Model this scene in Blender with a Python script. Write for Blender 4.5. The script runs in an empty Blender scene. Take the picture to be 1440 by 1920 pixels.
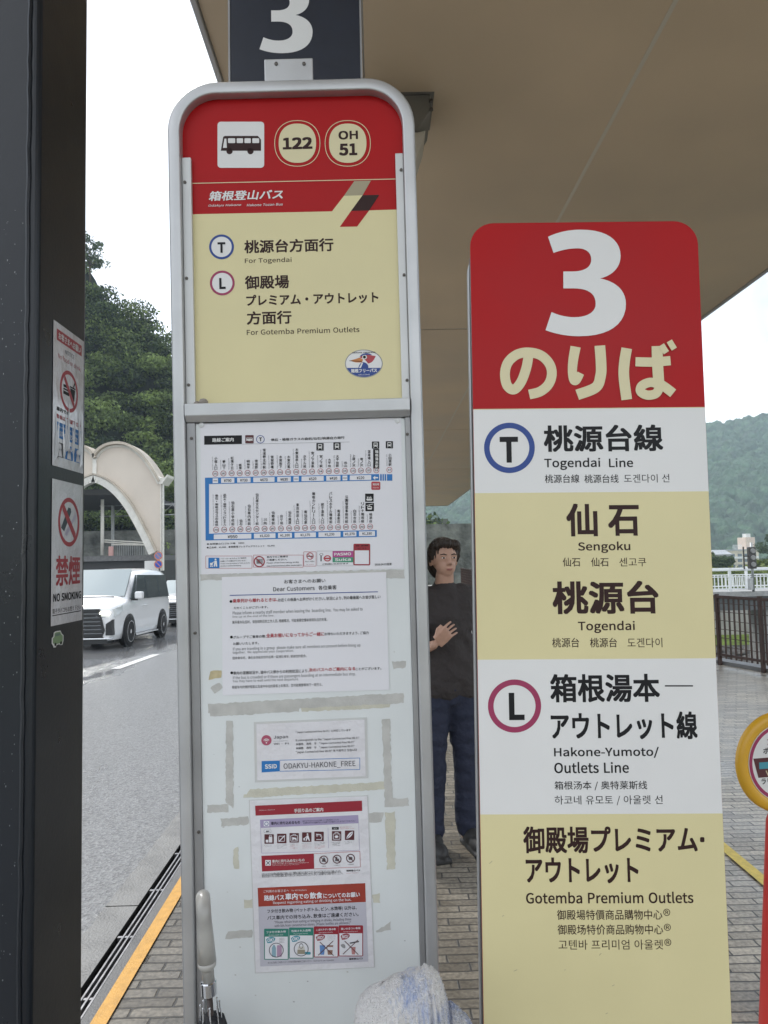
import bpy, math, random
import numpy as np
from mathutils import Vector, Matrix
R = math.radians
sc = bpy.context.scene
COL = sc.collection

# ------------------------------------------------------------------ camera
CAM_LOC, PITCH, YAW, ROLL, FPX = Vector((0, 0, 1.6)), 3.65, -0.6, -1.2, 1331.0
CROT = Matrix.Rotation(R(YAW), 3, 'Z') @ Matrix.Rotation(R(90 + PITCH), 3, 'X') @ Matrix.Rotation(R(ROLL), 3, 'Z')
cd = bpy.data.cameras.new('camera')
cd.sensor_width = 36.0
cd.lens = FPX / 1920 * 36.0
cd.clip_start = 0.05
cd.clip_end = 6000
cam = bpy.data.objects.new('camera', cd)
COL.objects.link(cam)
cam.matrix_world = Matrix.Translation(CAM_LOC) @ CROT.to_4x4()
sc.camera = cam

# ------------------------------------------------------------------ light
SUN_EL, SUN_AZ = R(52), R(-38)          # overcast: a soft sun ahead and to the left
w = bpy.data.worlds.new('World')
sc.world = w
w.use_nodes = True
nt = w.node_tree
nt.nodes.clear()
out = nt.nodes.new('ShaderNodeOutputWorld')
sky = nt.nodes.new('ShaderNodeTexSky')
sky.sky_type = 'NISHITA'
sky.sun_disc = False
sky.sun_elevation = SUN_EL
sky.sun_rotation = SUN_AZ
bg1 = nt.nodes.new('ShaderNodeBackground')
bg1.inputs[1].default_value = 0.05
tc = nt.nodes.new('ShaderNodeTexCoord')
noi = nt.nodes.new('ShaderNodeTexNoise')
noi.inputs['Scale'].default_value = 2.6
noi.inputs['Detail'].default_value = 6
noi.inputs['Roughness'].default_value = 0.55
rmp = nt.nodes.new('ShaderNodeValToRGB')
rmp.color_ramp.elements[0].position = 0.34
rmp.color_ramp.elements[0].color = (0.20, 0.215, 0.235, 1)
rmp.color_ramp.elements[1].position = 0.58
rmp.color_ramp.elements[1].color = (1.0, 0.99, 0.97, 1)
bg2 = nt.nodes.new('ShaderNodeBackground')
bg2.inputs[1].default_value = 0.80
add = nt.nodes.new('ShaderNodeAddShader')
L = nt.links.new
L(sky.outputs[0], bg1.inputs[0])
L(tc.outputs['Generated'], noi.inputs['Vector'])
L(noi.outputs['Fac'], rmp.inputs[0])
L(rmp.outputs[0], bg2.inputs[0])
L(bg1.outputs[0], add.inputs[0])
L(bg2.outputs[0], add.inputs[1])
L(add.outputs[0], out.inputs[0])
sd = bpy.data.lights.new('sun', 'SUN')
sd.energy = 1.3
sd.angle = R(10)
sd.color = (1.0, 0.96, 0.9)
so = bpy.data.objects.new('sun', sd)
COL.objects.link(so)
sdir = Vector((math.sin(SUN_AZ) * math.cos(SUN_EL), math.cos(SUN_AZ) * math.cos(SUN_EL), math.sin(SUN_EL)))
so.rotation_euler = sdir.to_track_quat('Z', 'Y').to_euler()
so.location = sdir * 300

sc.view_settings.view_transform = 'Standard'
sc.view_settings.look = 'None'
sc.view_settings.gamma = 1
sc.view_settings.exposure = 0.97
sc.cycles.max_bounces = 8
sc.cycles.diffuse_bounces = 4
sc.cycles.volume_bounces = 1

# ------------------------------------------------------------------ helpers
def ray(x, y):
    """direction through a pixel of the 1440 x 1920 photograph (survey helper)"""
    return CROT @ Vector(((x - 720) / FPX, -(y - 960) / FPX, -1.0))
def at_y(x, y, Y):
    d = ray(x, y)
    return CAM_LOC + d * (Y / d.y)
def at_x(x, y, X):
    d = ray(x, y)
    return CAM_LOC + d * (X / d.x)

def tag(o, label, cat, group=None):
    o['label'] = label
    o['category'] = cat
    if group:
        o['group'] = group
    return o
def structure(o):
    o['kind'] = 'structure'
    return o
def empty(name, loc=(0, 0, 0), rz=0, mat4=None):
    o = bpy.data.objects.new(name, None)
    o.empty_display_size = 0.1
    COL.objects.link(o)
    if mat4 is not None:
        o.matrix_world = mat4
    else:
        o.location = loc
        o.rotation_euler = (0, 0, rz)
    return o
def copy_tree(o, parent=None):
    c = o.copy()
    COL.objects.link(c)
    if parent:
        c.parent = parent
        c.matrix_parent_inverse = o.matrix_parent_inverse.copy()
    for ch in list(o.children):
        copy_tree(ch, c)
    return c

MATS = {}
def mat(name, col, rough=0.5, metal=0.0, var=0.0, vscale=6.0, bump=0.0, bscale=80.0, spec=0.5, coat=0.0,
        emit=None, estr=0.0, rvar=0.0, attr=None, alpha=1.0):
    """principled material; var = natural mottling of the surface itself"""
    if name in MATS:
        return MATS[name]
    m = bpy.data.materials.new(name)
    m.use_nodes = True
    n = m.node_tree
    b = n.nodes['Principled BSDF']
    b.inputs['Base Color'].default_value = (*col, 1)
    b.inputs['Roughness'].default_value = rough
    b.inputs['Metallic'].default_value = metal
    b.inputs['Specular IOR Level'].default_value = spec
    b.inputs['Coat Weight'].default_value = coat
    b.inputs['Coat Roughness'].default_value = 0.06
    if alpha < 1:
        b.inputs['Alpha'].default_value = alpha
    if emit:
        b.inputs['Emission Color'].default_value = (*emit, 1)
        b.inputs['Emission Strength'].default_value = estr
    if var or bump or rvar:
        t = n.nodes.new('ShaderNodeTexCoord')
        a = n.nodes.new('ShaderNodeTexNoise')
        a.inputs['Scale'].default_value = vscale
        a.inputs['Detail'].default_value = 5
        n.links.new(t.outputs['Object'], a.inputs['Vector'])
        if var:
            r = n.nodes.new('ShaderNodeValToRGB')
            r.color_ramp.elements[0].position = 0.3
            r.color_ramp.elements[0].color = (*[max(0, c * (1 - var)) for c in col], 1)
            r.color_ramp.elements[1].position = 0.7
            r.color_ramp.elements[1].color = (*[min(1, c * (1 + var)) for c in col], 1)
            n.links.new(a.outputs['Fac'], r.inputs[0])
            n.links.new(r.outputs[0], b.inputs['Base Color'])
        if rvar:
            mr = n.nodes.new('ShaderNodeMapRange')
            mr.inputs['From Min'].default_value = 0.3
            mr.inputs['From Max'].default_value = 0.7
            mr.inputs['To Min'].default_value = max(0.02, rough - rvar)
            mr.inputs['To Max'].default_value = min(1, rough + rvar)
            n.links.new(a.outputs['Fac'], mr.inputs[0])
            n.links.new(mr.outputs[0], b.inputs['Roughness'])
        if bump:
            a2 = n.nodes.new('ShaderNodeTexNoise')
            a2.inputs['Scale'].default_value = bscale
            a2.inputs['Detail'].default_value = 4
            n.links.new(t.outputs['Object'], a2.inputs['Vector'])
            bp = n.nodes.new('ShaderNodeBump')
            bp.inputs['Strength'].default_value = bump
            bp.inputs['Distance'].default_value = 1.0 / bscale
            n.links.new(a2.outputs['Fac'], bp.inputs['Height'])
            n.links.new(bp.outputs[0], b.inputs['Normal'])
    MATS[name] = m
    return m

class MB:
    """collects shapes for ONE mesh object"""
    def __init__(self):
        self.v, self.f, self.m = [], [], []
    def add(self, vs, fs, mi=0):
        k = len(self.v)
        self.v += [tuple(p) for p in vs]
        self.f += [tuple(i + k for i in f) for f in fs]
        self.m += [mi] * len(fs)
        return self
    def box(self, x0, y0, z0, x1, y1, z1, mi=0, M=None):
        p = [Vector(q) for q in ((x0, y0, z0), (x1, y0, z0), (x1, y1, z0), (x0, y1, z0),
                                 (x0, y0, z1), (x1, y0, z1), (x1, y1, z1), (x0, y1, z1))]
        if M is not None:
            p = [M @ q for q in p]
        return self.add(p, [(0, 3, 2, 1), (4, 5, 6, 7), (0, 1, 5, 4), (1, 2, 6, 5), (2, 3, 7, 6), (3, 0, 4, 7)], mi)
    def tube(self, pts, r, n=10, mi=0, caps=True):
        pts = [Vector(p) for p in pts]
        rs = r if isinstance(r, (list, tuple)) else [r] * len(pts)
        vs, fs = [], []
        up = None
        for i, p in enumerate(pts):
            t = (pts[min(i + 1, len(pts) - 1)] - pts[max(i - 1, 0)]).normalized()
            if up is None:
                up = Vector((0, 0, 1)) if abs(t.z) < .9 else Vector((1, 0, 0))
            a = t.cross(up).normalized()
            b = t.cross(a).normalized()
            up = -b if b.dot(up) < 0 else b
            for k in range(n):
                th = 2 * math.pi * k / n
                vs.append(p + (a * math.cos(th) + b * math.sin(th)) * rs[i])
        # keep rings untwisted: match each ring to the previous one
        for i in range(1, len(pts)):
            prev, cur = vs[(i - 1) * n:i * n], vs[i * n:(i + 1) * n]
            best = None
            for rev in (0, 1):
                c2 = cur[::-1] if rev else cur
                for s in range(n):
                    d = sum((c2[(k + s) % n] - pts[i] - (prev[k] - pts[i - 1])).length_squared for k in range(0, n, max(1, n // 4)))
                    if best is None or d < best[0]:
                        best = (d, [c2[(k + s) % n] for k in range(n)])
            vs[i * n:(i + 1) * n] = best[1]
        for i in range(len(pts) - 1):
            for k in range(n):
                a, b = i * n + k, i * n + (k + 1) % n
                fs.append((a, b, b + n, a + n))
        if caps:
            fs.append(tuple(range(n))[::-1])
            fs.append(tuple(range((len(pts) - 1) * n, len(pts) * n)))
        return self.add(vs, fs, mi)
    def lathe(self, prof, n=24, mi=0, M=None, axis='z'):
        vs, fs = [], []
        for r, z in prof:
            for k in range(n):
                th = 2 * math.pi * k / n
                p = Vector((r * math.cos(th), r * math.sin(th), z))
                if axis == 'y':
                    p = Vector((p.x, p.z, p.y))
                vs.append(M @ p if M is not None else p)
        for i in range(len(prof) - 1):
            for k in range(n):
                a, b = i * n + k, i * n + (k + 1) % n
                fs.append((a, b, b + n, a + n))
        fs.append(tuple(range(n))[::-1])
        fs.append(tuple(range((len(prof) - 1) * n, len(prof) * n)))
        return self.add(vs, fs, mi)
    def prism(self, poly, d0, d1, plane='xz', mi=0):
        """polygon in a plane, extruded along the third axis from d0 to d1"""
        n = len(poly)
        def P(a, b, d):
            return (a, d, b) if plane == 'xz' else ((a, b, d) if plane == 'xy' else (d, a, b))
        vs = [P(a, b, d0) for a, b in poly] + [P(a, b, d1) for a, b in poly]
        fs = [tuple(range(n)), tuple(range(2 * n - 1, n - 1, -1))]
        for i in range(n):
            j = (i + 1) % n
            fs.append((j, i, i + n, j + n))
        return self.add(vs, fs, mi)
    def build(self, name, mats, parent=None, smooth=False, bevel=0.0, M=None, fix=True, seg=2):
        me = bpy.data.meshes.new(name)
        me.from_pydata(self.v, [], self.f)
        for m in (mats if isinstance(mats, (list, tuple)) else [mats]):
            me.materials.append(m)
        me.polygons.foreach_set('material_index', self.m)
        if fix:
            import bmesh
            bm = bmesh.new()
            bm.from_mesh(me)
            bmesh.ops.recalc_face_normals(bm, faces=bm.faces)
            bm.to_mesh(me)
            bm.free()
        if smooth:
            me.polygons.foreach_set('use_smooth', [True] * len(me.polygons))
        me.update()
        o = bpy.data.objects.new(name, me)
        COL.objects.link(o)
        if parent:
            o.parent = parent
        if M is not None:
            o.matrix_world = M
        if bevel:
            b = o.modifiers.new('bevel', 'BEVEL')
            b.width = bevel
            b.segments = seg
            b.limit_method = 'ANGLE'
            b.angle_limit = R(40)
        return o

def rrect(x0, y0, x1, y1, r, n=6):
    p = []
    for cx, cy, a0 in ((x1 - r, y1 - r, 0), (x0 + r, y1 - r, 90), (x0 + r, y0 + r, 180), (x1 - r, y0 + r, 270)):
        for k in range(n + 1):
            a = R(a0 + 90 * k / n)
            p.append((cx + r * math.cos(a), cy + r * math.sin(a)))
    return p
def bez(path, n=10):
    """path: start point then triples (c1, c2, end) or single points for straight runs"""
    p = [path[0]]
    for s in path[1:]:
        if len(s) == 2:
            p.append(s)
        else:
            a = p[-1]
            b, c, d = (s[0], s[1]), (s[2], s[3]), (s[4], s[5])
            for k in range(1, n + 1):
                t = k / n
                p.append(tuple((1 - t) ** 3 * a[i] + 3 * (1 - t) ** 2 * t * b[i] + 3 * (1 - t) * t * t * c[i] + t ** 3 * d[i] for i in (0, 1)))
    return p

# ------------------------------------------------------------------ setting materials
def paver_mat():
    m = bpy.data.materials.new('stone_pavers')
    m.use_nodes = True
    n, l = m.node_tree, m.node_tree.links.new
    b = n.nodes['Principled BSDF']
    def N(t, **k):
        q = n.nodes.new(t)
        for a, v in k.items():
            setattr(q, a, v)
        return q
    def MA(op, a, b_=None, c=None):
        q = N('ShaderNodeMath', operation=op)
        for i, s in enumerate((a, b_, c)):
            if s is None:
                continue
            if isinstance(s, (int, float)):
                q.inputs[i].default_value = s
            else:
                l(s, q.inputs[i])
        return q.outputs[0]
    t = N('ShaderNodeTexCoord')
    sp = N('ShaderNodeSeparateXYZ')
    wob = N('ShaderNodeTexNoise')
    wob.inputs['Scale'].default_value = 9
    wob.inputs['Detail'].default_value = 3
    l(t.outputs['Object'], wob.inputs['Vector'])
    mx = N('ShaderNodeVectorMath', operation='MULTIPLY_ADD')
    l(wob.outputs['Color'], mx.inputs[0])
    mx.inputs[1].default_value = (0.016, 0.012, 0)
    l(t.outputs['Object'], mx.inputs[2])
    l(mx.outputs[0], sp.inputs[0])
    RH, BW = 0.057, 0.225
    yr = MA('DIVIDE', sp.outputs['Y'], RH)
    row = MA('FLOOR', yr)
    fy = MA('FRACT', yr)
    xr = MA('ADD', MA('DIVIDE', sp.outputs['X'], BW), MA('MULTIPLY', row, 0.37))
    colm = MA('FLOOR', xr)
    fx = MA('FRACT', xr)
    jy = MA('MINIMUM', fy, MA('SUBTRACT', 1.0, fy))
    jx = MA('MULTIPLY', MA('MINIMUM', fx, MA('SUBTRACT', 1.0, fx)), BW / RH)
    j = MA('MINIMUM', jx, jy)
    mr = N('ShaderNodeMapRange')
    mr.inputs['From Min'].default_value = 0.035
    mr.inputs['From Max'].default_value = 0.10
    l(j, mr.inputs[0])
    cv = N('ShaderNodeCombineXYZ')
    l(colm, cv.inputs[0])
    l(row, cv.inputs[1])
    wn = N('ShaderNodeTexWhiteNoise')
    l(cv.outputs[0], wn.inputs['Vector'])
    r = N('ShaderNodeValToRGB')
    r.color_ramp.elements[0].color = (0.20, 0.178, 0.142, 1)
    r.color_ramp.elements[1].color = (0.36, 0.325, 0.262, 1)
    l(wn.outputs['Value'], r.inputs[0])
    sn = N('ShaderNodeTexNoise')
    sn.inputs['Scale'].default_value = 55
    sn.inputs['Detail'].default_value = 5
    l(t.outputs['Object'], sn.inputs['Vector'])
    bn = N('ShaderNodeTexNoise')
    bn.inputs['Scale'].default_value = 1.6
    bn.inputs['Detail'].default_value = 5
    l(t.outputs['Object'], bn.inputs['Vector'])
    r2 = N('ShaderNodeValToRGB')
    r2.color_ramp.elements[0].position = 0.3
    r2.color_ramp.elements[0].color = (0.62, 0.61, 0.6, 1)
    r2.color_ramp.elements[1].position = 0.62
    r2.color_ramp.elements[1].color = (1.1, 1.1, 1.1, 1)
    l(bn.outputs['Fac'], r2.inputs[0])
    r3 = N('ShaderNodeValToRGB')
    r3.color_ramp.elements[0].position = 0.32
    r3.color_ramp.elements[0].color = (0.6, 0.6, 0.6, 1)
    r3.color_ramp.elements[1].position = 0.68
    r3.color_ramp.elements[1].color = (1.25, 1.25, 1.25, 1)
    l(sn.outputs['Fac'], r3.inputs[0])
    def mul(a, c):
        q = N('ShaderNodeMix', data_type='RGBA', blend_type='MULTIPLY')
        q.inputs['Factor'].default_value = 1
        l(a, q.inputs['A'])
        l(c, q.inputs['B'])
        return q.outputs['Result']
    c = mul(mul(r.outputs[0], r2.outputs[0]), r3.outputs[0])
    # canopy shade painted into the colour: darker walkway, lighter pavers on the open side
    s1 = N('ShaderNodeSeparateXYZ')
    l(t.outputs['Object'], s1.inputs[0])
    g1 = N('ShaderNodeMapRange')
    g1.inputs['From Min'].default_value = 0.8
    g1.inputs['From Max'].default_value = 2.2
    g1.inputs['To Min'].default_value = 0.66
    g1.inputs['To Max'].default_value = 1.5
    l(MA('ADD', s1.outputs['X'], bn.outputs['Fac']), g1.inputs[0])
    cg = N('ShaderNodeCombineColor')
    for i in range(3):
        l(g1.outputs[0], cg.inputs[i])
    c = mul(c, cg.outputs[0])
    q = N('ShaderNodeMix', data_type='RGBA')
    l(mr.outputs[0], q.inputs['Factor'])
    q.inputs['A'].default_value = (0.045, 0.042, 0.038, 1)
    l(c, q.inputs['B'])
    l(q.outputs['Result'], b.inputs['Base Color'])
    rr = N('ShaderNodeMapRange')
    rr.inputs['From Min'].default_value = 0.35
    rr.inputs['From Max'].default_value = 0.65
    rr.inputs['To Min'].default_value = 0.22
    rr.inputs['To Max'].default_value = 0.6
    l(bn.outputs['Fac'], rr.inputs[0])
    l(rr.outputs[0], b.inputs['Roughness'])
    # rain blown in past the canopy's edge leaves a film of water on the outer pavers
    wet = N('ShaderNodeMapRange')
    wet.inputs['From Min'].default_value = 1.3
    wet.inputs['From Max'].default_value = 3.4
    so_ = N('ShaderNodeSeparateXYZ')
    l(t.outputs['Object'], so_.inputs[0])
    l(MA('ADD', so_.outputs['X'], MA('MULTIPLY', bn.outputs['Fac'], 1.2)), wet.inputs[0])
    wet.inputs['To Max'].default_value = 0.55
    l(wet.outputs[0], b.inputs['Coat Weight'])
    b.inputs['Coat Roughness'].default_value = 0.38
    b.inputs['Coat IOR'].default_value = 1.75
    h = MA('ADD', mr.outputs[0], MA('MULTIPLY', sn.outputs['Fac'], 0.5))
    bp = N('ShaderNodeBump')
    bp.inputs['Strength'].default_value = 0.55
    bp.inputs['Distance'].default_value = 0.006
    l(h, bp.inputs['Height'])
    l(bp.outputs[0], b.inputs['Normal'])
    return m

def asphalt_mat():
    m = bpy.data.materials.new('wet_asphalt')
    m.use_nodes = True
    n, l = m.node_tree, m.node_tree.links.new
    b = n.nodes['Principled BSDF']
    t = n.nodes.new('ShaderNodeTexCoord')
    v = n.nodes.new('ShaderNodeTexVoronoi')
    v.inputs['Scale'].default_value = 78
    l(t.outputs['Object'], v.inputs['Vector'])
    a = n.nodes.new('ShaderNodeTexNoise')
    a.inputs['Scale'].default_value = 0.35
    a.inputs['Detail'].default_value = 6
    mp = n.nodes.new('ShaderNodeMapping')
    mp.inputs['Scale'].default_value = (2.6, 0.8, 1)
    l(t.outputs['Object'], mp.inputs['Vector'])
    l(mp.outputs[0], a.inputs['Vector'])
    r = n.nodes.new('ShaderNodeValToRGB')
    r.color_ramp.elements[0].color = (0.115, 0.116, 0.12, 1)
    r.color_ramp.elements[1].color = (0.35, 0.355, 0.36, 1)
    l(v.outputs['Color'], r.inputs[0])
    l(r.outputs[0], b.inputs['Base Color'])
    # rain water lies smooth in the far lane, the near lane is only damp
    sp = n.nodes.new('ShaderNodeSeparateXYZ')
    l(t.outputs['Object'], sp.inputs[0])
    mr = n.nodes.new('ShaderNodeMapRange')
    mr.inputs['From Min'].default_value = -4.2
    mr.inputs['From Max'].default_value = -5.6
    l(sp.outputs['X'], mr.inputs[0])
    ad = n.nodes.new('ShaderNodeMath')
    ad.operation = 'MULTIPLY_ADD'
    l(mr.outputs[0], ad.inputs[0])
    ad.inputs[1].default_value = 0.36
    l(a.outputs['Fac'], ad.inputs[2])
    w_ = n.nodes.new('ShaderNodeMapRange')
    w_.inputs['From Min'].default_value = 0.66
    w_.inputs['From Max'].default_value = 0.80
    l(ad.outputs[0], w_.inputs[0])
    ro = n.nodes.new('ShaderNodeMapRange')
    ro.inputs['To Min'].default_value = 0.31
    ro.inputs['To Max'].default_value = 0.07
    l(w_.outputs[0], ro.inputs[0])
    l(ro.outputs[0], b.inputs['Roughness'])
    bs = n.nodes.new('ShaderNodeMath')
    bs.operation = 'MULTIPLY_ADD'
    l(w_.outputs[0], bs.inputs[0])
    bs.inputs[1].default_value = -0.55
    bs.inputs[2].default_value = 0.6
    bp = n.nodes.new('ShaderNodeBump')
    bp.inputs['Distance'].default_value = 0.0045
    l(bs.outputs[0], bp.inputs['Strength'])
    l(v.outputs['Distance'], bp.inputs['Height'])
    l(bp.outputs[0], b.inputs['Normal'])
    return m

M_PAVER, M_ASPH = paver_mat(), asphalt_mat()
M_CONC = mat('concrete', (0.33, 0.33, 0.32), .6, var=.22, vscale=5, bump=.4, bscale=90, rvar=.15)
M_CONCD = mat('dark_concrete', (0.14, 0.14, 0.14), .5, var=.25, vscale=6, bump=.4, bscale=110, rvar=.15)
M_LINEY = mat('yellow_line_paint', (0.62, 0.33, 0.06), .5, var=.14, vscale=30, bump=.3, bscale=120)
M_LINEY2 = mat('pale_yellow_line_paint', (0.72, 0.55, 0.10), .5, var=.14, vscale=30, bump=.3, bscale=120)
M_LINEW = mat('white_line_paint', (0.7, 0.7, 0.68), .45, var=.12, vscale=25, bump=.3, bscale=90)
M_GRIME = mat('drain_steel', (0.30, 0.30, 0.31), .4, .8, var=.3, vscale=20)
M_BLACK = mat('drain_void', (0.008, 0.008, 0.008), .8)

def sheet(name, pts, m, z=None):
    mb = MB()
    mb.add(pts, [tuple(range(len(pts)))])
    return structure(mb.build(name, m))

# ground to the horizon (river-side level), river and banks
M_FIELD = mat('field_ground', (0.10, 0.12, 0.06), .9, var=.4, vscale=.05)
sheet('ground', [(-3000, -3000, -14), (3000, -3000, -14), (3000, 3000, -14), (-3000, 3000, -14)], M_FIELD)
M_WATER = mat('river_water', (0.05, 0.07, 0.06), .08, bump=.25, bscale=3, var=.3, vscale=.5)
sheet('river', [(4.9, -60, -5.2), (130, -60, -5.2), (130, 60, -5.2), (4.9, 60, -5.2)], M_WATER)

# platform: a slab of pavers with a river wall, kerb strip, drain and painted lines
def edge_x(y):
    pts = [(-6, 6.9), (8.2, 5.65), (9.3, 5.15), (10.0, 4.92), (11.5, 4.58), (14, 4.4), (40, 4.35)]
    for (a, b), (c, d) in zip(pts, pts[1:]):
        if y <= c:
            return b + (d - b) * (y - a) / (c - a)
    return pts[-1][1]
ys = [-6, 0, 4, 8.2, 8.8, 9.3, 10.0, 11.5, 14, 20, 30, 40]
mb = MB()
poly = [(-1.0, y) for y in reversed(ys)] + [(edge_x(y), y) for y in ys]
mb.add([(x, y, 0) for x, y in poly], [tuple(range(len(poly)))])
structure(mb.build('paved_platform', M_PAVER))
mb = MB()
for a, b in zip(ys, ys[1:]):
    mb.add([(edge_x(a), a, -14.1), (edge_x(b), b, -14.1), (edge_x(b), b, -0.003), (edge_x(a), a, -0.003)], [(0, 1, 2, 3)])
mb.add([(-14, 40, -14.1), (edge_x(40), 40, -14.1), (edge_x(40), 40, -.003), (-1.4, 40, -.003), (-14, 40, -1.2)], [(0, 1, 2, 3, 4)])
structure(mb.build('river_wall', M_CONC))
# edge kerb along the river fence
mb = MB()
for a, b in zip(ys, ys[1:]):
    xa, xb = edge_x(a), edge_x(b)
    mb.add([(xa - .12, a, .002), (xb - .12, b, .002), (xb - .12, b, .05), (xa - .12, a, .05), (xa + .1, a, .05), (xb + .1, b, .05), (xb + .1, b, -.2), (xa + .1, a, -.2)],
           [(0, 1, 2, 3), (3, 2, 5, 4), (4, 5, 6, 7)])
structure(mb.build('platform_edge_kerb', M_CONCD))

def road_z(y):
    return -0.02 - 0.0266 * max(0.0, y - 2.0)
mb = MB()
yy = [-8, -2, 2] + list(range(4, 62, 4))
rnd = random.Random(4)
for a, b in zip(yy, yy[1:]):
    mb.add([(-1.295, a, road_z(a)), (-1.295, b, road_z(b)), (-16, b, road_z(b)), (-16, a, road_z(a))], [(0, 1, 2, 3)])
structure(mb.build('road', M_ASPH))
# concrete edge strip in cast lengths with a ragged road edge
mb = MB()
y = -6.0
jag = [(-1.300 + rnd.uniform(-.005, .005)) for _ in range(700)]
k = 0
for yb, ye in ((-6, .9), (.9, 3.43), (3.43, 4.72), (4.72, 6.4), (6.4, 8.4), (8.4, 10.4), (10.4, 14), (14, 20), (20, 40)):
    n_ = max(2, int((ye - yb) / .045)) if ye < 9 else 6
    for i in range(n_):
        a, b = yb + .004 + (ye - yb - .008) * i / n_, yb + .004 + (ye - yb - .008) * (i + 1) / n_
        mb.add([(jag[k], a, .004), (-1.150, a, .004), (-1.150, b, .004), (jag[k + 1], b, .004),
                (jag[k], a, -.9), (jag[k + 1], b, -.9)], [(0, 1, 2, 3), (0, 3, 5, 4)])
        k += 1
structure(mb.build('road_edge_strip', mat('worn_kerb_concrete', (.22, .22, .215), .5, var=.25, vscale=7, bump=.5, bscale=90, rvar=.15)))
mb = MB()
mb.add([(-1.16, -6, -.10), (-1.05, -6, -.10), (-1.05, 40, -.10), (-1.16, 40, -.10)], [(0, 1, 2, 3)])
mb.add([(-1.150, -6, -.1), (-1.150, 40, -.1), (-1.150, 40, .004), (-1.150, -6, .004)], [(0, 1, 2, 3)])
structure(mb.build('drain_channel', M_BLACK))
t = empty('drain_grate', (-1.10, 3, 0))
tag(t, 'long dark slotted drain grate between concrete edge strip and yellow line', 'drain grate')
mb = MB()
for x in (-1.122, -1.100, -1.078):
    mb.box(x - .0035, -6, -.03, x + .0035, 24, .002)
for i in range(60):
    yb = -2 + i * .43
    mb.box(-1.148, yb, -.028, -1.075, yb + .014, -.002)
mb.build('grate', M_GRIME, None).parent = t
for o in t.children:
    o.matrix_parent_inverse = t.matrix_basis.inverted()
mb = MB()
mb.add([(-1.072, -6, .003), (-.985, -6, .003), (-.985, 40, .003), (-1.072, 40, .003)], [(0, 1, 2, 3)])
mb.add([(-1.072, -6, .003), (-1.072, 40, .003), (-1.072, 40, -.1), (-1.072, -6, -.1)], [(0, 1, 2, 3)])
structure(mb.build('platform_border', M_CONCD))
def stripe(name, x0, x1, y0, y1, m, zf=None, off=.008):
    mb = MB()
    z0, z1 = (off, off) if zf is None else (zf(y0) + off, zf(y1) + off)
    mb.add([(x0, y0, z0), (x1, y0, z0), (x1, y1, z1), (x0, y1, z1)], [(0, 1, 2, 3)])
    return structure(mb.build(name, m))
stripe('yellow_platform_line', -1.030, -.972, -6, 38, M_LINEY)
stripe('yellow_queue_line', 1.800, 1.862, .5, 30, M_LINEY2)
for y0, y1 in ((5.6, 7.6), (9.3, 11.3), (13.0, 15.4), (17.2, 19.2), (21, 23), (25, 27)):
    stripe('lane_dash', -4.86, -4.68, y0, y1, M_LINEW, road_z)

# far side of the road: station forecourt ground and a low retaining wall
sheet('station_ground', [(-16, -10, -.05), (-80, -10, -.05), (-80, 110, -1.6), (-16, 110, -1.6)], M_CONCD)
sheet('road_end_ground', [(-16, 60, -1.58), (-1.4, 60, -1.58), (20, 110, -1.62), (-16, 110, -1.62)], M_CONCD)

# ------------------------------------------------------------------ canopy
M_SOFFIT = mat('canopy_soffit_panel', (0.57, 0.44, 0.295), .5, var=.13, vscale=.7, bump=.12, bscale=400, rvar=.1)
M_SEAM = mat('canopy_seam', (0.14, 0.11, 0.075), .8)
M_SEALANT = mat('canopy_sealant', (0.58, 0.52, 0.42), .6)
M_FASCIA = mat('canopy_fascia_metal', (0.42, 0.41, 0.40), .4, .5, var=.1, vscale=2)
ZC, CX0, CX1, CY0, CY1 = 4.2, -.815, 3.70, -1.6, 36.5
t = empty('bus_stop_canopy', ((CX0 + CX1) / 2, 17, ZC))
tag(t, 'long beige panelled canopy roof stretching over the bus stop platform', 'canopy')
def kid(o, par=t):
    o.parent = par
    o.matrix_parent_inverse = par.matrix_basis.inverted()
    return o
kid(MB().box(CX0 + .03, CY0, ZC + .006, CX1 - .03, CY1, ZC + .34).build('roof_slab', M_FASCIA))
seams = [CY0, 1.6, 8.0, 14.5, 21.1, 28.0, CY1]
mb = MB()
for a, b in zip(seams, seams[1:]):
    for x0, x1 in ((CX0 + .03, -.02), (-.02, 1.465), (1.465, CX1 - .03)):
        mb.box(x0 + .004, a + .016, ZC, x1 - .004, b - .016, ZC + .0055)
kid(mb.build('soffit', M_SOFFIT))
kid(MB().box(1.452, CY0, ZC - .003, 1.476, CY1, ZC + .005).build('sealant_strip', M_SEALANT))
for x in (CX0, CX1 - .03):
    kid(MB().box(x, CY0 - .03, ZC - .02, x + .03, CY1 + .03, ZC + .36).build('fascia', M_FASCIA, bevel=.006))
for y in (CY0 - .03, CY1):
    kid(MB().box(CX0 + .03, y, ZC - .02, CX1 - .03, y + .03, ZC + .36).build('fascia', M_FASCIA))

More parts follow.
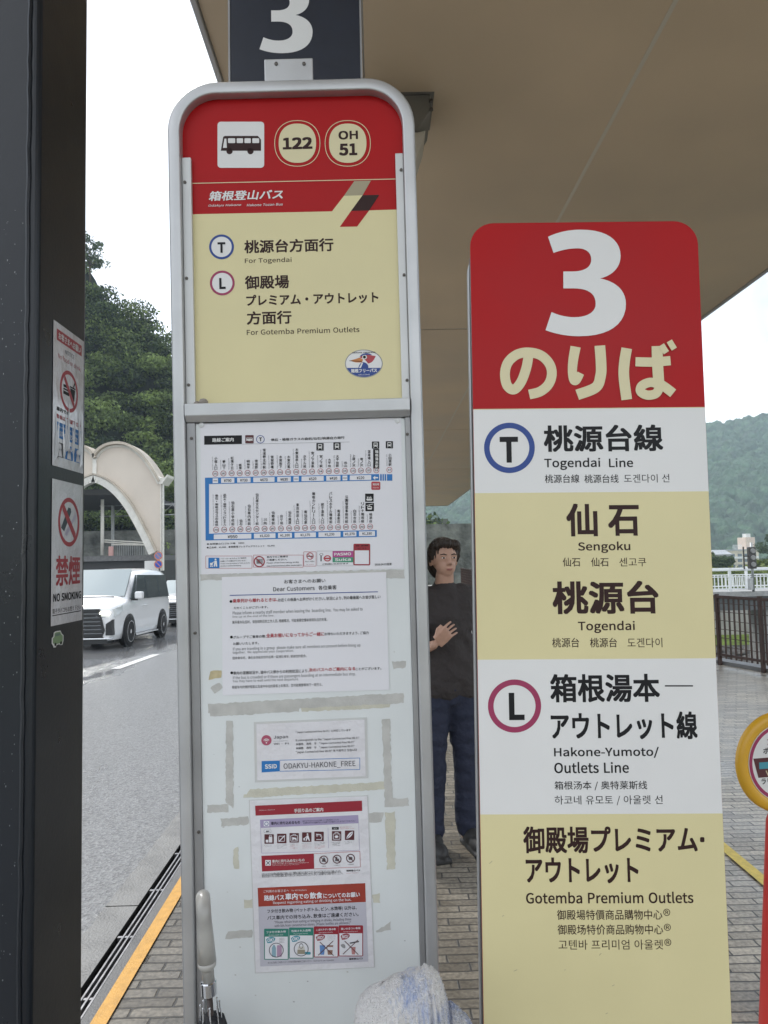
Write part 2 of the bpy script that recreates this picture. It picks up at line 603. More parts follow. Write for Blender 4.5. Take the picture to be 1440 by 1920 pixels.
# ------------------------------------------------------------------ vegetation
def leaf_mat(name, dark, light):
    m = bpy.data.materials.new(name)
    m.use_nodes = True
    n, l = m.node_tree, m.node_tree.links.new
    b = n.nodes['Principled BSDF']
    a = n.nodes.new('ShaderNodeAttribute')
    a.attribute_name = 'tint'
    r = n.nodes.new('ShaderNodeValToRGB')
    r.color_ramp.elements[0].color = (*dark, 1)
    r.color_ramp.elements[1].color = (*light, 1)
    l(a.outputs['Fac'], r.inputs[0])
    l(r.outputs[0], b.inputs['Base Color'])
    tr = n.nodes.new('ShaderNodeBsdfTranslucent')
    l(r.outputs[0], tr.inputs['Color'])
    ms = n.nodes.new('ShaderNodeMixShader')
    ms.inputs[0].default_value = .38
    l(b.outputs[0], ms.inputs[1])
    l(tr.outputs[0], ms.inputs[2])
    l(ms.outputs[0], n.nodes['Material Output'].inputs['Surface'])
    b.inputs['Roughness'].default_value = .6
    b.inputs['Specular IOR Level'].default_value = .3
    return m
M_LEAF = leaf_mat('broad_leaf', (0.022, 0.045, 0.018), (0.30, 0.40, 0.12))
M_LEAFY = leaf_mat('young_leaf', (0.06, 0.09, 0.02), (0.22, 0.27, 0.07))
M_LEAFF = leaf_mat('far_leaf', (0.035, 0.055, 0.028), (0.10, 0.15, 0.06))
M_BARK = mat('bark', (0.09, 0.07, 0.05), .9, var=.3, vscale=12)

def leaves(name, clumps, m, parent=None, seed=1):
    """clumps: (centre, radii, number, leaf size, tint base) -> one mesh of small leaf faces"""
    g = np.random.default_rng(seed)
    P, T = [], []
    for c, rad, n, ls, tint in clumps:
        d = g.normal(size=(n, 3))
        d /= np.linalg.norm(d, axis=1, keepdims=True)
        rr = g.uniform(.45, 1.06, (n, 1)) ** .6
        p = np.array(c) + d * rr * np.array(rad)
        nr = d * .7 + g.normal(size=(n, 3)) * .55 + np.array([0, 0, .35])
        nr /= np.linalg.norm(nr, axis=1, keepdims=True)
        a = np.cross(nr, g.normal(size=(n, 3)))
        a /= np.linalg.norm(a, axis=1, keepdims=True) + 1e-9
        b = np.cross(nr, a)
        s = ls * g.uniform(.6, 1.35, (n, 1))
        q = np.stack([p - a * s, p + b * s * .55, p + a * s, p - b * s * .55], 1)
        P.append(q.reshape(-1, 3))
        T.append(np.clip(tint + g.normal(size=n) * .16, 0, 1))
    P = np.concatenate(P)
    T = np.concatenate(T)
    nf = len(T)
    me = bpy.data.meshes.new(name)
    me.vertices.add(len(P))
    me.vertices.foreach_set('co', P.astype(np.float32).ravel())
    me.loops.add(nf * 4)
    me.loops.foreach_set('vertex_index', np.arange(nf * 4, dtype=np.int32))
    me.polygons.add(nf)
    me.polygons.foreach_set('loop_start', np.arange(0, nf * 4, 4, dtype=np.int32))
    me.update(calc_edges=True)
    at = me.attributes.new('tint', 'FLOAT', 'FACE')
    at.data.foreach_set('value', T.astype(np.float32))
    me.materials.append(m)
    o = bpy.data.objects.new(name, me)
    COL.objects.link(o)
    if parent:
        o.parent = parent
    return o

def tree(name, label, loc, h, r, seed, m, group=None, ls=.16, nclump=26, per=150, trunk_r=.16):
    g = random.Random(seed)
    t = empty(name, loc)
    tag(t, label, 'tree', group)
    mb = MB()
    mb.tube([(0, 0, -.3), (g.uniform(-.1, .1), 0, h * .3), (g.uniform(-.2, .2), g.uniform(-.2, .2), h * .75)], [trunk_r, trunk_r * .75, trunk_r * .25], 8)
    cl = []
    for i in range(nclump):
        a = g.uniform(0, 6.283)
        zz = g.uniform(.32, .97)
        rr = r * math.sqrt(max(.06, 1 - ((zz - .55) / .5) ** 2)) * g.uniform(.35, .95)
        c = (rr * math.cos(a), rr * math.sin(a), h * zz)
        s = r * g.uniform(.24, .42)
        cl.append((c, (s, s, s * .72), per, ls, g.uniform(.2, .75)))
        if i % 3 == 0:
            mb.tube([(0, 0, h * zz * .6), (c[0] * .5, c[1] * .5, h * zz * .85), c], [trunk_r * .4, trunk_r * .25, trunk_r * .1], 6)
    mb.build('trunk', M_BARK, t, smooth=True)
    leaves('crown', cl, m, t, seed)
    return t

# wooded cliff behind the station
def ridge(x):
    return 33.5 - .93 * (x + 30.6) + 1.0 * math.sin(x * .9) + .7 * math.sin(x * 2.3 + 1)
def cliff(x, v):
    h = max(7.0, ridge(x))
    z = -1.6 + (h + 1.6 - 1.2) * v
    return Vector((x, 66 + 15 * v ** 1.3 + 1.2 * math.sin(x * .45) + .8 * math.sin(z * .5 + x * .3), z))
mb = MB()
nx, nv = 60, 24
mb.add([cliff(-52 + 60 * i / nx, j / nv) for j in range(nv + 1) for i in range(nx + 1)],
       [(j * (nx + 1) + i, j * (nx + 1) + i + 1, (j + 1) * (nx + 1) + i + 1, (j + 1) * (nx + 1) + i) for j in range(nv) for i in range(nx)])
M_SOIL = mat('cliff_undergrowth', (0.012, 0.02, 0.010), .9, var=.5, vscale=.8)
structure(mb.build('hillside', M_SOIL, smooth=True, fix=False))
# back slope so the hill is a hill from every side
mb = MB()
mb.add([cliff(-52 + 60 * i / nx, 1) for i in range(nx + 1)] + [(-52 + 60 * i / nx, 150, -2) for i in range(nx + 1)],
       [(i, i + 1, nx + 2 + i, nx + 1 + i) for i in range(nx)])
structure(mb.build('hill_back_slope', M_SOIL, fix=False))
g = random.Random(11)
cl = []
for j in range(20):
    for i in range(26):
        x = -50 + 55 * (i + g.uniform(0, 1)) / 26
        v = min(1.0, (j + g.uniform(0, 1)) / 19)
        if v < .12 and g.random() < .5:
            continue
        p = cliff(x, v)
        s = g.uniform(1.2, 2.9)
        tint = g.choice((.0, .06, .14, .24, .36, .5, .7))
        if abs(x + 23.6 + .5 * math.sin(p.z)) < .8 and 7 < p.z < 20:
            tint = .95
        p.y -= s * g.uniform(.2, 1.1)
        n = int(190 * s) if -34 < x < -10 else 80
        cl.append(((p.x, p.y, p.z + .2), (s * 1.1, s * .8, s * .45), n, .20 if -34 < x < -10 else .34, tint))
        # a second, smaller spray hanging in front
        if -34 < x < -10:
            cl.append(((p.x + g.uniform(-.8, .8), p.y - s * .7, p.z + g.uniform(-.5, .6)), (s * .8, s * .5, s * .28), int(70 * s), .18, min(1, tint + .2)))
o = leaves('cliff_woodland', cl, M_LEAF, seed=5)
o['kind'] = 'stuff'
o['label'] = 'dense green woodland covering the steep hill behind the station'
xr = at_y(176, 500, 76)
tree('ridge_tree', 'thin airy tree standing on top of the wooded cliff against the sky', (xr.x - .6, 76.5, xr.z - 1.2), 4.9, 1.9, 3, M_LEAFF, ls=.15, nclump=22, per=55, trunk_r=.12)

# hazy wooded mountain across the river
gn = np.random.default_rng(8)
NXh, NYh = 360, 210
xs = np.linspace(20, 470, NXh)
vs = np.linspace(0, 1, NYh)
X, V = np.meshgrid(xs, vs)
xp = [20, 70, 150, 220, 285, 335, 420, 470]
zp = [36, 52, 78, 95, 104, 113, 128, 134]
top = np.interp(X, xp, zp)
base_y, ridge_y = 340.0, 610.0
Yh = base_y + (ridge_y - base_y) * V
Zh = -13.0 + (top + 13.0) * (V ** 0.85)
Zh += 5 * np.sin(X * .045 + V * 5) * V * (1 - V) * 2.5
lump = np.full(X.shape, -3.0)
for _ in range(5200):
    cx, cy = gn.uniform(20, 470), gn.uniform(325, 615)
    r = gn.uniform(3.2, 6.5)
    d2 = (X - cx) ** 2 + ((Yh - cy) * .95) ** 2
    mk = d2 < r * r
    lump[mk] = np.maximum(lump[mk], np.sqrt(r * r - d2[mk]) * 1.25 + gn.uniform(-1.8, 1.8))
Zh = Zh + lump + gn.normal(size=X.shape) * .45
Xj = X + gn.normal(size=X.shape) * .35
mv = np.stack([Xj, Yh, Zh], -1).reshape(-1, 3)
mb = MB()
mb.v = [tuple(p) for p in mv.tolist()]
mb.f = [(j * NXh + i, j * NXh + i + 1, (j + 1) * NXh + i + 1, (j + 1) * NXh + i) for j in range(NYh - 1) for i in range(NXh - 1)]
mb.m = [0] * len(mb.f)
M_FARW = mat('mountain_forest', (0.042, 0.082, 0.040), .85, var=.6, vscale=.12)
o = structure(mb.build('wooded_mountain', M_FARW, fix=False, smooth=False))
mb = MB()
mb.add([(x, ridge_y, float(np.interp(x, xp, zp)) - 2) for x in xp] + [(x, 1100, -8) for x in xp], [(i, i + 1, len(xp) + i + 1, len(xp) + i) for i in range(len(xp) - 1)])
mb.add([(470, ridge_y, 130), (900, 700, 120), (900, 1100, -8), (470, 1100, -8)], [(0, 1, 2, 3)])
mb.add([(470, base_y, -8), (900, 420, -8), (900, 700, 120), (470, ridge_y, 131)], [(0, 1, 2, 3)])
structure(mb.build('mountain_back_slope', M_FARW, fix=False))

# ------------------------------------------------------------------ across the river
M_STONE = mat('bank_stone', (0.13, 0.125, 0.115), .85, var=.6, vscale=3, bump=.6, bscale=8)
M_GRASS = mat('bank_grass', (0.16, 0.22, 0.04), .9, var=.35, vscale=2)
mb = MB()
mb.add([(-6, 39.5, -5.6), (120, 39.5, -5.6), (120, 42.5, -4.05), (-6, 42.5, -4.05)], [(0, 1, 2, 3)], 1)
mb.add([(-6, 42.5, -4.05), (120, 42.5, -4.05), (120, 44.2, -3.55), (-6, 44.2, -3.55)], [(0, 1, 2, 3)], 0)
structure(mb.build('river_bank', [M_GRASS, M_STONE], fix=False))
mb = MB()
mb.box(-6, 44, -6, 120, 45.2, -.9)
structure(mb.build('embankment_wall', mat('pale_concrete', (.42, .41, .37), .8, var=.2, vscale=.7, bump=.3, bscale=12)))
sheet('far_bank_ground', [(-20, 45.2, -.95), (140, 45.2, -.95), (420, 345, -11), (-20, 345, -11)], M_FIELD)
g = random.Random(3)
for i in range(34):
    px = 1335 + 110 * g.random()
    p = at_y(px, 1225, 40.5 + g.uniform(-1.2, 1.2))
    s = g.uniform(.2, .5)
    mb = MB()
    mb.lathe([(.001, -.5 * s), (s * .7, -.35 * s), (s, 0), (s * .75, .4 * s), (s * .3, .6 * s), (.001, .62 * s)], 9)
    mb.v = [(x * g.uniform(.8, 1.25), y * g.uniform(.8, 1.25), z * g.uniform(.7, 1.2)) for x, y, z in mb.v]
    o = mb.build('river_rock', M_STONE)
    o.location = (p.x + g.uniform(-2, 2), p.y, -5.3 + (p.y - 39.5) * .5)
    o.rotation_euler = (0, 0, g.uniform(0, 6))
    tag(o, 'grey boulder at the river edge seen through the brown fence', 'rock', 'boulders at the river edge')

# bridge with white railing
M_WHITEP = mat('white_railing_paint', (0.78, 0.80, 0.80), .4, var=.06, vscale=10)
M_BRD = mat('bridge_girder_steel', (0.10, 0.11, 0.11), .6, var=.2, vscale=2)
t = empty('road_bridge', (18, 35, 0))
tag(t, 'low road bridge over the river with a white painted railing', 'bridge')
BY, BZ = 35.0, -.45
def bk(o):
    o.parent = t
    o.matrix_parent_inverse = t.matrix_basis.inverted()
    return o
bk(MB().box(6, BY, BZ - .25, 60, BY + 3, BZ).build('deck', M_CONC))
bk(MB().box(6, BY + .4, BZ - .95, 60, BY + 1.0, BZ - .252).build('girder', M_BRD))
bk(MB().box(6, BY + 2.0, BZ - .95, 60, BY + 2.6, BZ - .252).build('girder', M_BRD))
bk(MB().box(19.4, BY + .6, -6.1, 21.4, BY + 2.4, BZ - .952).build('pier', M_CONC))
bk(MB().box(34, BY + .6, -6.1, 36, BY + 2.4, BZ - .952).build('pier', M_CONC))
for yy_ in (BY + .1, BY + 2.9):
    mb = MB()
    mb.box(6, yy_ - .04, BZ + 1.02, 60, yy_ + .04, BZ + 1.10)
    mb.box(6, yy_ - .03, BZ + .70, 60, yy_ + .03, BZ + .75)
    mb.box(6, yy_ - .03, BZ + .10, 60, yy_ + .03, BZ + .16)
    x = 6.0
    k = 0
    while x < 60:
        if k % 12 == 0:
            mb.box(x - .06, yy_ - .05, BZ, x + .06, yy_ + .05, BZ + 1.16)
        else:
            mb.box(x - .02, yy_ - .018, BZ + .12, x + .02, yy_ + .018, BZ + .72)
        x += .19
        k += 1
    bk(mb.build('railing', M_WHITEP))

# vertical traffic signal on the bridge, seen from behind
M_SIG = mat('signal_housing', (0.05, 0.045, 0.04), .5)
M_POLE = mat('galvanised_pole', (0.38, 0.39, 0.39), .45, .6, var=.15, vscale=8)
ps = at_y(1413, 1110, 34.6)
t = empty('traffic_signal', (ps.x, 34.6, BZ))
tag(t, 'upright dark traffic signal on a thin pole beside the white bridge railing', 'traffic signal')
MB().tube([(0, 0, 0), (0, 0, 2.4)], .06, 10).build('pole', M_POLE, t, smooth=True)
MB().box(-.17, -.12, 1.12, .17, .12, 2.18).build('housing', M_SIG, t, bevel=.03)
for k, c in enumerate(((.25, .25, .22), (.2, .2, .18), (.2, .22, .2))):
    MB().lathe([(.11, -.19), (.12, -.12), (.001, -.122)], 14, axis='y', M=Matrix.Translation((.0, 0, 1.33 + .33 * k))).build('lamp', mat('signal_lens', (0.25, 0.25, 0.24), .3), t)
mb = MB()
mb.box(-.42, -.02, 1.1, -.36, .02, 2.2)
mb.box(-.42, -.02, 1.7, -.1, .02, 1.76)
mb.build('bracket', M_SIG, t)
MB().box(-.22, -.1, .1, -.04, .1, .65).build('control_box', M_POLE, t, bevel=.01)

# hotel and low roofs at the foot of the mountain
M_CREAM = mat('cream_wall', (0.62, 0.55, 0.42), .8, var=.08, vscale=.4)
M_CREAM2 = mat('pink_beige_wall', (0.66, 0.52, 0.42), .8, var=.06, vscale=.4)
M_WIN = mat('far_window_glass', (0.10, 0.13, 0.15), .12)
M_ROOFG = mat('grey_roof_metal', (0.36, 0.37, 0.38), .5, var=.1, vscale=.3)
M_WHITEW = mat('white_wall', (0.70, 0.70, 0.68), .7, var=.06, vscale=.5)
hp = at_y(1396, 1070, 300)
t = empty('hotel_building', (hp.x, 300, -9.3))
tag(t, 'distant cream hotel of four balconied storeys with a beige roof tower', 'building')
W, H = 6.4, 10.6
MB().box(-W, 0, 0, W, 12, H).build('wall', M_CREAM, t)
MB().box(-W - .4, -.5, H + .005, W + .3, 12.4, H + .5).build('roof', M_ROOFG, t)
MB().box(2.2, 2, H + .51, 6.2, 9, H + 5.6).build('roof_tower', M_CREAM2, t)
MB().box(3.2, 3.2, H + 5.61, 5.0, 6.5, H + 7.2).build('roof_house', M_WHITEW, t)
mb = MB()
for k in range(8):
    mb.box(-3.4 + k * .5, 2, H + .51, -3.28 + k * .5, 2.1, H + 2.3)
mb.box(-3.4, 2, H + 2.3, .3, 2.1, H + 2.45)
mb.build('roof_railing', M_WHITEW, t)
for fl in range(4):
    z0 = .3 + fl * 2.3
    MB().box(-W + .5, -.62, z0, W - .3, -.002, z0 + .85).build('balcony', M_WHITEW if fl % 2 else M_CREAM, t)
    for k in range(4):
        x0 = -W + .8 + k * 3.0
        MB().box(x0, -.07, z0 + .86, x0 + 1.8, -.003, z0 + 2.05).build('window', M_WIN, t)
hp = at_y(1356, 1075, 250)
t = empty('grey_roofed_hall', (hp.x, 250, -7.5))
tag(t, 'long low hall with a grey metal roof left of the cream hotel', 'building')
MB().box(-16, 0, 0, 3.0, 10, 7.6).build('wall', mat('hall_wall', (0.30, 0.28, 0.26), .8, var=.1, vscale=.5), t)
MB().prism([(-.6, 7.605), (10.6, 7.605), (5, 9.2)], -16.4, 3.4, 'yz').build('roof', M_ROOFG, t)
for k in range(5):
    MB().box(-15 + k * 3.5, -.06, 3.2, -13 + k * 3.5, -.002, 6.0).build('window', M_WIN, t)

for i, (px, Y, h, r, lab) in enumerate((
        (1352, 78, 2.9, 1.5, 'rounded dark green tree in front of the grey roofed hall'),
        (1398, 95, 1.7, 1.6, 'low bushy tree at the foot of the cream hotel'),
        (1440, 70, 2.2, 1.5, 'bright green tree at the right of the traffic signal'),
        (1455, 110, 7.0, 2.7, 'tall dark tree rising right of the hotel tower'),
        (1312, 90, 4.5, 2.2, 'green riverside tree half hidden behind the right sign'))):
    p = at_y(px, 1080, Y)
    tree('riverside_tree', lab, (p.x, Y, -.95 - (Y - 45) * .0335), h, r, 40 + i, M_LEAFF if i in (0, 3) else M_LEAFY, 'trees beyond the bridge', ls=.2, nclump=30, per=110)
# undergrowth behind the railing
g = random.Random(21)
cl = [((g.uniform(8, 60), g.uniform(46.5, 52), -.55 + g.uniform(0, .4)), (1.5, 1.0, .9), 90, .2, g.uniform(.3, .9)) for _ in range(80)]
o = leaves('bank_shrubbery', cl, M_LEAFY, seed=9)
o['kind'] = 'stuff'
o['label'] = 'mass of yellow green shrubs on the bank behind the bridge railing'

# ------------------------------------------------------------------ railway station across the road
M_STA = mat('station_gable_panel', (0.66, 0.585, 0.50), .6, var=.05, vscale=.6)
M_STAW = mat('station_white_steel', (0.72, 0.70, 0.64), .5, var=.10, vscale=3)
M_STAR = mat('station_roof_metal', (0.50, 0.44, 0.36), .55, var=.2, vscale=1.2)
M_DARK = mat('station_dark_interior', (0.05, 0.05, 0.05), .8)
SY = 45.0
def S2(zx, zy):     # survey crop -> plane of the station front
    p = at_y(150 + zx / 4.574, 820 + zy / 4.574, SY)
    return (p.x, p.z)
t = empty('station_hall', (-15, SY, -1.2))
tag(t, 'beige railway station hall with vaulted roof and wide white arch behind the van', 'building')
def bk(o, par=None):
    par = par or t
    o.parent = par
    o.matrix_parent_inverse = Matrix.Translation(t.location).inverted()
    return o
vault = [S2(*p) for p in bez([(130, 185), (165, 100, 240, 62, 340, 62), (470, 62, 590, 200, 682, 390)], 14)]
inner = [S2(*p) for p in bez([(128, 330), (260, 355, 380, 470, 470, 620), (540, 740, 620, 900, 655, 985)], 14)]
rx = S2(690, 400)[0]
zb = S2(690, 1075)[1]
mb = MB()
# gable skin between the vault and the wide arch
n = len(vault)
band = []
for k in range(n):
    a = vault[k]
    b = inner[k]
    band.append((a, b))
for k in range(n - 1):
    (a, b), (c, d) = band[k], band[k + 1]
    mb.add([(a[0], SY, a[1]), (c[0], SY, c[1]), (d[0], SY, d[1]), (b[0], SY, b[1])], [(0, 1, 2, 3)])
a, b = band[-1]
mb.add([(a[0], SY, a[1]), (rx, SY, a[1]), (rx, SY, zb), (b[0], SY, b[1])], [(0, 1, 2, 3)])
bk(mb.build('gable_panel', M_STA, fix=False))
# the next vault to the left, and one more beyond
def strip(path, w_, y0, y1):
    mb = MB()
    for (x0, z0), (x1, z1) in zip(path, path[1:]):
        d = math.hypot(x1 - x0, z1 - z0)
        nx, nz = -(z1 - z0) / d * w_, (x1 - x0) / d * w_
        mb.add([(x0, y0, z0), (x1, y0, z1), (x1 + nx, y0, z1 + nz), (x0 + nx, y0, z0 + nz),
                (x0, y1, z0), (x1, y1, z1), (x1 + nx, y1, z1 + nz), (x0 + nx, y1, z0 + nz)],
               [(0, 1, 2, 3), (4, 7, 6, 5), (3, 2, 6, 7), (0, 4, 5, 1)])
    return mb
vw = vault[-1][0] - vault[0][0]
mirror = [(2 * vault[0][0] - x, z) for x, z in vault][::-1]
iy = inner[0][1]
mb = MB()
for k in range(len(mirror) - 1):
    (x0, z0), (x1, z1) = mirror[k], mirror[k + 1]
    mb.add([(x0, SY, z0), (x1, SY, z1), (x1, SY, max(iy, 0) + .0), (x0, SY, iy)], [(0, 1, 2, 3)])
bk(mb.build('gable_panel', M_STA, fix=False))
for p in (vault, mirror):
    bk(strip(p, .16, SY - .35, SY + 1.3).build('vault_roof', M_STAR, fix=False))
    bk(strip([(x, z - .02) for x, z in p], -.14, SY - .06, SY - .005).build('gable_trim', M_STAW, fix=False))
arch = [(2 * inner[0][0] - x, z) for x, z in inner][::-1] + inner[1:]
bk(strip([(x, z) for x, z in arch], -.42, SY - .3, SY + .2).build('arch_rib', M_STAW, fix=False))
bk(strip([(x, z + .03) for x, z in arch], .10, SY - .36, SY - .01).build('arch_flange', M_STAR, fix=False))
vx = vault[0][0]
bk(MB().box(vx - .12, SY - .12, iy, vx + .12, SY - .01, vault[0][1]).build('mullion', M_STAW))
bk(MB().box(-26, SY + .5, S2(0, 490)[1], S2(330, 0)[0], SY + 14, S2(0, 440)[1]).build('inner_beam', M_DARK))
# lattice column at the right end with its gutter horn
cx0, cx1 = S2(690, 0)[0] + .02, S2(718, 0)[0]
mb = MB()
zt = S2(700, 400)[1]
mb.box(cx0, SY - .1, zb - .5, cx0 + .06, SY + .1, zt)
mb.box(cx1 - .06, SY - .1, zb - .5, cx1, SY + .1, zt)
k = 0
z = zb
while z < zt - .3:
    mb.tube([(cx0 + .03 if k % 2 else cx1 - .03, SY, z), (cx1 - .03 if k % 2 else cx0 + .03, SY, z + .3)], .025, 6)
    z += .3
    k += 1
bk(mb.build('lattice_column', M_STAW))
bk(MB().prism([S2(672, 385), S2(672, 330), S2(700, 352), S2(735, 352), S2(760, 322), S2(757, 345), S2(712, 405), S2(690, 402)], SY - .3, SY + 1.2).build('gutter', M_STAW))
# platform, railings, posts
pz = S2(0, 1020)[1]
bk(MB().box(-40, SY + 1.5, -2.2, S2(612, 0)[0], SY + 12, pz - .35).build('platform_base', M_DARK))
bk(MB().box(-40, SY + 1.2, pz - .34, S2(600, 0)[0], SY + 12, pz).build('platform_slab', M_CONCD))
M_GREYW = mat('retaining_block_wall', (0.13, 0.135, 0.12), .9, var=.75, vscale=.7, bump=.5, bscale=3)
def post(zx, r, top_, bot, m, y):
    p, q = S2(zx, top_), S2(zx, bot)
    return bk(MB().tube([(p[0], y, q[1]), (p[0], y, p[1])], r, 10).build('post', m, smooth=True))
post(88, .11, 510, 1010, M_STAW, SY + 2)
post(455, .10, 660, 1020, M_STAW, SY + 2.5)
for zx0, zx1, zy in ((70, 455, 872), (160, 555, 915), (70, 455, 890)):
    p, q = S2(zx0, zy), S2(zx1, zy + (24 if zx0 == 70 else 4))
    bk(MB().tube([(p[0], SY + 2.2, p[1]), (q[0], SY + 2.2, q[1])], .045, 8).build('railing', M_STAW))
mb = MB()
for k in range(24):
    p = S2(165 + k * 16.5, 918)
    mb.box(p[0] - .012, SY + 2.18, pz, p[0] + .012, SY + 2.22, p[1])
bk(mb.build('railing_bars', M_POLE))
rw = tag(MB().box(-46, 0, -2.3, 10, 1.2, 4.4).build('cliff_retaining_wall', M_GREYW), 'dark block retaining wall at the foot of the wooded cliff', 'wall')
rw.location = (0, 62.0, 0)
p = S2(170, 950)
tag(MB().box(-.14, -.1, 0, .14, .1, .62).build('platform_notice', mat('pink_notice_board', (0.62, 0.36, 0.33), .5), bevel=.02),
    'small pinkish notice standing on the station platform behind the railing', 'notice').location = (p[0], SY + 1.9, pz)
p = S2(408, 700)
t2 = empty('railway_signal', (p[0], SY + 6, pz))
tag(t2, 'dark railway signal with a red lamp under the station arch', 'railway signal')
MB().tube([(0, 0, 0), (0, 0, p[1] - pz - .4)], .06, 8).build('pole', M_POLE, t2)
MB().box(-.22, -.12, p[1] - pz - .5, .22, .12, p[1] - pz + .6).build('housing', M_SIG, t2, bevel=.04)
MB().lathe([(.1, -.17), (.1, -.122), (.001, -.1225)], 14, axis='y', M=Matrix.Translation((0, 0, p[1] - pz - .2))).build('lamp', mat('red_signal_lamp', (.5, .02, .02), .3, emit=(1, .05, .03), estr=1.2), t2)
# overhead line gantry
t2 = empty('catenary_gantry', (-10, SY + 9, 0))
tag(t2, 'grey steel overhead line gantry crossing behind the station arch', 'gantry')
mb = MB()
a, b = S2(100, 560), S2(820, 540)
for dz in (0, .8):
    mb.tube([(a[0] - 3, 0, a[1] + dz - .3), (b[0] + 3, 0, b[1] + dz - .3)], .05, 6)
x = a[0] - 2
k = 0
while x < b[0] + 2:
    mb.tube([(x, 0, a[1] - .3 + (.8 if k % 2 else 0)), (x + .9, 0, a[1] - .3 + (0 if k % 2 else .8))], .03, 6)
    x += .9
    k += 1
mb.v = [(x + 10, y, z) for x, y, z in mb.v]
mb.build('beam', M_POLE, t2)
for xx in (a[0] - 2, b[0] + 2):
    MB().tube([(xx + 10, 0, -2), (xx + 10, 0, a[1] + 1.2)], .12, 8).build('mast', M_POLE, t2)
# grey fence/wall at road level behind the van, white cabinet, no-parking signs
mb = MB()
for k in range(9):
    mb.box(-34 + k * 2.6, 0, -.4, -31.45 + k * 2.6, .3, .62)
o = tag(mb.build('block_wall', mat('stained_block', (0.36, 0.33, 0.29), .8, var=.3, vscale=2), bevel=.02), 'low stained block wall along the far side of the road behind the van', 'wall')
o.location = (0, 41, -1.0)
p = S2(748, 1070)
o = tag(MB().box(-.35, -.2, 0, .35, .2, 1.3).build('white_cabinet', M_WHITEW, bevel=.02), 'white roadside cabinet right of the two round signs', 'cabinet')
o.location = (p[0] - .2, 42.5, p[1] - 1.2)
M_SBLUE = mat('sign_blue', (0.02, 0.07, 0.42), .4)
M_SRED = mat('sign_red', (0.60, 0.20, 0.12), .4)
p1, p2 = at_y(297, 1042, 42), at_y(297.5, 1058, 42)
t2 = empty('no_parking_sign', (p1.x, 42, road_z(42)))
tag(t2, 'two round no parking signs on one thin pole by the station arch', 'road sign')
z1, z2 = p1.z - road_z(42), p2.z - road_z(42)
MB().tube([(0, .05, 0), (0, .05, z1 + .3)], .035, 8).build('pole', M_POLE, t2)
for z, half in ((z1, True), (z2, False)):
    d = MB().lathe([(.001, 0), (.25, 0), (.25, -.012), (.001, -.0125)], 28, axis='y', M=Matrix.Translation((0, 0, z))).build('disc', M_SRED, t2)
    e = MB().lathe([(.001, -.014), (.19, -.014), (.19, -.02), (.001, -.0205)], 28, axis='y', M=Matrix.Translation((0, 0, z))).build('face', mat('faded_sign_blue', (.16, .2, .42), .5) if half else M_SBLUE, d)
    s = .14
    MB().prism([(-s - .02, z + s), (-s + .02, z + s + .02), (s + .02, z - s), (s - .02, z - s - .02)], -.026, -.021).build('slash', M_SRED, d)
    e.parent = d

# ------------------------------------------------------------------ vehicles
M_WPAINT = mat('white_car_paint', (0.78, 0.79, 0.80), .25, coat=.8)
M_GPAINT = mat('silver_grey_car_paint', (0.30, 0.31, 0.32), .3, .3, coat=.8)
M_GLASSF = mat('car_windscreen', (0.42, 0.47, 0.47), .12, .35, spec=.8)
M_GLASS = mat('car_side_glass', (0.055, 0.07, 0.078), .06, spec=1.0)
M_TRIM = mat('car_black_trim', (0.012, 0.012, 0.014), .3)
M_TYRE = mat('tyre_rubber', (0.02, 0.02, 0.02), .85)
M_RIM = mat('alloy_rim', (0.55, 0.55, 0.56), .25, .9)
M_CHROME = mat('bright_chrome', (0.75, 0.76, 0.78), .12, 1.0)
M_LAMP = mat('headlamp_lit', (0.9, 0.88, 0.75), .2, emit=(1.0, .95, .72), estr=2.2)
M_LAMPG = mat('headlamp_glass', (0.55, 0.58, 0.58), .1, spec=.9)

def loft(stations, wf, m, name, par):
    """body hull: every station is (x, [(half width, z), ...]) from sill to centre line"""
    mb = MB()
    nn = len(stations[0][1])
    for sgn in (1, -1):
        k = len(mb.v)
        vs = [(x, sgn * y, z) for x, pr in stations for y, z in pr]
        fs = []
        for i in range(len(stations) - 1):
            for j in range(nn - 1):
                a = i * nn + j
                fs.append((a, a + 1, a + nn + 1, a + nn))
        for e in (0, len(stations) - 1):
            fs.append(tuple(e * nn + j for j in range(nn)))
        mb.add(vs, fs)
    o = mb.build(name, m, par)
    import bmesh
    bm = bmesh.new()
    bm.from_mesh(o.data)
    bmesh.ops.remove_doubles(bm, verts=bm.verts, dist=.002)
    bmesh.ops.recalc_face_normals(bm, faces=bm.faces)
    bm.to_mesh(o.data)
    bm.free()
    o.data.polygons.foreach_set('use_smooth', [True] * len(o.data.polygons))
    s = o.modifiers.new('round', 'SUBSURF')
    s.levels = s.render_levels = 2
    return o

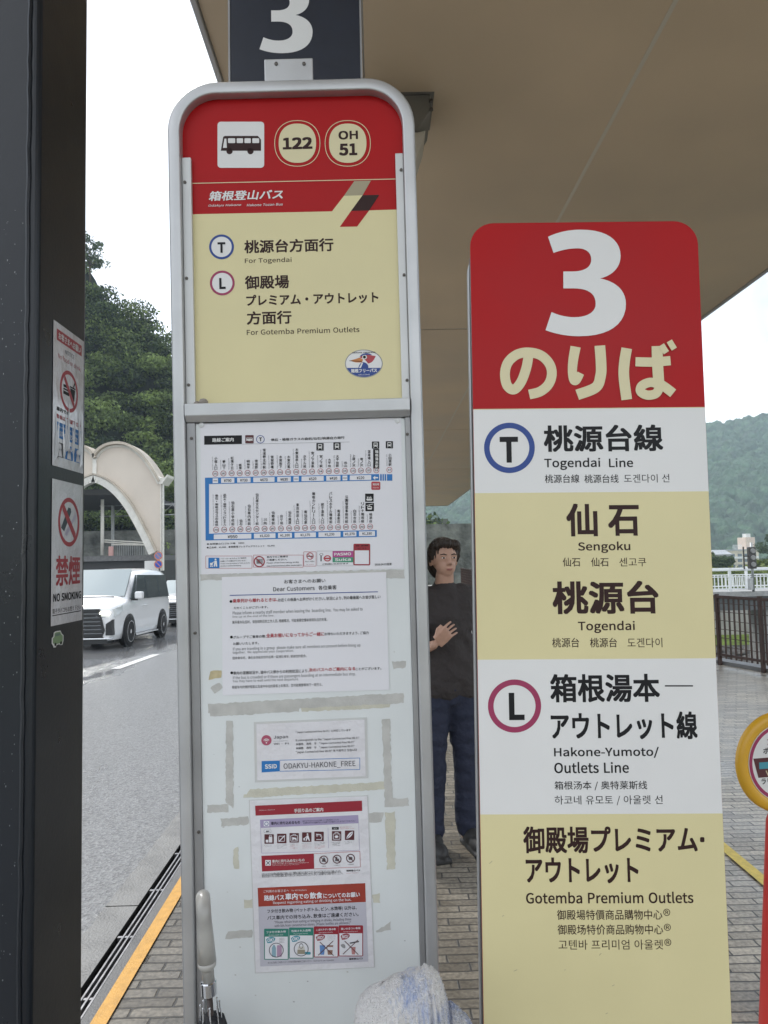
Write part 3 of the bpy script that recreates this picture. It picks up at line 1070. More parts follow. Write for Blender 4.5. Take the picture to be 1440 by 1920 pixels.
def make_car(name, label, Ln, W, H, hood, belt, paint, cowl, roof_f, roof_r, tail, group=None, fancy=True):
    """x runs forward from the tail (0) to the nose (Ln); y to the car's left"""
    t = empty(name)
    tag(t, label, 'car', group)
    hw = W / 2
    def sec(wl, wb, wt, zt, zb_=.22, inset=.0):
        return [(wl * .93, zb_), (wl, zb_ + .16), (wb, .62), (wb * .985, belt if zt > belt else min(belt, zt - .06)),
                (wt + (.04 if zt > belt else .0), zt - .10 if zt > belt else zt - .03), (wt * .86, zt - .02), (wt * .4, zt), (0, zt + .008)]
    st = [(0.0, sec(hw * .86, hw * .88, hw * .72, tail * H)),
          (.10, sec(hw * .95, hw * .96, hw * .78, H * .965)),
          (.55, sec(hw, hw, hw * .82, H * .99)),
          (roof_r, sec(hw, hw, hw * .84, H)),
          (roof_f, sec(hw, hw, hw * .82, H * .985)),
          (cowl, sec(hw, hw, hw * .86, belt + .02)),
          (Ln - .35, sec(hw * .99, hw * .985, hw * .80, hood)),
          (Ln - .10, sec(hw * .93, hw * .94, hw * .74, hood - .10)),
          (Ln - .02, sec(hw * .88, hw * .90, hw * .68, hood - .17)),
          (Ln, sec(hw * .84, hw * .86, hw * .66, hood - .22))]
    # keep the middle sections' greenhouse narrower than the body
    loft(st, None, paint, 'body', t)
    zt = H
    wt = hw * .83
    # side glass: leaning panes a hair outside the hull
    def side(x0, x1, x0t, x1t, sgn, nm, m=M_GLASS, z0=None, z1=None):
        z0 = z0 or belt + .03
        z1 = z1 or H - .20
        f = (z1 - belt) / (H - .10 - belt)
        ya = hw * .985 + .012
        yb = hw * .985 + (wt + .04 - hw * .985) * f + .012
        mb = MB()
        p = [(x0, ya, z0), (x1, ya, z0), (x1t, yb, z1), (x0t, yb, z1)]
        q = [(x, y - .02, z) for x, y, z in p]
        mb.add([(x, sgn * y, z) for x, y, z in p + q], [(0, 1, 2, 3), (4, 7, 6, 5), (0, 4, 5, 1), (1, 5, 6, 2), (2, 6, 7, 3), (3, 7, 4, 0)])
        return mb.build(nm, m, t)
    for s in (1, -1):
        a, b = .35, cowl - .12
        xs_ = [a, a + (b - a) * .28, a + (b - a) * .62, b - .28]
        side(xs_[0], xs_[1] - .02, xs_[0] + .12, xs_[1] - .02, s, 'side_window')
        side(xs_[1] + .03, xs_[2] - .02, xs_[1] + .03, xs_[2] - .02, s, 'side_window')
        side(xs_[2] + .03, xs_[3], xs_[2] + .03, max(xs_[2] + .1, min(xs_[3] - .25, roof_f + .12)), s, 'side_window')
        side(xs_[3] + .04, b + .1, min(xs_[3] - .15, roof_f + .2), min(xs_[3] - .1, roof_f + .25), s, 'quarter_window')
    # windscreen
    mb = MB()
    f0, f1 = .08, .94
    def ws(f, y):
        x = cowl + (roof_f - cowl) * f
        z = belt + .03 + (H * .985 - belt - .03) * f
        return Vector((x + .035, y, z + .028))
    y0_, y1_ = hw * .84, hw * .72
    P = []
    for f in (f0, .4, .7, f1):
        yy_ = y0_ + (y1_ - y0_) * f
        for u in (-1, -.5, 0, .5, 1):
            p = ws(f, yy_ * u)
            p.x += .05 * (1 - u * u)
            P.append(p)
    mb.add(P, [(r * 5 + c, r * 5 + c + 1, r * 5 + c + 6, r * 5 + c + 5) for r in range(3) for c in range(4)])
    mb.add([p - Vector((.03, 0, .03)) for p in P], [(r * 5 + c, r * 5 + c + 1, r * 5 + c + 6, r * 5 + c + 5) for r in range(3) for c in range(4)])
    mb.build('windscreen', M_GLASSF, t, smooth=True, fix=False)
    MB().tube([ws(.03, -.5) + Vector((.05, 0, .01)), ws(.06, 0) + Vector((.09, 0, .01)), ws(.05, .55) + Vector((.05, 0, .01))], .014, 6).build('wiper', M_TRIM, t)
    # wheels with arches
    rw_ = .36
    for x in (.98, Ln - .94):
        for s in (1, -1):
            MB().lathe([(.001, 0), (rw_ + .06, 0), (rw_ + .06, .012), (.001, .0125)], 30, axis='y',
                       M=Matrix.Translation((x, s * (hw + .004) - (.012 if s > 0 else 0), rw_ + .01))).build('wheel_arch', M_TRIM, t)
            wl = empty('wheel', (x, s * (hw - .06), rw_))
            wl.parent = t
            k = s
            MB().lathe([(.22, -.10), (rw_ - .03, -.11), (rw_, -.08), (rw_, .07), (rw_ - .03, .10), (.25, .10)], 32, axis='y').build('tyre', M_TYRE, wl, smooth=True)
            mb = MB()
            mb.lathe([(.262, -.105), (.262, .104), (.24, .104), (.235, .03), (.23, -.10)], 32, axis='y')
            for q in range(10):
                a = 2 * math.pi * q / 10
                mb.box(-.018, k * .075 - .015, .03, .018, k * .075 + .015, .245, M=Matrix.Rotation(a, 4, 'Y'))
            mb.lathe([(.001, k * .06), (.06, k * .06), (.055, k * .10), (.001, k * .101)], 14, axis='y')
            mb.build('rim', M_RIM, wl)
    for s in (1, -1):
        # mirror on a stalk
        m_ = MB()
        m_.box(cowl - .32, s * (hw + .05), belt + .04, cowl - .14, s * (hw + .24), belt + .22)
        mo = m_.build('mirror', paint, t, bevel=.035)
        MB().box(cowl - .27, min(s * (hw - .04), s * (hw + .10)), belt + .0, cowl - .2, max(s * (hw - .04), s * (hw + .10)), belt + .05).build('mirror_stalk', M_TRIM, mo)
        for xh in (cowl - 1.02, cowl - 1.22):
            MB().box(xh - .09, s * hw + .004 if s > 0 else -hw - .03, belt - .16, xh + .07, s * hw + .03 if s > 0 else -hw - .004, belt - .125).build('door_handle', paint, t, bevel=.008)
        MB().box(1.4, s * hw - .01 if s > 0 else -hw - .012, .225, Ln - 1.4, s * hw + .012 if s > 0 else -hw + .01, .262).build('sill_trim', M_CHROME, t)
        # headlamps wrap round the corner
        xl = Ln - .02
        lam = MB()
        lam.add([(Ln - .02, s * hw * .52, hood - .26), (Ln - .04, s * hw * .72, hood - .22), (Ln - .14, s * hw * .92, hood - .18), (Ln - .42, s * (hw * 1.0 + .004), hood - .10),
                 (Ln - .40, s * (hw * 1.0 + .006), hood - .24), (Ln - .12, s * (hw * .955), hood - .36), (Ln + .005, s * hw * .72, hood - .36), (Ln + .02, s * hw * .52, hood - .34)],
                [(0, 1, 6, 7), (1, 2, 5, 6), (2, 3, 4, 5)])
        hl = lam.build('headlight', M_LAMPG, t)
        so_ = hl.modifiers.new('thick', 'SOLIDIFY')
        so_.thickness = .03
        so_.offset = 0
        MB().box(Ln - .10, min(s * hw * .60, s * hw * .86), hood - .30, Ln + .032, max(s * hw * .60, s * hw * .86), hood - .24).build('lamp_unit', M_LAMP, hl, bevel=.01)
    # tall grille with dark slats, corner vents and bright chin
    g0, g1 = .31, hood - .17
    mb = MB()
    mb.prism([(-hw * .60, g1), (hw * .60, g1), (hw * .74, g0 + .14), (hw * .68, g0), (-hw * .68, g0), (-hw * .74, g0 + .14)], Ln - .06, Ln + .03, 'yz')
    gr = mb.build('grille', M_TRIM, t)
    for k in range(6):
        z = g0 + .07 + (g1 - g0 - .1) * k / 6
        yw = hw * (.69 - .1 * k / 6)
        mb = MB()
        mb.box(Ln + .031, -yw, z, Ln + .045, yw, z + .022)
        mb.build('grille_bar', mat('dark_chrome', (.16, .165, .18), .2, 1.0), gr)
    for s in (1, -1):
        mb = MB()
        yv = sorted((s * hw * .76, s * hw * .93))
        mb.prism([(yv[0], .34), (yv[1], .34), (yv[1], hood - .42), (yv[0], hood - .52)] if s > 0 else [(yv[0], .34), (yv[1], .34), (yv[1], hood - .52), (yv[0], hood - .42)], Ln - .14, Ln + .012, 'yz')
        mb.build('corner_vent', M_TRIM, t)
    MB().box(Ln - .12, -hw * .9, .245, Ln + .04, hw * .9, .285).build('chin_bar', M_CHROME, t, bevel=.012)
    MB().box(Ln - .30, -hw * .8, .14, Ln - .02, hw * .8, .24).build('underbody', M_TRIM, t)
    MB().box(.4, -hw * .85, .16, Ln - .3, hw * .85, .23).build('floor_pan', M_TRIM, t)
    # rear
    for s in (1, -1):
        ys_ = sorted((s * hw * .6, s * hw * .87))
        MB().box(-.01, ys_[0], .95, .08, ys_[1], 1.2).build('tail_light', mat('tail_lamp', (.4, .02, .02), .2), t, bevel=.01)
    MB().box(-.012, -hw * .55, belt + .12, .14, hw * .55, H * tail - .14).build('rear_window', M_GLASS, t, bevel=.01)
    return t
van = make_car('white_minivan', 'white minivan with black barred grille and lit headlights on the wet road', 4.58, 1.86, 1.94, 1.12, 1.10, M_WPAINT, 3.62, 2.72, 1.2, .93)
def park(o, x, y, yaw=0):
    pitch = math.atan(.0266)
    o.matrix_world = Matrix.Translation((x, y, road_z(y))) @ Matrix.Rotation(R(-90 + yaw), 4, 'Z') @ Matrix.Rotation(-pitch, 4, 'Y') 
park(van, -7.03, 21.2)
car2 = make_car('grey_car', 'silver grey car half hidden behind the white minivan on the road', 4.5, 1.78, 1.62, .98, .96, M_GPAINT, 3.3, 2.55, 1.3, .86)
p = at_y(333, 1190, 27)
park(car2, -7.1, 28.9)

# ------------------------------------------------------------------ riverside fence
M_RUST = mat('rust_brown_paint', (0.05, 0.026, 0.02), .55, var=.35, vscale=14, bump=.3, bscale=60)
fp = [(edge_x(y) - .16, y) for y in (-3.0, 1.0, 4.6, 8.2, 9.3, 10.0, 11.5, 14.0, 17.0, 20.0, 24.0, 28.0, 32.0, 36.0)]
t = empty('river_fence', (4.9, 9.3, 0))
tag(t, 'rust brown grid fence of thick posts and thin bars along the river edge', 'fence')
def fk(o):
    o.parent = t
    o.matrix_parent_inverse = Matrix.Translation((4.9, 9.3, 0)).inverted()
    return o
mb, mw = MB(), MB()
FH = .95
acc = 0
for (x0, y0), (x1, y1) in zip(fp, fp[1:]):
    d = math.hypot(x1 - x0, y1 - y0)
    a = math.atan2(y1 - y0, x1 - x0)
    Mx = Matrix.Translation((x0, y0, 0)) @ Matrix.Rotation(a, 4, 'Z')
    mw.box(0, -.02, FH - .02, d, .02, FH + .02, M=Mx)
    mw.box(0, -.014, .13, d, .014, .165, M=Mx)
    for z in (.26, .38, .50, .62, .74, .86):
        mw.box(0, .013, z, d, .021, z + .008, M=Mx)
    s = 0.0
    k = 0
    while s < d:
        if k % 11 == 0:
            fk(MB().box(-.021, -.021, -.02, .021, .021, FH + .04, M=Mx @ Matrix.Translation((s, 0, 0))).build('post', M_RUST))
        else:
            mb.box(s - .009, -.009, .10, s + .009, .009, FH - .021, M=Mx)
        s += .088
        k += 1
fk(mw.build('rail', M_RUST))
fk(mb.build('bar', M_RUST))

# ------------------------------------------------------------------ lettering
GL = {}
def load_glyphs(strings):
    """every character once: Latin from the outlines above, the rest from the builtin font"""
    for row in LATIN.split('\n'):
        ch, rest = row[0], row[1:]
        adv, loops = rest.split(':', 1)
        GL[ch] = [[[tuple(float(q) / 361.5 for q in p.split(',')) for p in lp.split(' ')] for lp in loops.split('/')], float(adv) / 361.5]
    tmp = []
    for ch, (loops, adv) in list(GL.items()):
        cu = bpy.data.curves.new('g', 'CURVE')
        cu.dimensions = '2D'
        cu.fill_mode = 'BOTH'
        for lp in loops:
            s = cu.splines.new('POLY')
            s.points.add(len(lp) - 1)
            for i, (x, y) in enumerate(lp):
                s.points[i].co = (x, y, 0, 1)
            s.use_cyclic_u = True
        o = bpy.data.objects.new('g', cu)
        COL.objects.link(o)
        tmp.append((ch, o, adv, 1.0))
    need = sorted({c for s in strings for c in s if c not in GL and not c.isspace()})
    for ch in ['桃'] + need:
        cu = bpy.data.curves.new('g', 'FONT')
        cu.body = ch
        cu.size = 1
        cu.resolution_u = 3
        o = bpy.data.objects.new('g', cu)
        COL.objects.link(o)
        tmp.append((ch, o, 1.0, 0.0))
    dg = bpy.context.evaluated_depsgraph_get()
    dg.update()
    s0 = None
    for ch, o, adv, sc_ in tmp:
        me = bpy.data.meshes.new_from_object(o.evaluated_get(dg))
        v = np.array([q.co[:2] for q in me.vertices], float).reshape(-1, 2)
        f = [tuple(p.vertices) for p in me.polygons]
        if sc_ == 0.0:
            if s0 is None:
                s0 = 0.92 / (v[:, 1].max() - v[:, 1].min())
            v = v * s0
            if len(v):
                if '가' <= ch <= '힣':
                    adv = 0.93
                dx = 0.0
                if ch in '、。':
                    adv = 0.6
                v[:, 0] += dx
        GL[ch] = (v, f, adv)
        cu = o.data
        bpy.data.objects.remove(o)
        bpy.data.curves.remove(cu)
        bpy.data.meshes.remove(me)
    GL[' '] = (np.zeros((0, 2)), [], 0.28)
    GL['　'] = (np.zeros((0, 2)), [], 1.0)

class Print:
    """flat printing on a surface; at(x, y) gives the place on the surface"""
    def __init__(self, at, w0=0.0004):
        self.at, self.w0 = at, w0
        self.v, self.f, self.m = [], [], []
        self.mats = []
    def mi(self, m):
        if m not in self.mats:
            self.mats.append(m)
        return self.mats.index(m)
    def raw(self, pts, faces, m, layer, k=0):
        b = len(self.v)
        w_ = self.w0 + layer * 0.00025 + k * 0.00002
        self.v += [(p[0], -w_, p[1]) for p in pts]
        self.f += [tuple(i + b for i in f) for f in faces]
        self.m += [self.mi(m)] * len(faces)
    def poly(self, pts, m, layer=1):
        q = [self.at(*p) for p in pts]
        self.raw(q, [tuple(range(len(q)))], m, layer)
    def rect(self, x0, y0, x1, y1, m, layer=1, r=0):
        self.poly(rrect(x0, y0, x1, y1, r, 4) if r else [(x0, y0), (x1, y0), (x1, y1), (x0, y1)], m, layer)
    def ell(self, cx, cy, rx, ry, m, layer=1, n=40, p=2.0):
        q = []
        for k in range(n):
            a = 2 * math.pi * k / n
            c, s = math.cos(a), math.sin(a)
            q.append((cx + rx * math.copysign(abs(c) ** (2 / p), c), cy + ry * math.copysign(abs(s) ** (2 / p), s)))
        self.poly(q, m, layer)
    def ring(self, cx, cy, rx, ry, t, m, layer=1, n=40, p=2.0):
        a_, b_ = [], []
        for k in range(n):
            a = 2 * math.pi * k / n
            c, s = math.cos(a), math.sin(a)
            c, s = math.copysign(abs(c) ** (2 / p), c), math.copysign(abs(s) ** (2 / p), s)
            a_.append(self.at(cx + rx * c, cy + ry * s))
            b_.append(self.at(cx + (rx - t) * c, cy + (ry - t * ry / rx) * s))
        self.raw(a_ + b_, [(k, (k + 1) % n, n + (k + 1) % n, n + k) for k in range(n)], m, layer)
    def stroke(self, pts, wd, m, layer=1, k=0):
        """a brush stroke of even width along a smooth path"""
        q = []
        n = len(pts)
        for i in range(n - 1):
            p0, p1, p2, p3 = pts[max(0, i - 1)], pts[i], pts[i + 1], pts[min(n - 1, i + 2)]
            for s in range(8 if n > 2 else 1):
                t = s / 8
                q.append(tuple(.5 * (2 * p1[c] + (p2[c] - p0[c]) * t + (2 * p0[c] - 5 * p1[c] + 4 * p2[c] - p3[c]) * t * t + (3 * p1[c] - p0[c] - 3 * p2[c] + p3[c]) * t ** 3) for c in (0, 1)))
        q.append(pts[-1])
        A, B = [], []
        for i, p in enumerate(q):
            a, b = q[max(0, i - 1)], q[min(len(q) - 1, i + 1)]
            d = math.hypot(b[0] - a[0], b[1] - a[1]) or 1
            ww = (wd[0] + (wd[1] - wd[0]) * i / (len(q) - 1)) if isinstance(wd, tuple) else wd
            nx, ny = -(b[1] - a[1]) / d * ww / 2, (b[0] - a[0]) / d * ww / 2
            A.append(self.at(p[0] + nx, p[1] + ny))
            B.append(self.at(p[0] - nx, p[1] - ny))
        for i in range(len(q) - 1):             # a stroke may cross itself: every piece lies a hair above the last
            self.raw([A[i], A[i + 1], B[i + 1], B[i]], [(0, 1, 2, 3)], m, layer, k + i * .12)
    def line(self, x0, y0, x1, y1, t, m, layer=1):
        d = math.hypot(x1 - x0, y1 - y0) or 1
        nx, ny = -(y1 - y0) / d * t / 2, (x1 - x0) / d * t / 2
        self.poly([(x0 + nx, y0 + ny), (x1 + nx, y1 + ny), (x1 - nx, y1 - ny), (x0 - nx, y0 - ny)], m, layer)
    def frame(self, x0, y0, x1, y1, t, m, layer=1):
        self.line(x0, y0, x1, y0, t, m, layer)
        self.line(x0, y1, x1, y1, t, m, layer)
        self.line(x0, y0 + t / 2, x0, y1 - t / 2, t, m, layer)
        self.line(x1, y0 + t / 2, x1, y1 - t / 2, t, m, layer)
    def text(self, s, box, m, bold=0.0, layer=2, sh=0.0, rot=0, keep=False):
        """s fitted into the box; rot=90 reads upwards"""
        x0, y0, x1, y1 = box
        l_, r_ = self.at(x0, (y0 + y1) / 2), self.at(x1, (y0 + y1) / 2)
        t_, b_ = self.at((x0 + x1) / 2, y0), self.at((x0 + x1) / 2, y1)
        W = math.hypot(r_[0] - l_[0], r_[1] - l_[1])
        H = math.hypot(t_[0] - b_[0], t_[1] - b_[1])
        if rot:
            W, H = H, W
        else:                                  # the box was read off a slightly tilted line
            H = max(.62 * H, H - .75 * abs(r_[1] - l_[1]))
        cx, cy = (l_[0] + r_[0] + t_[0] + b_[0]) / 4, (l_[1] + r_[1] + t_[1] + b_[1]) / 4
        V, F, x = [], [], 0.0
        for ch in s:
            v, f, adv = GL[ch]
            if len(v):
                k = sum(len(q) for q in V)
                q = v.copy()
                q[:, 0] += x
                V.append(q)
                F += [tuple(i + k for i in g) for g in f]
            x += adv
        if not V:
            return
        V = np.concatenate(V)
        V[:, 0] += sh * V[:, 1]
        mn, mx = V.min(0), V.max(0)
        sx = W / max(1e-6, mx[0] - mn[0] + 2 * bold)
        sy = H / max(1e-6, mx[1] - mn[1] + 2 * bold)
        if keep:
            sx = min(sx, sy)
        C = (V - (mn + mx) / 2) * np.array([sx, sy])
        if rot:
            C = np.stack([-C[:, 1], C[:, 0]], 1)
            sx, sy = sy, sx
        offs = [(0, 0)]
        if bold:
            offs += [(a, b) for a in (-1, 0, 1) for b in (-1, 0, 1) if a or b]
        for k, (a, b) in enumerate(offs):
            n_ = 1.0
            q = C + np.array([cx + a * bold * sx * n_, cy + b * bold * sy * n_])
            self.raw(q.tolist(), F, m, layer, k)
    def column(self, s, x, y0, y1, wd, m, layer=2, bold=0.0):
        """characters stacked downwards"""
        n = len(s)
        h = (y1 - y0) / n
        for i, ch in enumerate(s):
            if ch.isspace():
                continue
            c = '|' if ch in 'ー-' else ch
            ww = wd * (0.18 if c == '|' else 1) * (0.35 if c in '・' else 1)
            hh = h * 0.88 * (0.35 if c in '・' else 1)
            yc = y0 + h * (i + 0.5)
            self.text(c, (x - ww / 2, yc - hh / 2, x + ww / 2, yc + hh / 2), m, bold, layer)
    def build(self, name, parent):
        me = bpy.data.meshes.new(name)
        me.from_pydata(self.v, [], self.f)
        for m in self.mats:
            me.materials.append(m)
        me.polygons.foreach_set('material_index', self.m)
        me.update()
        o = bpy.data.objects.new(name, me)
        COL.objects.link(o)
        o.parent = parent
        return o

class Surf:
    """a flat face: local x runs right, local z up, local -y towards the reader"""
    def __init__(self, M):
        self.M, self.I = M, M.inverted()
    def at(self, x, y, w=0.0):
        o = self.I @ CAM_LOC
        d = self.I.to_3x3() @ ray(x, y)
        t = (-w - o.y) / d.y
        p = o + d * t
        return (p.x, p.z)
    def mapper(self, w=0.0, ox=0.0, oy=0.0, s=1.0):
        return lambda x, y: self.at(ox + x / s, oy + y / s, w)
    def sheet(self, corners, w):
        """matrix of a sheet lying on this face with its four photographed corners (TL TR BR BL), and its local size"""
        P = [self.M @ Vector((*(lambda q: (q[0], -w, q[1]))(self.at(x, y, w)),)) for x, y in corners]
        o = sum(P, Vector()) / 4
        ex = ((P[1] - P[0]) + (P[2] - P[3])).normalized()
        n = -(self.M.to_3x3() @ Vector((0, 1, 0))).normalized()
        ey = n.cross(ex).normalized()
        M = Matrix((ex, -n, ey)).transposed().to_4x4()
        M.translation = o
        return Surf(M)

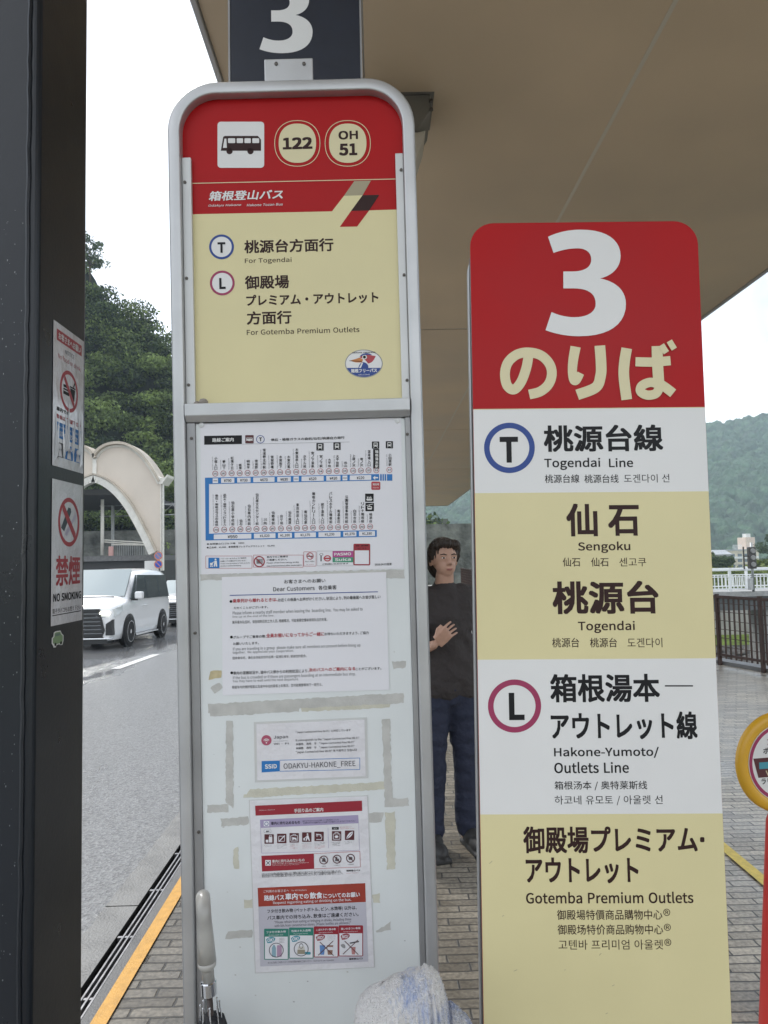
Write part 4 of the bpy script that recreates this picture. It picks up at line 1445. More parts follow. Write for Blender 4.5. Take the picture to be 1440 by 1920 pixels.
# outlines of Latin letters and digits
LATIN = r'''!113:46,77 68,77 72,226 72,262 40,262 41,226/56,-5 73,2 79,20 73,37 56,44 40,37 33,20 40,2
"166:39,169 58,169 64,234 65,270 32,270 32,234/107,169 127,169 133,234 134,270 100,270 101,234
&238:91,-5 132,3 165,25 195,6 224,-5 232,22 184,47 211,90 229,138 199,138 184,97 163,63 128,96 98,135 126,156 147,181 156,211 150,237 133,255 105,261 74,253 54,232 47,201 51,172 63,141 28,110 13,67 23,30 50,5/144,42 120,27 95,21 69,27 51,43 44,68 53,95 76,118 107,78/86,156 74,201 82,228 106,239 124,230 130,210 117,180
'97:39,169 58,169 64,234 65,270 32,270 32,234
(118:84,-69 103,-60 70,21 59,109 70,197 103,277 84,286 46,204 32,109 46,14
)118:35,-69 72,14 86,109 72,204 35,286 15,277 49,197 60,109 49,21 15,-60
,97:26,-67 64,-38 77,7 70,34 50,44 33,38 26,22 33,5 50,-1 54,0 44,-28 19,-48
-121:16,86 106,86 106,110 16,110
.97:49,-5 65,2 72,20 65,37 49,44 32,37 26,20 32,2
/137:4,-63 27,-63 132,278 109,278
0194:97,-5 140,10 167,55 177,129 167,203 140,247 97,261 55,247 27,203 18,129 27,55 55,10/97,21 72,33 55,68 48,129 55,190 72,225 97,236 123,225 140,190 146,129 140,68 123,33
1194:31,0 172,0 172,27 120,27 120,257 96,257 42,238 42,218 88,218 88,27 31,27
2194:15,0 177,0 177,28 106,28 64,25 117,81 152,134 165,186 155,226 129,252 90,261 47,251 14,224 33,206 57,227 86,235 112,229 128,211 133,185 120,138 82,83 15,19
3194:92,-5 134,4 163,29 175,69 167,100 148,121 120,134 120,136 153,158 166,197 156,232 130,254 91,261 52,253 20,231 37,210 61,228 90,235 122,224 133,195 127,170 104,152 62,146 62,121 109,115 135,97 142,70 135,44 117,28 90,22 53,31 27,51 10,31 42,6
4194:119,0 149,0 149,71 183,71 183,96 149,96 149,257 114,257 7,92 7,71 119,71/119,96 40,96 99,184 119,222 121,222 119,175
5194:92,-5 133,6 164,36 176,83 165,130 137,157 98,165 60,155 67,229 163,229 163,257 39,257 30,137 47,126 68,137 90,141 118,134 137,114 143,83 136,50 116,29 89,22 51,31 26,50 9,29 42,6
6194:105,-5 142,6 169,35 179,79 170,124 146,150 108,159 77,151 50,129 60,191 83,225 116,235 138,230 157,215 175,235 149,254 114,261 79,254 48,230 27,187 20,123 31,52 61,10/50,103 77,128 103,136 128,129 144,109 149,79 143,48 128,28 105,21 78,30 59,58
7194:69,0 103,0 111,89 133,164 178,237 178,257 17,257 17,229 142,229 102,160 79,87
8194:98,-5 140,4 168,28 178,62 165,104 135,129 135,131 158,156 169,193 161,228 136,252 99,261 63,252 38,230 28,195 39,161 63,136 63,135 31,107 16,64 27,28 56,4/116,139 87,152 66,170 57,195 69,225 98,237 130,224 142,191 135,164/98,19 71,25 52,42 44,67 54,100 80,125 114,110 138,91 148,63 134,31
9194:82,-5 117,3 147,28 168,73 175,139 164,207 133,248 89,261 52,251 26,222 15,178 24,133 49,106 86,97 118,106 145,129 135,66 112,32 81,22 57,27 38,42 20,22 46,3/145,155 118,129 91,121 66,128 51,148 46,178 51,209 67,229 89,236 117,227 136,200
:97:49,137 65,143 72,161 65,179 49,186 32,179 26,161 32,143/49,-5 65,2 72,20 65,37 49,44 32,37 26,20 32,2
?166:62,77 91,77 103,123 131,161 147,204 139,238 116,259 82,267 44,258 15,235 33,218 54,234 78,240 107,229 116,202 100,165 73,128/77,-5 94,2 101,20 94,37 77,44 61,37 55,20 61,2
A213:1,0 34,0 59,78 153,78 177,0 211,0 124,257 88,257/67,104 79,144 105,230 106,230 132,144 145,104
B230:35,0 117,0 168,8 202,33 214,75 208,105 189,126 162,137 162,138 190,159 200,194 188,230 157,250 111,257 35,257/68,148 68,231 107,231 141,227 161,214 168,190 161,167 141,153 106,148/68,26 68,123 112,123 151,118 174,102 182,76 174,48 150,31 112,26
C223:132,-5 176,5 211,32 193,53 166,32 133,24 91,37 63,73 54,129 64,185 92,220 134,233 164,226 187,209 204,230 175,252 134,261 89,252 53,226 29,184 20,128 29,72 52,31 88,4
D241:35,0 101,0 152,9 190,34 212,75 220,129 212,184 189,224 152,248 99,257 35,257/68,27 68,230 97,230 147,219 177,184 187,129 177,74 147,39 97,27
E206:35,0 187,0 187,28 68,28 68,121 165,121 165,149 68,149 68,229 183,229 183,257 35,257
F193:35,0 68,0 68,115 166,115 166,143 68,143 68,229 183,229 183,257 35,257
G241:136,-5 182,4 215,25 215,133 131,133 131,106 186,106 186,39 165,28 139,24 93,37 64,73 54,129 64,185 94,220 139,233 171,226 194,209 212,230 183,251 138,261 91,252 54,226 29,184 20,128 29,72 53,31 90,4
H255:35,0 68,0 68,121 187,121 187,0 220,0 220,257 187,257 187,149 68,149 68,257 35,257
I103:35,0 68,0 68,257 35,257
J187:83,-5 124,6 147,35 154,75 154,257 121,257 121,78 117,47 103,29 80,24 55,31 35,53 12,36 41,6
K226:35,0 68,0 68,81 112,134 189,0 225,0 132,159 213,257 176,257 68,128 68,128 68,257 35,257
L190:35,0 180,0 180,28 68,28 68,257 35,257
M284:35,0 64,0 64,142 60,218 62,218 82,159 131,26 153,26 201,159 222,218 223,218 219,142 219,0 249,0 249,257 210,257 161,119 143,66 142,66 123,119 74,257 35,257
N253:35,0 66,0 66,135 62,215 63,215 91,162 185,0 218,0 218,257 187,257 187,123 192,42 190,42 162,95 68,257 35,257
O260:130,-5 174,5 209,31 231,74 239,129 231,185 209,226 174,252 130,261 86,252 51,226 28,185 20,129 28,74 51,31 86,5/130,24 90,37 63,73 54,129 63,185 90,220 130,233 170,220 197,185 206,129 197,73 170,37
P222:35,0 68,0 68,102 110,102 160,111 192,137 204,181 192,226 159,250 109,257 35,257/68,129 68,230 104,230 142,226 165,211 172,181 165,151 143,134 106,129
Q260:130,22 90,36 63,72 54,129 63,185 90,220 130,233 170,220 197,185 206,129 197,72 170,36/208,-64 245,-58 239,-34 212,-37 174,-29 149,-3 196,19 228,64 239,129 231,185 209,226 174,252 130,261 86,252 51,226 28,185 20,129 32,63 65,18 114,-4 134,-35 166,-56
R222:68,135 68,230 111,230 145,226 166,212 173,185 166,157 145,140 111,135/176,0 213,0 147,112 178,126 198,150 205,185 194,227 162,250 116,257 35,257 35,0 68,0 68,109 114,109
S209:106,-5 153,5 183,31 194,68 187,100 168,122 141,137 104,153 75,168 62,196 75,223 110,233 142,226 168,209 185,230 152,252 110,261 68,252 39,228 29,193 37,162 57,141 81,127 118,111 148,94 161,65 154,44 136,29 107,24 68,33 36,56 17,33 56,6
T210:89,0 121,0 121,229 199,229 199,257 11,257 11,229 89,229
U252:126,-5 163,1 192,20 211,54 218,106 218,257 187,257 187,105 179,57 157,31 126,24 96,31 75,57 67,105 67,257 34,257 34,106 41,54 61,20 90,1
V201:82,0 120,0 201,257 168,257 127,118 102,33 101,33 76,118 34,257 0,257
W307:63,0 102,0 140,155 153,213 154,213 167,155 206,0 245,0 298,257 267,257 239,117 225,34 223,34 205,117 169,257 140,257 104,117 86,34 85,34 69,117 42,257 9,257
X201:6,0 40,0 77,69 98,111 99,111 121,69 159,0 195,0 120,131 190,257 156,257 121,191 103,153 102,153 82,191 47,257 11,257 81,133
Y186:77,0 109,0 109,99 186,257 153,257 120,184 94,128 92,128 67,184 34,257 0,257 77,99
Z211:18,0 195,0 195,28 57,28 193,237 193,257 30,257 30,229 153,229 18,20
_196:5,-49 191,-49 191,-28 5,-28
a197:76,-5 109,3 139,23 140,23 143,0 169,0 169,117 162,158 141,185 103,195 61,187 29,170 41,148 67,162 98,168 122,161 134,144 137,120 71,107 33,84 21,49 28,20 47,2/85,21 61,28 51,51 59,73 87,89 137,99 137,46 111,28
b216:116,-5 157,8 187,42 199,98 190,149 164,183 123,195 92,187 63,168 64,202 64,279 32,279 32,0 58,0 61,20 62,20 89,2/111,22 89,27 64,42 64,142 90,161 115,168 144,159 160,135 165,98 158,57 139,31
c179:107,-5 140,2 169,19 155,41 134,28 110,22 79,31 59,57 51,95 59,133 80,159 111,168 131,164 149,152 165,173 142,188 110,195 64,183 31,149 18,95 30,41 62,7
d217:97,-5 129,3 155,22 156,22 159,0 185,0 185,279 153,279 153,206 154,173 130,189 101,195 60,183 30,148 19,95 28,41 55,7/104,22 76,31 58,56 51,95 59,133 79,159 106,168 130,163 153,148 153,48 129,29
e194:109,-5 144,1 172,15 160,36 138,25 113,21 81,29 59,52 50,88 178,88 179,106 170,153 145,184 103,195 62,183 31,148 18,95 31,41 63,7/49,110 59,142 79,163 104,169 129,163 146,143 151,110
f114:12,164 37,164 37,0 69,0 69,164 110,164 110,190 69,190 69,220 76,248 96,258 118,252 125,277 93,283 62,276 43,254 37,221 37,190 12,188
g197:96,-88 147,-78 181,-54 193,-22 185,4 163,19 126,23 89,23 63,29 56,44 59,57 68,67 96,60 131,68 156,91 166,126 161,149 150,166 189,166 189,190 123,190 96,195 61,187 35,163 25,127 33,97 50,76 50,75 35,60 29,39 34,20 46,8 46,6 25,-13 18,-37 28,-64 55,-82/96,82 68,94 56,127 68,160 96,172 125,160 137,127 125,94/101,-65 60,-56 46,-32 50,-16 65,0 90,-3 123,-3 151,-8 161,-27 145,-54
h213:32,0 64,0 64,138 90,160 116,167 137,162 149,145 152,116 152,0 184,0 184,120 178,161 159,186 126,195 91,186 63,163 64,202 64,279 32,279
i96:32,0 64,0 64,190 32,190/48,229 64,235 70,251 64,266 48,271 33,266 27,251 33,235
j96:12,-85 43,-77 59,-55 64,-22 64,190 33,190 33,-22 28,-49 9,-59 -9,-56 -15,-80/48,229 64,235 70,251 64,266 48,271 33,266 27,251 33,235
k193:32,0 64,0 64,50 99,92 155,0 190,0 118,113 181,190 146,190 65,90 64,90 64,279 32,279
l99:66,-5 84,-2 80,23 73,22 67,25 64,36 64,279 32,279 32,38 40,7
m324:32,0 64,0 64,138 89,160 112,167 132,162 144,145 147,116 147,0 179,0 179,138 204,160 227,167 247,162 259,145 263,116 263,0 294,0 294,120 288,161 269,186 237,195 204,185 174,159 156,185 121,195 90,186 62,162 62,162 58,190 32,190
n214:32,0 64,0 64,138 90,160 116,167 137,162 149,145 152,116 152,0 184,0 184,120 178,161 159,186 126,195 91,186 62,162 62,162 58,190 32,190
o212:106,-5 150,7 182,41 194,95 182,149 150,183 106,195 63,183 31,149 18,95 31,41 63,7/106,22 77,31 58,57 51,95 58,133 77,159 106,168 135,159 154,133 161,95 154,57 135,31
p217:32,-80 64,-80 64,-16 63,18 90,1 116,-5 157,8 187,42 199,98 190,149 164,183 123,195 91,187 62,168 62,168 58,190 32,190/111,22 89,27 64,42 64,142 91,161 115,168 144,159 160,135 165,98 158,57 139,31
q217:153,-80 185,-80 185,190 159,190 156,172 155,172 130,189 101,195 60,183 30,148 19,95 28,41 55,7 97,-5 128,3 154,22 153,-13/104,22 76,31 58,56 51,95 59,133 79,159 106,168 130,163 153,148 153,48 129,29
r136:32,0 64,0 64,122 87,156 112,166 131,163 137,191 116,195 86,184 62,155 62,155 58,190 32,190
s164:82,-5 120,3 143,24 151,52 142,81 120,98 93,110 65,122 52,143 61,162 88,170 111,165 131,153 146,173 120,189 87,195 52,188 29,168 22,141 30,115 51,97 77,86 107,72 120,50 111,29 83,20 53,27 27,43 11,22 43,3
t132:92,-5 127,2 121,27 99,21 76,31 70,58 70,164 121,164 121,190 70,190 70,244 43,244 40,190 9,188 9,164 38,164 38,59 43,25 60,3
u213:88,-5 122,5 151,30 152,30 154,0 181,0 181,190 149,190 149,55 124,31 97,23 77,28 65,45 62,74 62,190 29,190 29,70 36,29 55,4
v182:73,0 111,0 178,190 146,190 110,82 93,26 91,26 74,82 38,190 5,190
w281:62,0 99,0 126,102 139,157 141,157 154,103 181,0 220,0 272,190 241,190 213,80 202,27 200,27 187,80 157,190 126,190 96,80 83,27 82,27 70,80 42,190 9,190
x174:5,0 39,0 64,44 84,78 85,78 106,44 134,0 169,0 106,96 164,190 131,190 107,148 91,117 89,117 70,148 45,190 10,190 68,99
y182:35,-82 68,-73 91,-50 106,-16 178,190 147,190 112,85 97,31 95,31 76,85 38,190 5,190 81,0 77,-15 60,-44 34,-56 19,-53 13,-78
z166:12,0 156,0 156,26 53,26 153,173 153,190 23,190 23,164 112,164 12,17
¥194:81,0 113,0 113,62 177,62 177,81 113,81 113,106 177,106 177,124 121,124 185,250 153,250 122,182 98,130 97,130 73,182 43,250 9,250 73,124 18,124 18,106 81,106 81,81 18,81 18,62 81,62
®166:83,125 120,135 146,162 156,202 146,242 120,269 83,279 46,269 19,242 9,202 19,162 46,135/83,139 53,147 32,169 25,202 32,235 53,257 83,265 112,257 133,235 141,202 133,169 112,147/54,163 70,163 70,191 86,191 100,163 118,163 100,196 110,204 114,217 105,237 84,243 54,243/70,203 70,230 81,230 94,226 98,216 93,206 80,203'''
CJK = '●、。「」あいうえおかがきくけこごさざしじすずせそただちっつてでとどなにねのはびへぼまみめもやよらりるれわをんアイウカガクグケコゴサスズセソタッツテトドナノハバパビフプベペホボミムメラリルレンヶ・ー一上下丘並中乗乘乙了事二于京人他付仙以价伍位体作係俵候停價元入全公具内再况出列利到制刻前力务務勿包化協南危原及口可台各合后向告员品員商問喫営回团園在地场坂型城報場塔塚境士声変外夢大奥女姥子学安客宮対専尋小尾山岳峠川工巴平度开待後御心応快性您情惑感慮成所手承折拥持挤据排控揃支放文料断斯新方时明時更最有服木末本東板校根桃案森業楼橋次殿水汤沢況泉液混温湯源火無煙燃物特状班現理環用田登白百的皆直知石神禁离程站等筒管箱紅細維緒線线置能膝自臭荘荷莱葉薬行装要詳請请谢賀購购起足路車転车込近迷送途通運遠適郷配里重野金長队附限険際雑離電需面願類食飲駅高齐가겐고네니다도렛리모미바선센습아엄에용울유이있코쿠텐토프하힣，'

# ------------------------------------------------------------------ foreground: steel columns
M_STEEL = mat('black_painted_steel', (0.009, 0.012, 0.017), .30, bump=.03, bscale=110, rvar=.03, vscale=9, spec=.45)
M_NAVY = mat('navy_sign_panel', (0.017, 0.022, 0.036), .35, var=.1, vscale=20)
M_ALU = mat('brushed_aluminium', (0.52, 0.525, 0.53), .38, .55, var=.08, vscale=9, bump=.05, bscale=300)
M_ALUW = mat('white_aluminium_strip', (0.60, 0.605, 0.60), .4, .25, var=.05, vscale=9)
M_ALUD = mat('dull_aluminium', (0.33, 0.33, 0.335), .42, .5, var=.1, vscale=9)
M_SCREW = mat('screw_steel', (0.12, 0.11, 0.10), .4, .8)
CXF = -.66
yA, yB = at_x(66, 960, CXF).y, at_x(160.5, 960, CXF).y
t = empty('steel_column', (CXF - .16, (yA + yB) / 2, 0))
tag(t, 'near black steel canopy column with two notices stuck on its side', 'column')
o = MB().box(CXF - .34, yA, -.02, CXF, yB, ZC + .004).build('shaft', M_STEEL, bevel=.012, seg=4)
o.parent = t
o.matrix_parent_inverse = t.matrix_basis.inverted()
# weld seam beside the near corner and rain drops
mb = MB()
rnd = random.Random(2)
pts = []
z = 0.0
while z < ZC:
    pts.append((CXF - .020 + rnd.uniform(-.0012, .0012), yA - .0008, z))
    z += .03
mb.tube(pts, .0045, 6)
o = mb.build('weld_seam', M_STEEL)
o.parent = t
o.matrix_parent_inverse = t.matrix_basis.inverted()
mb = MB()
for _ in range(420):
    x, z = CXF - rnd.uniform(.03, .20), 1.6 + rnd.uniform(-.9, .75)
    r = rnd.uniform(.0004, .0013)
    h = r * rnd.uniform(.8, 3.2)
    mb.add([(x - r, yA - .0006, z), (x, yA - .0008, z - h), (x + r, yA - .0006, z), (x, yA - .0008, z + r)], [(0, 1, 2, 3)])
o = mb.build('rain_drops', mat('water_spots', (0.22, 0.23, 0.24), .1, spec=1), fix=False)
o['kind'] = 'stuff'
o.parent = t
o.matrix_parent_inverse = t.matrix_basis.inverted()

M_INK = mat('ink_black', (0.010, 0.010, 0.012), .5, spec=.25)
M_INKB = mat('ink_brown', (0.034, 0.013, 0.012), .5, spec=.25)
M_INKG = mat('ink_grey', (0.10, 0.10, 0.11), .55)
M_INKL = mat('ink_light_grey', (0.30, 0.30, 0.31), .55)
M_RED = mat('sign_film_red', (0.41, 0.006, 0.008), .36, spec=.2, var=.07, vscale=3, rvar=.1)
M_REDL = mat('notice_red', (0.42, 0.045, 0.06), .45)
M_PINK = mat('ring_magenta', (0.33, 0.03, 0.10), .45)
M_BLUE = mat('ring_blue', (0.015, 0.055, 0.26), .45)
M_BLUEM = mat('map_blue', (0.02, 0.17, 0.47), .5)
M_WHITE = mat('sign_film_white', (0.75, 0.745, 0.735), .35, var=.03, vscale=4, rvar=.08)
M_PAPER = mat('white_paper', (0.74, 0.735, 0.77), .5, var=.02, vscale=6)
M_CREAMF = mat('sign_film_cream', (0.70, 0.63, 0.39), .35)
M_YEL = mat('sign_film_yellow', (0.71, 0.635, 0.355), .36, var=.045, vscale=3.5, rvar=.08)
M_BEIGE = mat('logo_beige', (0.36, 0.31, 0.20), .4)
M_LAV = mat('notice_lavender', (0.36, 0.31, 0.47), .5)
M_GREYN = mat('notice_grey', (0.50, 0.49, 0.55), .5)
M_GREEN = mat('notice_green', (0.03, 0.21, 0.16), .5)
M_TEAL = mat('notice_teal', (0.06, 0.30, 0.38), .5)
M_MAG = mat('pay_magenta', (0.42, 0.06, 0.25), .5)
M_GRN2 = mat('pay_green', (0.05, 0.28, 0.17), .5)
M_DKRED = mat('notice_dark_red', (0.30, 0.02, 0.035), .45)
M_MAROON = mat('icon_maroon', (0.09, 0.02, 0.025), .5)
M_ORANGE = mat('beak_orange', (0.55, 0.20, 0.05), .5)
M_LAMI = mat('laminated_paper', (0.72, 0.71, 0.74), .14, var=.02, vscale=8, bump=.2, bscale=22, coat=.7)
M_LAMB = mat('laminate_border', (0.58, 0.585, 0.58), .15, coat=.6)

# notices on the column's side face
def column_sheet(name, label, x0, x1, ztop, zbot, m, th=.0008):
    y0, y1 = at_x(x0, 960, CXF).y, at_x(x1, 960, CXF).y
    zt, zb_ = at_x(x0, ztop, CXF).z, at_x(x0, zbot, CXF).z
    W, H = y1 - y0, zt - zb_
    M = Matrix(((0, -1, 0), (1, 0, 0), (0, 0, 1))).to_4x4()
    M.translation = Vector((CXF + .0012, (y0 + y1) / 2, (zt + zb_) / 2))
    t = empty(name, mat4=M)
    tag(t, label, 'notice', 'notices stuck on the steel column')
    # slightly wavy laminated sheet
    g = random.Random(len(label))
    mb = MB()
    nx, nz = 14, 26
    def wv(u, v):
        return .0
    vs = [(-W / 2 + W * i / nx, -.0003 - wv(i / nx, j / nz), -H / 2 + H * j / nz) for j in range(nz + 1) for i in range(nx + 1)]
    mb.box(-W / 2, -th, -H / 2, W / 2, 0, H / 2)
    mb.build('sheet', m, t)
    P = Print(lambda x, y: (-W / 2 + x * W, H / 2 - y * H), th)
    return t, P, W / H
STR = []
def notices():
    t, P, a = column_sheet('laminated_notice', 'crinkled laminated notice with crossed out burger and drink on the black column', 96, 153.5, 597, 872, M_LAMI)
    P.rect(.09, .045, .92, .125, M_REDL)
    P.text('お客さまへお願い', (.14, .06, .88, .112), M_WHITE, .02)
    P.text('NOTICE', (.36, .155, .66, .185), M_INKG)
    P.text('No food or drink.', (.13, .21, .90, .245), M_REDL)
    P.ring(.5, .44, .30, .30 * a, .055, M_REDL)
    # burger and cup
    for y0, y1 in ((.405, .425), (.432, .444), (.451, .475)):
        P.rect(.31, y0, .50, y1, M_INK)
    P.poly([(.53, .41), (.70, .41), (.67, .495), (.56, .495)], M_INK)
    P.rect(.52, .395, .71, .406, M_INK)
    P.line(.64, .395, .69, .355, .022, M_INK)
    P.line(.335, .352, .665, .528, .045, M_REDL, 2)
    P.text('車内での', (.10, .585, .50, .615), M_INK, .02)
    P.text('飲食はご遠慮下さい', (.10, .635, .90, .668), M_REDL, .015)
    P.rect(.08, .69, .94, .80, M_BLUEM)
    P.text('No eating or drinking', (.14, .71, .88, .735), M_WHITE)
    P.text('請勿飲食', (.2, .745, .8, .785), M_WHITE)
    for k in range(3):
        P.rect(.08 + k * .3, .83, .34 + k * .3, .93, M_INKG if k == 0 else M_BLUEM)
        P.ell(.21 + k * .3, .86, .05, .05 * a, M_PAPER, 2)
        P.poly([(.14 + k * .3, .925), (.28 + k * .3, .925), (.25 + k * .3, .875), (.17 + k * .3, .875)], M_PAPER, 2)
    P.build('printing', t)
    # crinkles of the film: thin raised ridges, coloured white to stand in for glare
    mb = MB()
    g = random.Random(5)
    W, H = (at_x(153.5, 960, CXF).y - at_x(96, 960, CXF).y), 1
    Hh = at_x(96, 597, CXF).z - at_x(96, 872, CXF).z
    for k in range(9):
        x = -W / 2 + W * (.08 + .105 * k)
        ztop = -Hh * g.uniform(-.02, .18)
        zbot = -Hh * g.uniform(.36, .47)
        x2 = x + g.uniform(-.012, .012)
        w_ = g.uniform(.004, .011)
        mb.add([(x, -.0016, ztop), (x2 - w_, -.0016, zbot), (x2, -.0042, zbot + .01), (x2 + w_, -.0016, zbot), ((x + x2) / 2, -.004, (ztop + zbot) / 2)],
               [(0, 1, 4), (1, 2, 4), (2, 3, 4), (3, 0, 4)])
    mb.build('glare_film_crinkle', mat('glare_white_crinkle', (.85, .87, .9), .1, spec=1, coat=1, alpha=.8), t, fix=False)
    t, P, a = column_sheet('smoking_notice', 'pale no smoking notice with a crossed out cigarette below the laminated one', 96, 153.5, 897, 1174, M_LAMI)
    P.ring(.53, .285, .35, .35 * a * 1.0, .062, M_REDL)
    P.poly([(.27, .33), (.37, .355), (.60, .21), (.58, .185), (.50, .18)], mat('device_slate', (.05, .075, .09), .5))
    P.poly([(.38, .375), (.46, .385), (.77, .235), (.74, .215)], mat('cigarette_lilac', (.45, .42, .52), .5))
    P.line(.325, .18, .735, .39, .06, M_REDL, 2)
    P.text('禁煙', (.12, .525, .91, .735), M_REDL, .02)
    P.text('NO SMOKING', (.05, .785, .95, .84), M_INK, .02)
    P.text('電子タバコもお控え下さい', (.03, .885, .95, .92), M_INK)
    P.line(.03, .931, .95, .931, .006, M_INK)
    P.build('printing', t)
    # small die-cut sticker of a green car
    y0, y1 = at_x(96, 1205, CXF).y, at_x(117.5, 1205, CXF).y
    zt, zb_ = at_x(106, 1183, CXF).z, at_x(106, 1213, CXF).z
    W, H = y1 - y0, zt - zb_
    M = Matrix(((0, -1, 0), (1, 0, 0), (0, 0, 1))).to_4x4()
    M.translation = Vector((CXF + .001, (y0 + y1) / 2, (zt + zb_) / 2))
    t = empty('car_sticker', mat4=M)
    tag(t, 'tiny die cut sticker of a pale green car at the foot of the notices', 'sticker')
    sh = [(.0, .38), (.14, .30), (.16, .06), (.32, .0), (.72, .02), (.86, .26), (1, .36), (1, .72), (.9, .96), (.72, .93), (.62, .86), (.4, .88), (.32, 1), (.16, .98), (.1, .84), (0, .72)]
    mb = MB()
    mb.prism([(-W / 2 + W * x, H / 2 - H * y) for x, y in sh], -.0006, 0)
    mb.build('backing', M_WHITE, t)
    P = Print(lambda x, y: (-W / 2 + (.5 + (x - .5) * .86) * W, H / 2 - (.5 + (y - .5) * .86) * H), .0006)
    P.poly(sh[:9] + [(.72, .86), (.2, .86), (.1, .80), (0, .72)], mat('sticker_green', (.22, .33, .17), .45))
    P.poly([(.22, .28), (.26, .10), (.66, .10), (.76, .28)], mat('sticker_glass', (.12, .19, .15), .4), 2)
    for x in (.24, .8):
        P.ell(x, .86, .10, .12, M_INK, 2)
    P.build('printing', t)

# ------------------------------------------------------------------ bus stop board
def pose(loc, az, bx, cy):
    return Matrix.Translation(loc) @ (Matrix.Rotation(R(az), 4, 'Z') @ Matrix.Rotation(R(bx), 4, 'X') @ Matrix.Rotation(R(cy), 4, 'Y'))
SB = Surf(pose((-.1524, 1.4072, 1.7217), -.6198, 1.8016, -.3524))
THREE = bez([(502, 133), (560, 105, 625, 92, 690, 93), (830, 93, 910, 150, 910, 240), (910, 300, 870, 350, 795, 367),
             (890, 385, 940, 440, 940, 510), (940, 625, 845, 692, 680, 692), (605, 692, 540, 678, 488, 658), (522, 556),
             (565, 576, 610, 585, 650, 585), (725, 585, 770, 555, 770, 510), (770, 450, 725, 423, 645, 423), (588, 423), (588, 328), (640, 328),
             (705, 328, 745, 305, 745, 262), (745, 220, 715, 198, 668, 198), (620, 198, 575, 208, 533, 224)], 10)

